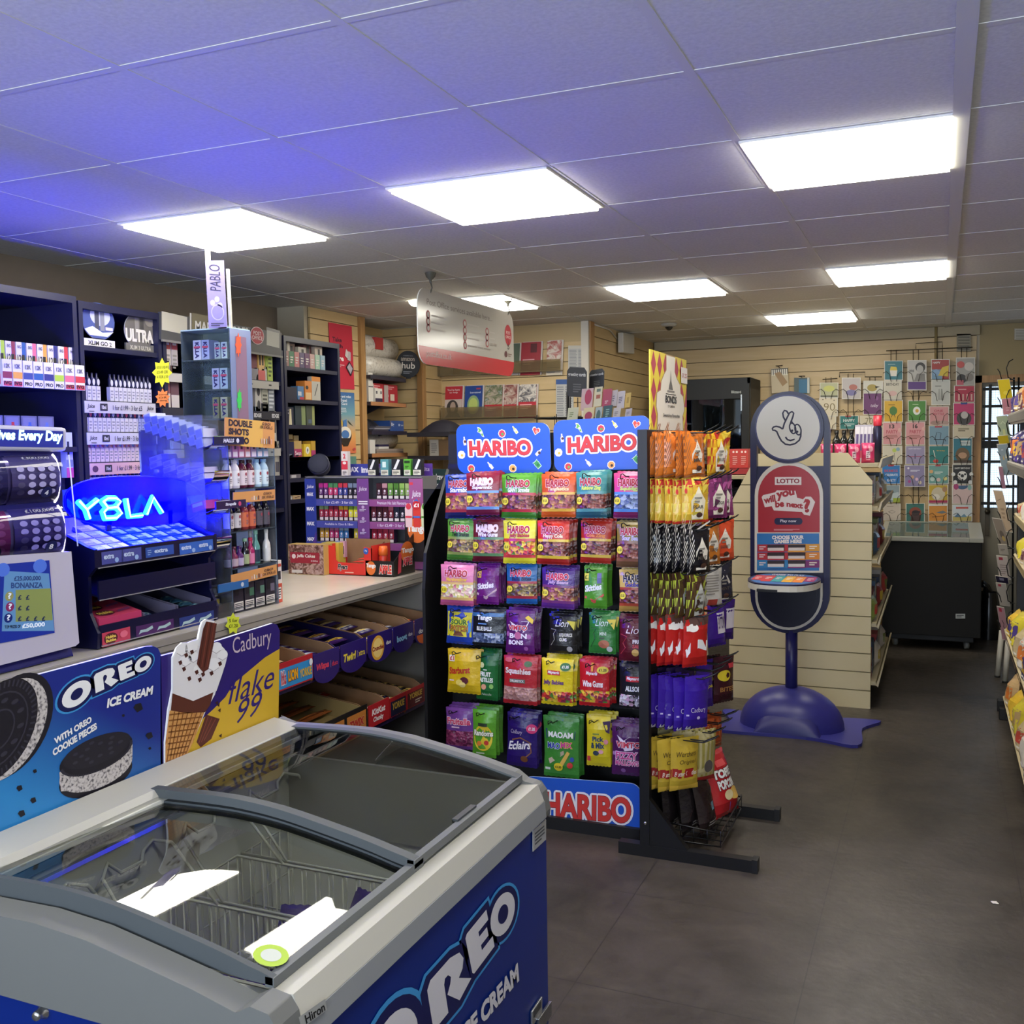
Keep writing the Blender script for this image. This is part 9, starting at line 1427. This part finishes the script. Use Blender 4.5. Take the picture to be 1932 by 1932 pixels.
# ================================================================ CARDS ON THE BACK WALL
CY = 8.66
def crd(zx0, zx1, zy0, zy1, base, items, lab, grp, rim=True, y=CY):
    g = lambda x, yy: (1520 + x / 4.69, 600 + yy / 4.69); P = fpx(('y', y), g(zx0, zy1), g(zx1, zy1), g(zx0, zy0)); mb = MB(); mb.obox(P.o, P.u, P.v, -P.n * .004, M('#d8d4c8' if rim else base, .45))
    if rim: mb.rect(P, .04, .03, .96, .97, base, .0004)
    mb.art(P, items, .0008); mb.one('greeting_card', lab, 'greeting card', grp)
g1, g2 = 'cards on the large back-wall rack', 'cards on the small back-wall rack'
c4 = lambda *a: [('d', a[i], a[i + 1], a[i + 2], a[i + 2], a[i + 3]) for i in range(0, len(a), 4)]
BIG = [(695, 862, 378, 550, '#3a7a84', [('p', [(.35, .2), (.65, .2), (.7, .5), (.3, .5)], '#e8e0d0'), ('p', [(.3, .5), (.7, .5), (.65, .68), (.35, .7)], '#e0c850'), ('l', .2, .78, .8, .84, 1, '#a8c8c8')], 'teal card with a tub of chips'), (690, 850, 552, 722, '#cfc8b4', [('t', .15, .72, .85, .86, 'BIRTHDAY', '#5a544a'), ('d', .5, .32, .24, .13, '#d8b0a8'), ('r', .35, .18, .4, .24, '#b08880')], 'cream card with a pink piggy bank'), (690, 862, 728, 922, '#d8aa2c', c4(.5, .52, .2, '#4a7a34') + [('k', [(.45, .35), (.4, .22)], .004, '#3a3020'), ('k', [(.55, .35), (.6, .22)], .004, '#3a3020'), ('l', .25, .76, .75, .82, 1, '#8a6a1c')], 'yellow card with a round green vegetable'), (680, 850, 922, 1122, '#d89a9c', [('t', .36, .72, .62, .9, '13', '#3a2c28', {'bold': .04}), ('t', .2, .5, .8, .65, 'PARTY', '#b8505c'), ('l', .2, .25, .8, .45, 3, '#a86a64')] + c4(.9, .65, .1, '#e0b0a8'), 'pink card with number thirteen'), (682, 855, 1130, 1292, '#d4ccb8', c4(.6, .75, .11, '#b8c860', .78, .8, .1, '#90b0c0') + [('k', [(.6, .6), (.62, .2)], .003, '#6a6458'), ('p', [(.3, .1), (.6, .12), (.55, .2), (.35, .2)], '#7a5a34')], 'cream card with two balloons'), (672, 840, 1300, 1470, '#2c78bc', [('t', .15, .62, .85, .76, 'ENORMOUS', '#c84a54'), ('t', .2, .42, .85, .54, 'CELEBRATE', '#d8e4ec'), ('t', .3, .12, .75, .26, 'PARTY', '#e8ecf0'), ('r', .35, .92, .65, 1, '#b83a48')], 'bright blue lettered card'), (700, 835, 1478, 1632, '#8a9aa0', [('p', [(0, .4), (.9, .6), (1, .3), (.6, .1), (0, .2)], '#b8c4c8'), ('r', .55, 0, 1, .25, '#a0b03c'), ('d', .3, .6, .3, .1, '#4a585c')], 'grey card with a silver car'), (688, 840, 1642, 1790, '#c8bcae', [('k', [(.3, .5), (.5, .6), (.7, .5), (.5, .42), (.3, .5)], .003, '#5a5048'), ('l', .2, .8, .8, .86, 1, '#a09484')], 'pale card with a small line drawing'),
  (900, 1070, 372, 640, '#c4c0b8', [('d', .68, .76, .26, .16, '#4a4844'), ('d', .66, .70, .17, .13, '#b8b4ac'), ('p', [(.35, .3), (.95, .3), (.9, .55), (.5, .55)], '#8a8680'), ('t', .1, .6, .35, .68, 'WINE', '#4a4844'), ('r', .04, .03, .96, .28, '#5c3a7c')], 'tall grey card with a smiling woman and purple foot'), (905, 1068, 730, 912, '#4f8a38', c4(.48, .5, .2, '#e8e8e0', .5, .5, .09, '#d8a83c') + [('l', .25, .78, .75, .83, 1, '#b8d0a0')], 'green card with a fried egg'), (882, 1058, 918, 1125, '#d89a9c', [('t', .38, .72, .62, .9, '16', '#3a2c28', {'bold': .04}), ('t', .22, .5, .8, .65, 'PARTY', '#b8505c'), ('l', .2, .25, .8, .45, 3, '#a86a64')] + c4(.92, .7, .09, '#e0b0a8'), 'pink card with number sixteen'), (882, 1060, 1130, 1295, '#9a90b0', [('t', .15, .8, .8, .87, 'HAPPY BIRTHDAY', '#e0dce8'), ('r', .15, .4, .8, .44, '#b04a64'), ('r', .46, .3, .52, .56, '#5a5474')], 'lilac card with a crossed emblem'), (872, 1058, 1300, 1495, '#8a80a4', c4(.2, .85, .05, '#e0d8e0', .4, .45, .08, '#c8a080', .6, .35, .07, '#e0b8c8', .25, .25, .07, '#b04a8c', .75, .2, .08, '#d8c8b0') + [('l', .3, .68, .8, .78, 2, '#e0dce8')], 'mauve card with scattered sweets'), (885, 1055, 1640, 1805, '#3c7268', [('d', .5, .5, .32, .3, '#8a4430'), ('p', [(.25, 0), (.75, 0), (.8, .3), (.6, .5), (.3, .4)], '#4a3430'), ('d', .52, .48, .2, .16, '#3a2824'), ('r', .35, .5, .75, .58, '#15100e')], 'teal card with a dog in an orange hood'),
  (1110, 1275, 365, 545, '#a8443c', [('r', .04, .03, .6, .5, '#7a9ab0'), ('p', [(.35, .2), (.9, .15), (.95, .7), (.6, .6)], '#d8bc40'), ('t', .1, .78, .5, .88, 'HAPPY', '#e8e4dc'), ('d', .28, .35, .18, .16, '#88a8c8')], 'red, blue and yellow patterned card'), (1112, 1280, 540, 772, '#c4c4bc', [('l', .2, .7, .7, .76, 1, '#7a7a74'), ('p', [(.35, .2), (.48, .2), (.45, .62), (.38, .62)], '#a8a8a0'), ('p', [(.5, .2), (.64, .2), (.58, .62), (.52, .62)], '#8c8c84')], 'silver white card with a couple'), (1092, 1270, 782, 948, '#cf9494', [('t', .25, .7, .7, .82, 'ONE', '#b84a5c'), ('t', .2, .54, .75, .66, 'BOTTLE', '#b84a5c'), ('d', .35, .12, .28, .12, '#a8887c'), ('d', .75, .14, .24, .1, '#b89a90')], 'rose card with red capitals'), (1088, 1272, 952, 1125, '#7a9aac', [('k', [(.25, .3), (.8, .28), (.82, .2)], .006, '#2a3038'), ('k', [(.3, .3), (.4, .65), (.6, .62), (.55, .3)], .004, '#2a3038'), ('r', .3, .9, .65, .98, '#b03a48')], 'grey blue card with an exercise machine'), (1088, 1270, 1130, 1292, '#2f7c78', [('d', .35, .16, .13, .1, '#c84038'), ('k', [(.35, .2), (.24, .75)], .005, '#e0d8c8'), ('t', .4, .68, .8, .76, 'Birthday', '#c8a850')], 'deep teal card with a red guitar'), (1085, 1268, 1300, 1468, '#6c9c94', c4(.2, .25, .11, '#c0d0c8', .5, .22, .1, '#d8b8b0', .82, .28, .1, '#d8cc80', .15, .65, .09, '#d8a870') + [('l', .3, .5, .75, .66, 2, '#d8e0d8'), ('r', .35, .92, .6, 1, '#b83a48')], 'sage card with pastel balloons'), (1085, 1262, 1475, 1640, '#c4a42c', [('d', .5, .5, .34, .36, '#c8bca0'), ('d', .4, .35, .18, .15, '#e0d8c8'), ('d', .82, .75, .12, .14, '#a88058'), ('r', .04, .03, .96, .16, '#a82c54')], 'mustard card with a pale bear face'), (1085, 1258, 1645, 1800, '#d08c34', [('p', [(.4, .5), (.75, .62), (.95, .5), (.7, .44)], '#6a7478'), ('k', [(.2, .25), (.8, .32)], .006, '#7a4a1c'), ('r', .04, .88, .96, .97, '#e8e0d8')], 'orange card with a grey fish'),
  (1330, 1500, 350, 600, '#a8a49c', [('d', .25, .75, .2, .12, '#c85a54'), ('d', .68, .68, .24, .15, '#d0c8bc'), ('d', .3, .25, .26, .16, '#3a3634'), ('d', .7, .3, .22, .14, '#8a847c'), ('r', .04, .03, .4, .2, '#b85a64')], 'tall grey card with round shapes'), (1312, 1498, 598, 745, '#b03048', [('r', .2 + .2 * i, .1, .28 + .2 * i, .5, '#d8a89c') for i in range(4)] + [('l', .2, .72, .8, .82, 1, '#e0b0b0')], 'crimson card with pale bottles'), (1305, 1498, 750, 948, '#c03a6c', [('d', .5, .3, .34, .3, '#4a4644'), ('d', .52, .45, .16, .16, '#c0bab4'), ('r', .35, .92, .65, 1, '#3a4a8c')], 'magenta card with a grey portrait'), (1302, 1495, 952, 1060, '#cbbfa4', [('l', .25, .5, .75, .8, 2, '#6a6048')], 'short cream card with black script'), (1302, 1475, 1060, 1290, '#2f7484', [('d', .5, .34, .36, .28, '#6a5438'), ('d', .5, .32, .22, .12, '#b89070'), ('r', .04, .03, .96, .14, '#4a3826')] + [('r', .4, .84 - .07 * i, .9, .89 - .07 * i, '#d8dcd8') for i in range(3)], 'blue green card with an ape face'), (1298, 1475, 1295, 1470, '#1f1f1e', c4(.5, .42, .24, '#e4e2dc', .05, .5, .1, '#d8d6d0', .95, .5, .1, '#d8d6d0', .15, .1, .1, '#d8d6d0', .9, .1, .1, '#d8d6d0') + c4(.5, .42, .08, '#1a1a1a', .36, .5, .05, '#1a1a1a', .64, .5, .05, '#1a1a1a', .5, .22, .05, '#1a1a1a') + [('t', .12, .76, .9, .85, 'HAPPY BIRTHDAY', '#d8d6d0')], 'black card with a football'), (1295, 1478, 1475, 1645, '#cfb4b0', [('d', .5, .95, .28, .2, '#3a5a7c', 16, math.pi, 2 * math.pi), ('d', .2, .9, .12, .16, '#a03a6c'), ('d', .85, .85, .1, .14, '#8ab0a8')], 'pink card with bunting'), (1295, 1475, 1650, 1800, '#c8d0d4', [('r', .04, .03, .96, .3, '#b8a860'), ('p', [(.1, .25), (.3, .5), (.45, .25)], '#5a7c98'), ('p', [(.4, .25), (.6, .45), (.75, .25)], '#6a90a8'), ('r', .2, .75, .8, .86, '#c85a50')], 'pale card with beach huts')]
for q in BIG: crd(*q[:4], q[4], q[5], q[6] + ' on the large back-wall card rack', g1)
for q in ((125, 290, 572, 705, '#b8b890', [('d', .5, .6, .3, .2, '#c8c86a'), ('r', .04, .03, .96, .15, '#6a6a58')], 'watercolour landscape card'), (120, 285, 705, 870, '#d8ccb0', [('t', .25, .3, .85, .7, '90', '#7a6a3c', {'bold': -.01})] + c4(.2, .9, .03, '#3a3428', .8, .85, .03, '#3a3428', .9, .2, .03, '#3a3428'), 'cream card with gold number ninety'), (320, 488, 528, 718, '#c0b8b4', [('d', .6, .55, .22, .14, '#b06a5c'), ('d', .5, .3, .28, .14, '#7a74a0')], 'pale card with a floral bunch'), (510, 685, 555, 660, '#d4d0c0', [('d', .45, .4, .25, .3, '#a89448'), ('p', [(.6, .55), (.85, .5), (.62, .35)], '#3a3424')], 'short card with a small bird'), (508, 678, 662, 855, '#6c3468', [('t', .4, .3, .8, .5, 'toby', '#d8c8d8', {'bold': 0, 'sh': .3}), ('d', .7, .75, .1, .1, '#8a5488')], 'purple card with a white balloon outline'), (300, 470, 865, 985, '#2c7a74', [('t', .2, .55, .8, .75, 'HAPPY', '#d8e0d8'), ('l', .25, .2, .8, .45, 2, '#b8d0c8'), ('r', .3, .9, .6, 1, '#a83a40')], 'teal card with white capitals'), (480, 600, 865, 960, '#d8ccb0', [('t', .4, .2, .95, .8, '70', '#7a6a3c', {'bold': -.01})], 'cream card with gold number seventy'), (120, 270, 872, 985, '#d8ccb0', [('d', .4, .4, .2, .3, '#8a7a4c')], 'cream card with a gold ring, half hidden')): crd(*q[:4], q[4], q[5], q[6] + ' on the small back-wall card rack', g2)
def rack(lab, cols, tops, rows, loops=()):
    t = thing('card_rack', lab, 'card rack', (Y(cols[0], 800, CY).x, CY, .9), 'wire racks on the back wall'); mb = MB(); wr = M('#3a3226', .4, .5)
    for cx_, tp in zip(cols, tops):
        for dx in (-5, 5): mb.tube([Y(cx_ + dx, tp, CY + .02), Y(cx_ + dx, rows[-1], CY + .02)], .0028, wr, 5)
        for r in rows:
            if r < tp: continue
            for sg in (-1, 1): mb.tube([Y(cx_ + sg * 5, r + 2, CY + .02), Y(cx_ + sg * 5, r + 1, CY - .02), Y(cx_ + sg * 8, r - 12, CY - .02), Y(cx_ + sg * 14, r - 17, CY - .02), Y(cx_ + sg * 20, r - 14, CY - .015)], .0022, wr, 5)
    for a, b_ in loops: mb.tube([Y(*p, CY + .015) for p in a], b_, wr, 5)
    mb.build('wire_frame', t)
rack('large wire card rack clipped to the back wall beside the door', (1686, 1728, 1773, 1819), (660, 660, 657, 655), (718, 755, 797, 840, 876, 914, 950, 985), [([(1672, 662), (1835, 655)], .004), ([(1728, 658), (1728, 648), (1778, 645), (1778, 656)], .003)])
rack('small wire card rack on the back wall behind the bottles', (1563, 1605, 1646), (712, 705, 712), (751, 790, 815), [([(1552, 716), (1580, 714)], .004), ([(1584, 712), (1584, 703), (1632, 702), (1632, 711), (1664, 711)], .004)])
# ================================================================ BLACK CHEST FREEZER
cf = thing('chest_freezer', 'black chest freezer with glass sliding top in front of the card rack', 'freezer', (-.05, 8.2, 0)); BKF = M('#080808', .75)
mb = MB(); mb.box((-.40, 7.9, .105), (.283, 8.52, .80), BKF); mb.box((-.36, 7.95, .06), (.24, 8.48, .105), M('#0a0a0a')); P = fpx(('y', 7.899), (1803, 1167), (1821, 1167), (1803, 1158)); mb.rect(P, 0, 0, 1, 1, '#b8bcb8', .001); mb.lines(P, .1, .2, .9, .8, 2, '#4a4e4a', .0015); mb.build('body', cf, bevel=.006)
mb = MB(); RM = M('#a8a698', .4)
mb.prism([(-.405, 7.89, .80), (-.405, 7.89, .832), (-.405, 8.53, .90), (-.405, 8.53, .80)], (.035, 0, 0), RM); mb.prism([(.20, 7.89, .80), (.20, 7.89, .832), (.20, 8.53, .90), (.20, 8.53, .80)], (.09, 0, 0), RM); mb.box((-.37, 7.89, .80), (.20, 7.92, .834), RM); mb.box((-.37, 8.49, .80), (.20, 8.53, .90), RM); mb.build('rim', cf, bevel=.004)
mb = MB(); mb.prism([(-.37, 7.92, .832), (-.37, 8.49, .893), (-.37, 8.49, .897), (-.37, 7.92, .836)], (.57, 0, 0), glass('#cfe4e4', .02, 1.5, 'freezer_top_glass', .2, '#b8dcd8')); mb.build('glass_lid', cf)
mb = MB(); mb.box((-.36, 8.44, .845), (.18, 8.46, .855), M('#d0f4ff', .4, em=9.)); mb.build('lamp', cf)
mb = MB(); 
for x in (.19, -.3):
    mb.lathe([(0, -.014), (.034, -.014), (.034, .014), (0, .014)], (x, 8.02, .034), M('#8a8c88', .4), 14, (1, .3, 0)); mb.box((x - .02, 8.0, .05), (x + .02, 8.04, .105), M('#5a5c58', .4, .5))
mb.build('castor', cf)
p = Z(1868, 1158, 0); mb = MB(); mb.surf(lambda a, b: V((.36 + (.085 - .03 * b * b) * math.cos(6.2832 * a) * (1 + .08 * math.sin(5 * a * 6.28)), 8.52 + (.1 - .04 * b * b) * math.sin(6.2832 * a), .002 + .36 * b)), 18, 8, M('#101214', .2)); mb.tube([(.35, 8.50, .33), (.34, 8.49, .41), (.30, 8.47, .43)], [.05, .022, .03], M('#1a1c1e', .2), 8); mb.one('bin_bag', 'glossy black tied bin bag on the floor beside the chest freezer', 'bin bag')
# ================================================================ SHELVING ALONG THE AISLE SIDE AND CARD SPINNER BY THE DOOR
ag = thing('shelving_bay', 'dark-backed aisle shelving with cream-lipped shelves opposite the sweet rack', 'shelving', (.58, 5.2, 0)); AXF = .352
mb = MB(); mb.box((.80, 3.4, 0), (.83, 6.2, 1.78), M('#17171a', .5)); mb.box((.40, 6.17, 0), (.80, 6.2, 1.74), M('#1c1c20', .5)); mb.box((.44, 3.4, 0), (.80, 6.17, .045), M('#2a2622', .6)); mb.build('carcass', ag)
for y in (6.22, 6.03): mb = MB(); mb.box((.315, y, 0), (.46, y + .05, .065), M('#161617', .5)); mb.build('foot', ag, bevel=.004)
az = [X(1908, 786, AXF).z, X(1908, 876, AXF).z, X(1919, 978, .38).z, X(1918, 1058, .38).z, X(1904, 1205, AXF).z, .09]
CRL = M('#c8b890', .45)
for k, z in enumerate(az):
    x0 = AXF if k in (0, 1, 4, 5) else .392
    mb = MB(); mb.box((x0 + .012, 3.4, z - .03), (.80, 6.165, z - .014), M('#8a8478', .5)); mb.prism([(x0 + .014, 3.4, z - .035), (x0, 3.4, z - .045), (x0 - .014, 3.4, z + .012), (x0 - .004, 3.4, z + .018)], (0, 2.765, 0), M('#a8a49a', .4) if k < 2 else CRL); s = mb.build('shelf', ag)
    mb = MB(); P = F((x0 - .0075, 6.16, z - .038), (0, -2.7, 0), (-.011, 0, .045)); mb.rect(P, 0, .1, 1, .9, '#7c7a74' if k < 2 else ('#8a6a54' if k == 4 else '#b8a880'), .001); mb.build('label_strip', s)
Pn = ['#3a2f6c', '#4a3a84', '#c8b48a', '#d87a34', '#e0b838', '#b89a68', '#c84a3c', '#d8d0c4', '#8a4a2c', '#d8c83c', '#6a3a4c', '#c8a878']
for k in range(6):
    for i in range(9):
        y = 6.03 - i * .27; x0 = (AXF if k in (0, 1, 4, 5) else .392) + .03; c = Pn[(i * 5 + k * 7) % 12 if k != 1 else i % 2]; zz_ = az[k] - .0135; h = (.16, .2, .13, .15, .2, .2)[k] * (.85 + .15 * ((i + k) % 2))
        nm = f'{["paper-wrapped", "purple foil", "clear bakery", "yellow", "gold wrapped", "striped"][k]} grocery pack, {ORD[i]} from the card spinner on the {("highest", "second", "third", "fourth", "fifth", "floor")[k]} aisle shelf'
        P = PF((x0, y, zz_), (0, -.2, 0), (.02, 0, h), .05); P.n = -P.n if P.n.x > 0 else P.n
        pouch(P, c, (), [('r', .12, .35, .88, .78, Pn[(i + k * 3) % 12]), ('t', .2, .48, .8, .64, 'Sweet', '#e0dcd4') if 0 else ('l', .2, .12, .8, .3, 2, '#e0dcd4')]).one('grocery_bag', nm, 'bag', 'groceries on the aisle shelving')
# card spinner by the door
cs_ = thing('card_spinner', 'slim wire card spinner on two white legs near the back door', 'card rack', (.40, 7.05, 0)); mb = MB(); WK = M('#1a1a1a', .4, .4)
SYY = 7.0
for px in (1913, 1922): mb.tube([Y(px, 712, SYY + .06), Y(px - 3, 1205, SYY + .06)], .006, WK, 6)
for py in (716, 770, 822, 872, 920, 985, 1035, 1090, 1138, 1190): mb.tube([Y(1914, py, SYY + .06), Y(1910, py, SYY - .02), Y(1902, py - 4, SYY - .05), Y(1899, py - 22, SYY - .06), Y(1904, py - 34, SYY - .05), Y(1911, py - 38, SYY - .03)], .003, WK, 5); mb.tube([Y(1914, py, SYY + .06), Y(1890, py, SYY - .03), Y(1886, py - 14, SYY - .05), Y(1882, py - 20, SYY - .05)], .003, WK, 5)
mb.build('wire_frame', cs_)
for a, b_, yy in (((1890, 1190), (1882, 1264), 7.13), ((1902, 1208), (1896, 1287), 6.98)): mb = MB(); p0, p1 = Y(*a, yy), Y(*b_, yy); p1.z = 0; mb.cyl(p1 + UZ * .006, p0, .0165, M('#d2cbbb', .4), 12); mb.cyl(p1, p1 + UZ * .012, .018, M('#2a2a28', .5), 12); mb.build('leg', cs_)
for q in (((1888, 753), (1911, 751), (1881, 717), '#e6c81c', [('d', .5, .3, .2, .1, '#f0d84c')], 'bright yellow card at the top of the door-side spinner'), ((1893, 783), (1914, 781), (1889, 753), '#d08a94', [('l', .3, .2, .7, .5, 2, '#e0b0b4')], 'pink card under the bright yellow one on the door-side spinner'), ((1887, 836), (1908, 834), (1879, 786), '#a8b494', [('k', [(.3, .7), (.5, .8), (.7, .7)], .004, '#d0d8b8'), ('r', .4, .2, .6, .5, '#c8c88a')], 'sage green card on the door-side spinner'), ((1885, 838), (1905, 836), (1881, 823), '#dcc02c', [], 'short yellow card behind the blue-grey one on the spinner'), ((1893, 897), (1913, 896), (1880, 838), '#8f9ea4', [('p', [(.3, .5), (.45, .5), (.38, .65)], '#d8b060'), ('p', [(.55, .55), (.7, .55), (.62, .7)], '#e0d8b0'), ('l', .3, .78, .6, .84, 1, '#c8d0d4')], 'blue-grey card with two cones on the door-side spinner'), ((1890, 922), (1898, 922), (1883, 880), '#a87888', [], 'narrow dusky pink card edge on the door-side spinner'), ((1893, 1003), (1911, 1005), (1873, 924), '#c8ad8c', [('k', [(.2, .75), (.6, .8)], .003, '#5a4a3a'), ('l', .3, .3, .7, .6, 3, '#a88c70')], 'tall tan card leaning out of the door-side spinner'), ((1887, 1027), (1906, 1030), (1871, 976), '#8f8070', [('d', .5, .4, .2, .15, '#6a5c50'), ('d', .55, .25, .16, .1, '#b89a58')], 'brown-grey card below the tan one on the spinner'), ((1886, 1046), (1903, 1047), (1882, 1026), '#c0b4a4', [('l', .2, .3, .7, .6, 2, '#8a7e72')], 'short cream card on the door-side spinner'), ((1886, 1092), (1907, 1094), (1879, 1047), '#c4b4a8', [('r', .2, .82, .55, .94, '#a83444'), ('l', .2, .2, .8, .65, 5, '#9a8a80')], 'cream card with a red tag on the door-side spinner'), ((1880, 1098), (1904, 1102), (1877, 1085), '#241c3c', [('r', .3, .4, .65, .8, '#a09ab0')], 'dark purple card top on the door-side spinner'), ((1887, 1142), (1906, 1144), (1878, 1098), '#aaa094', [('r', .2, .85, .5, .95, '#a83444')], 'grey card with a red tag low on the door-side spinner'), ((1891, 1207), (1905, 1210), (1880, 1142), '#b08288', [('r', .25, .85, .6, .96, '#b02c40'), ('k', [(.4, .6), (.6, .5), (.5, .4), (.7, .35)], .004, '#4a3438')], 'dusky rose card with a red tag lowest on the spinner')):
    P = fpx(('y', SYY - .03), *q[:3]); P.v = P.v + V((0, -.03, 0)); P = F(P.o, P.u, P.v); mb = MB(); mb.obox(P.o, P.u, P.v, -P.n * .006, M('#d4ccbc', .45)); mb.rect(P, .03, .02, .97, .98, q[3], .0004); mb.art(P, q[4], .0008); mb.one('greeting_card', q[5], 'greeting card', 'cards on the door-side spinner')
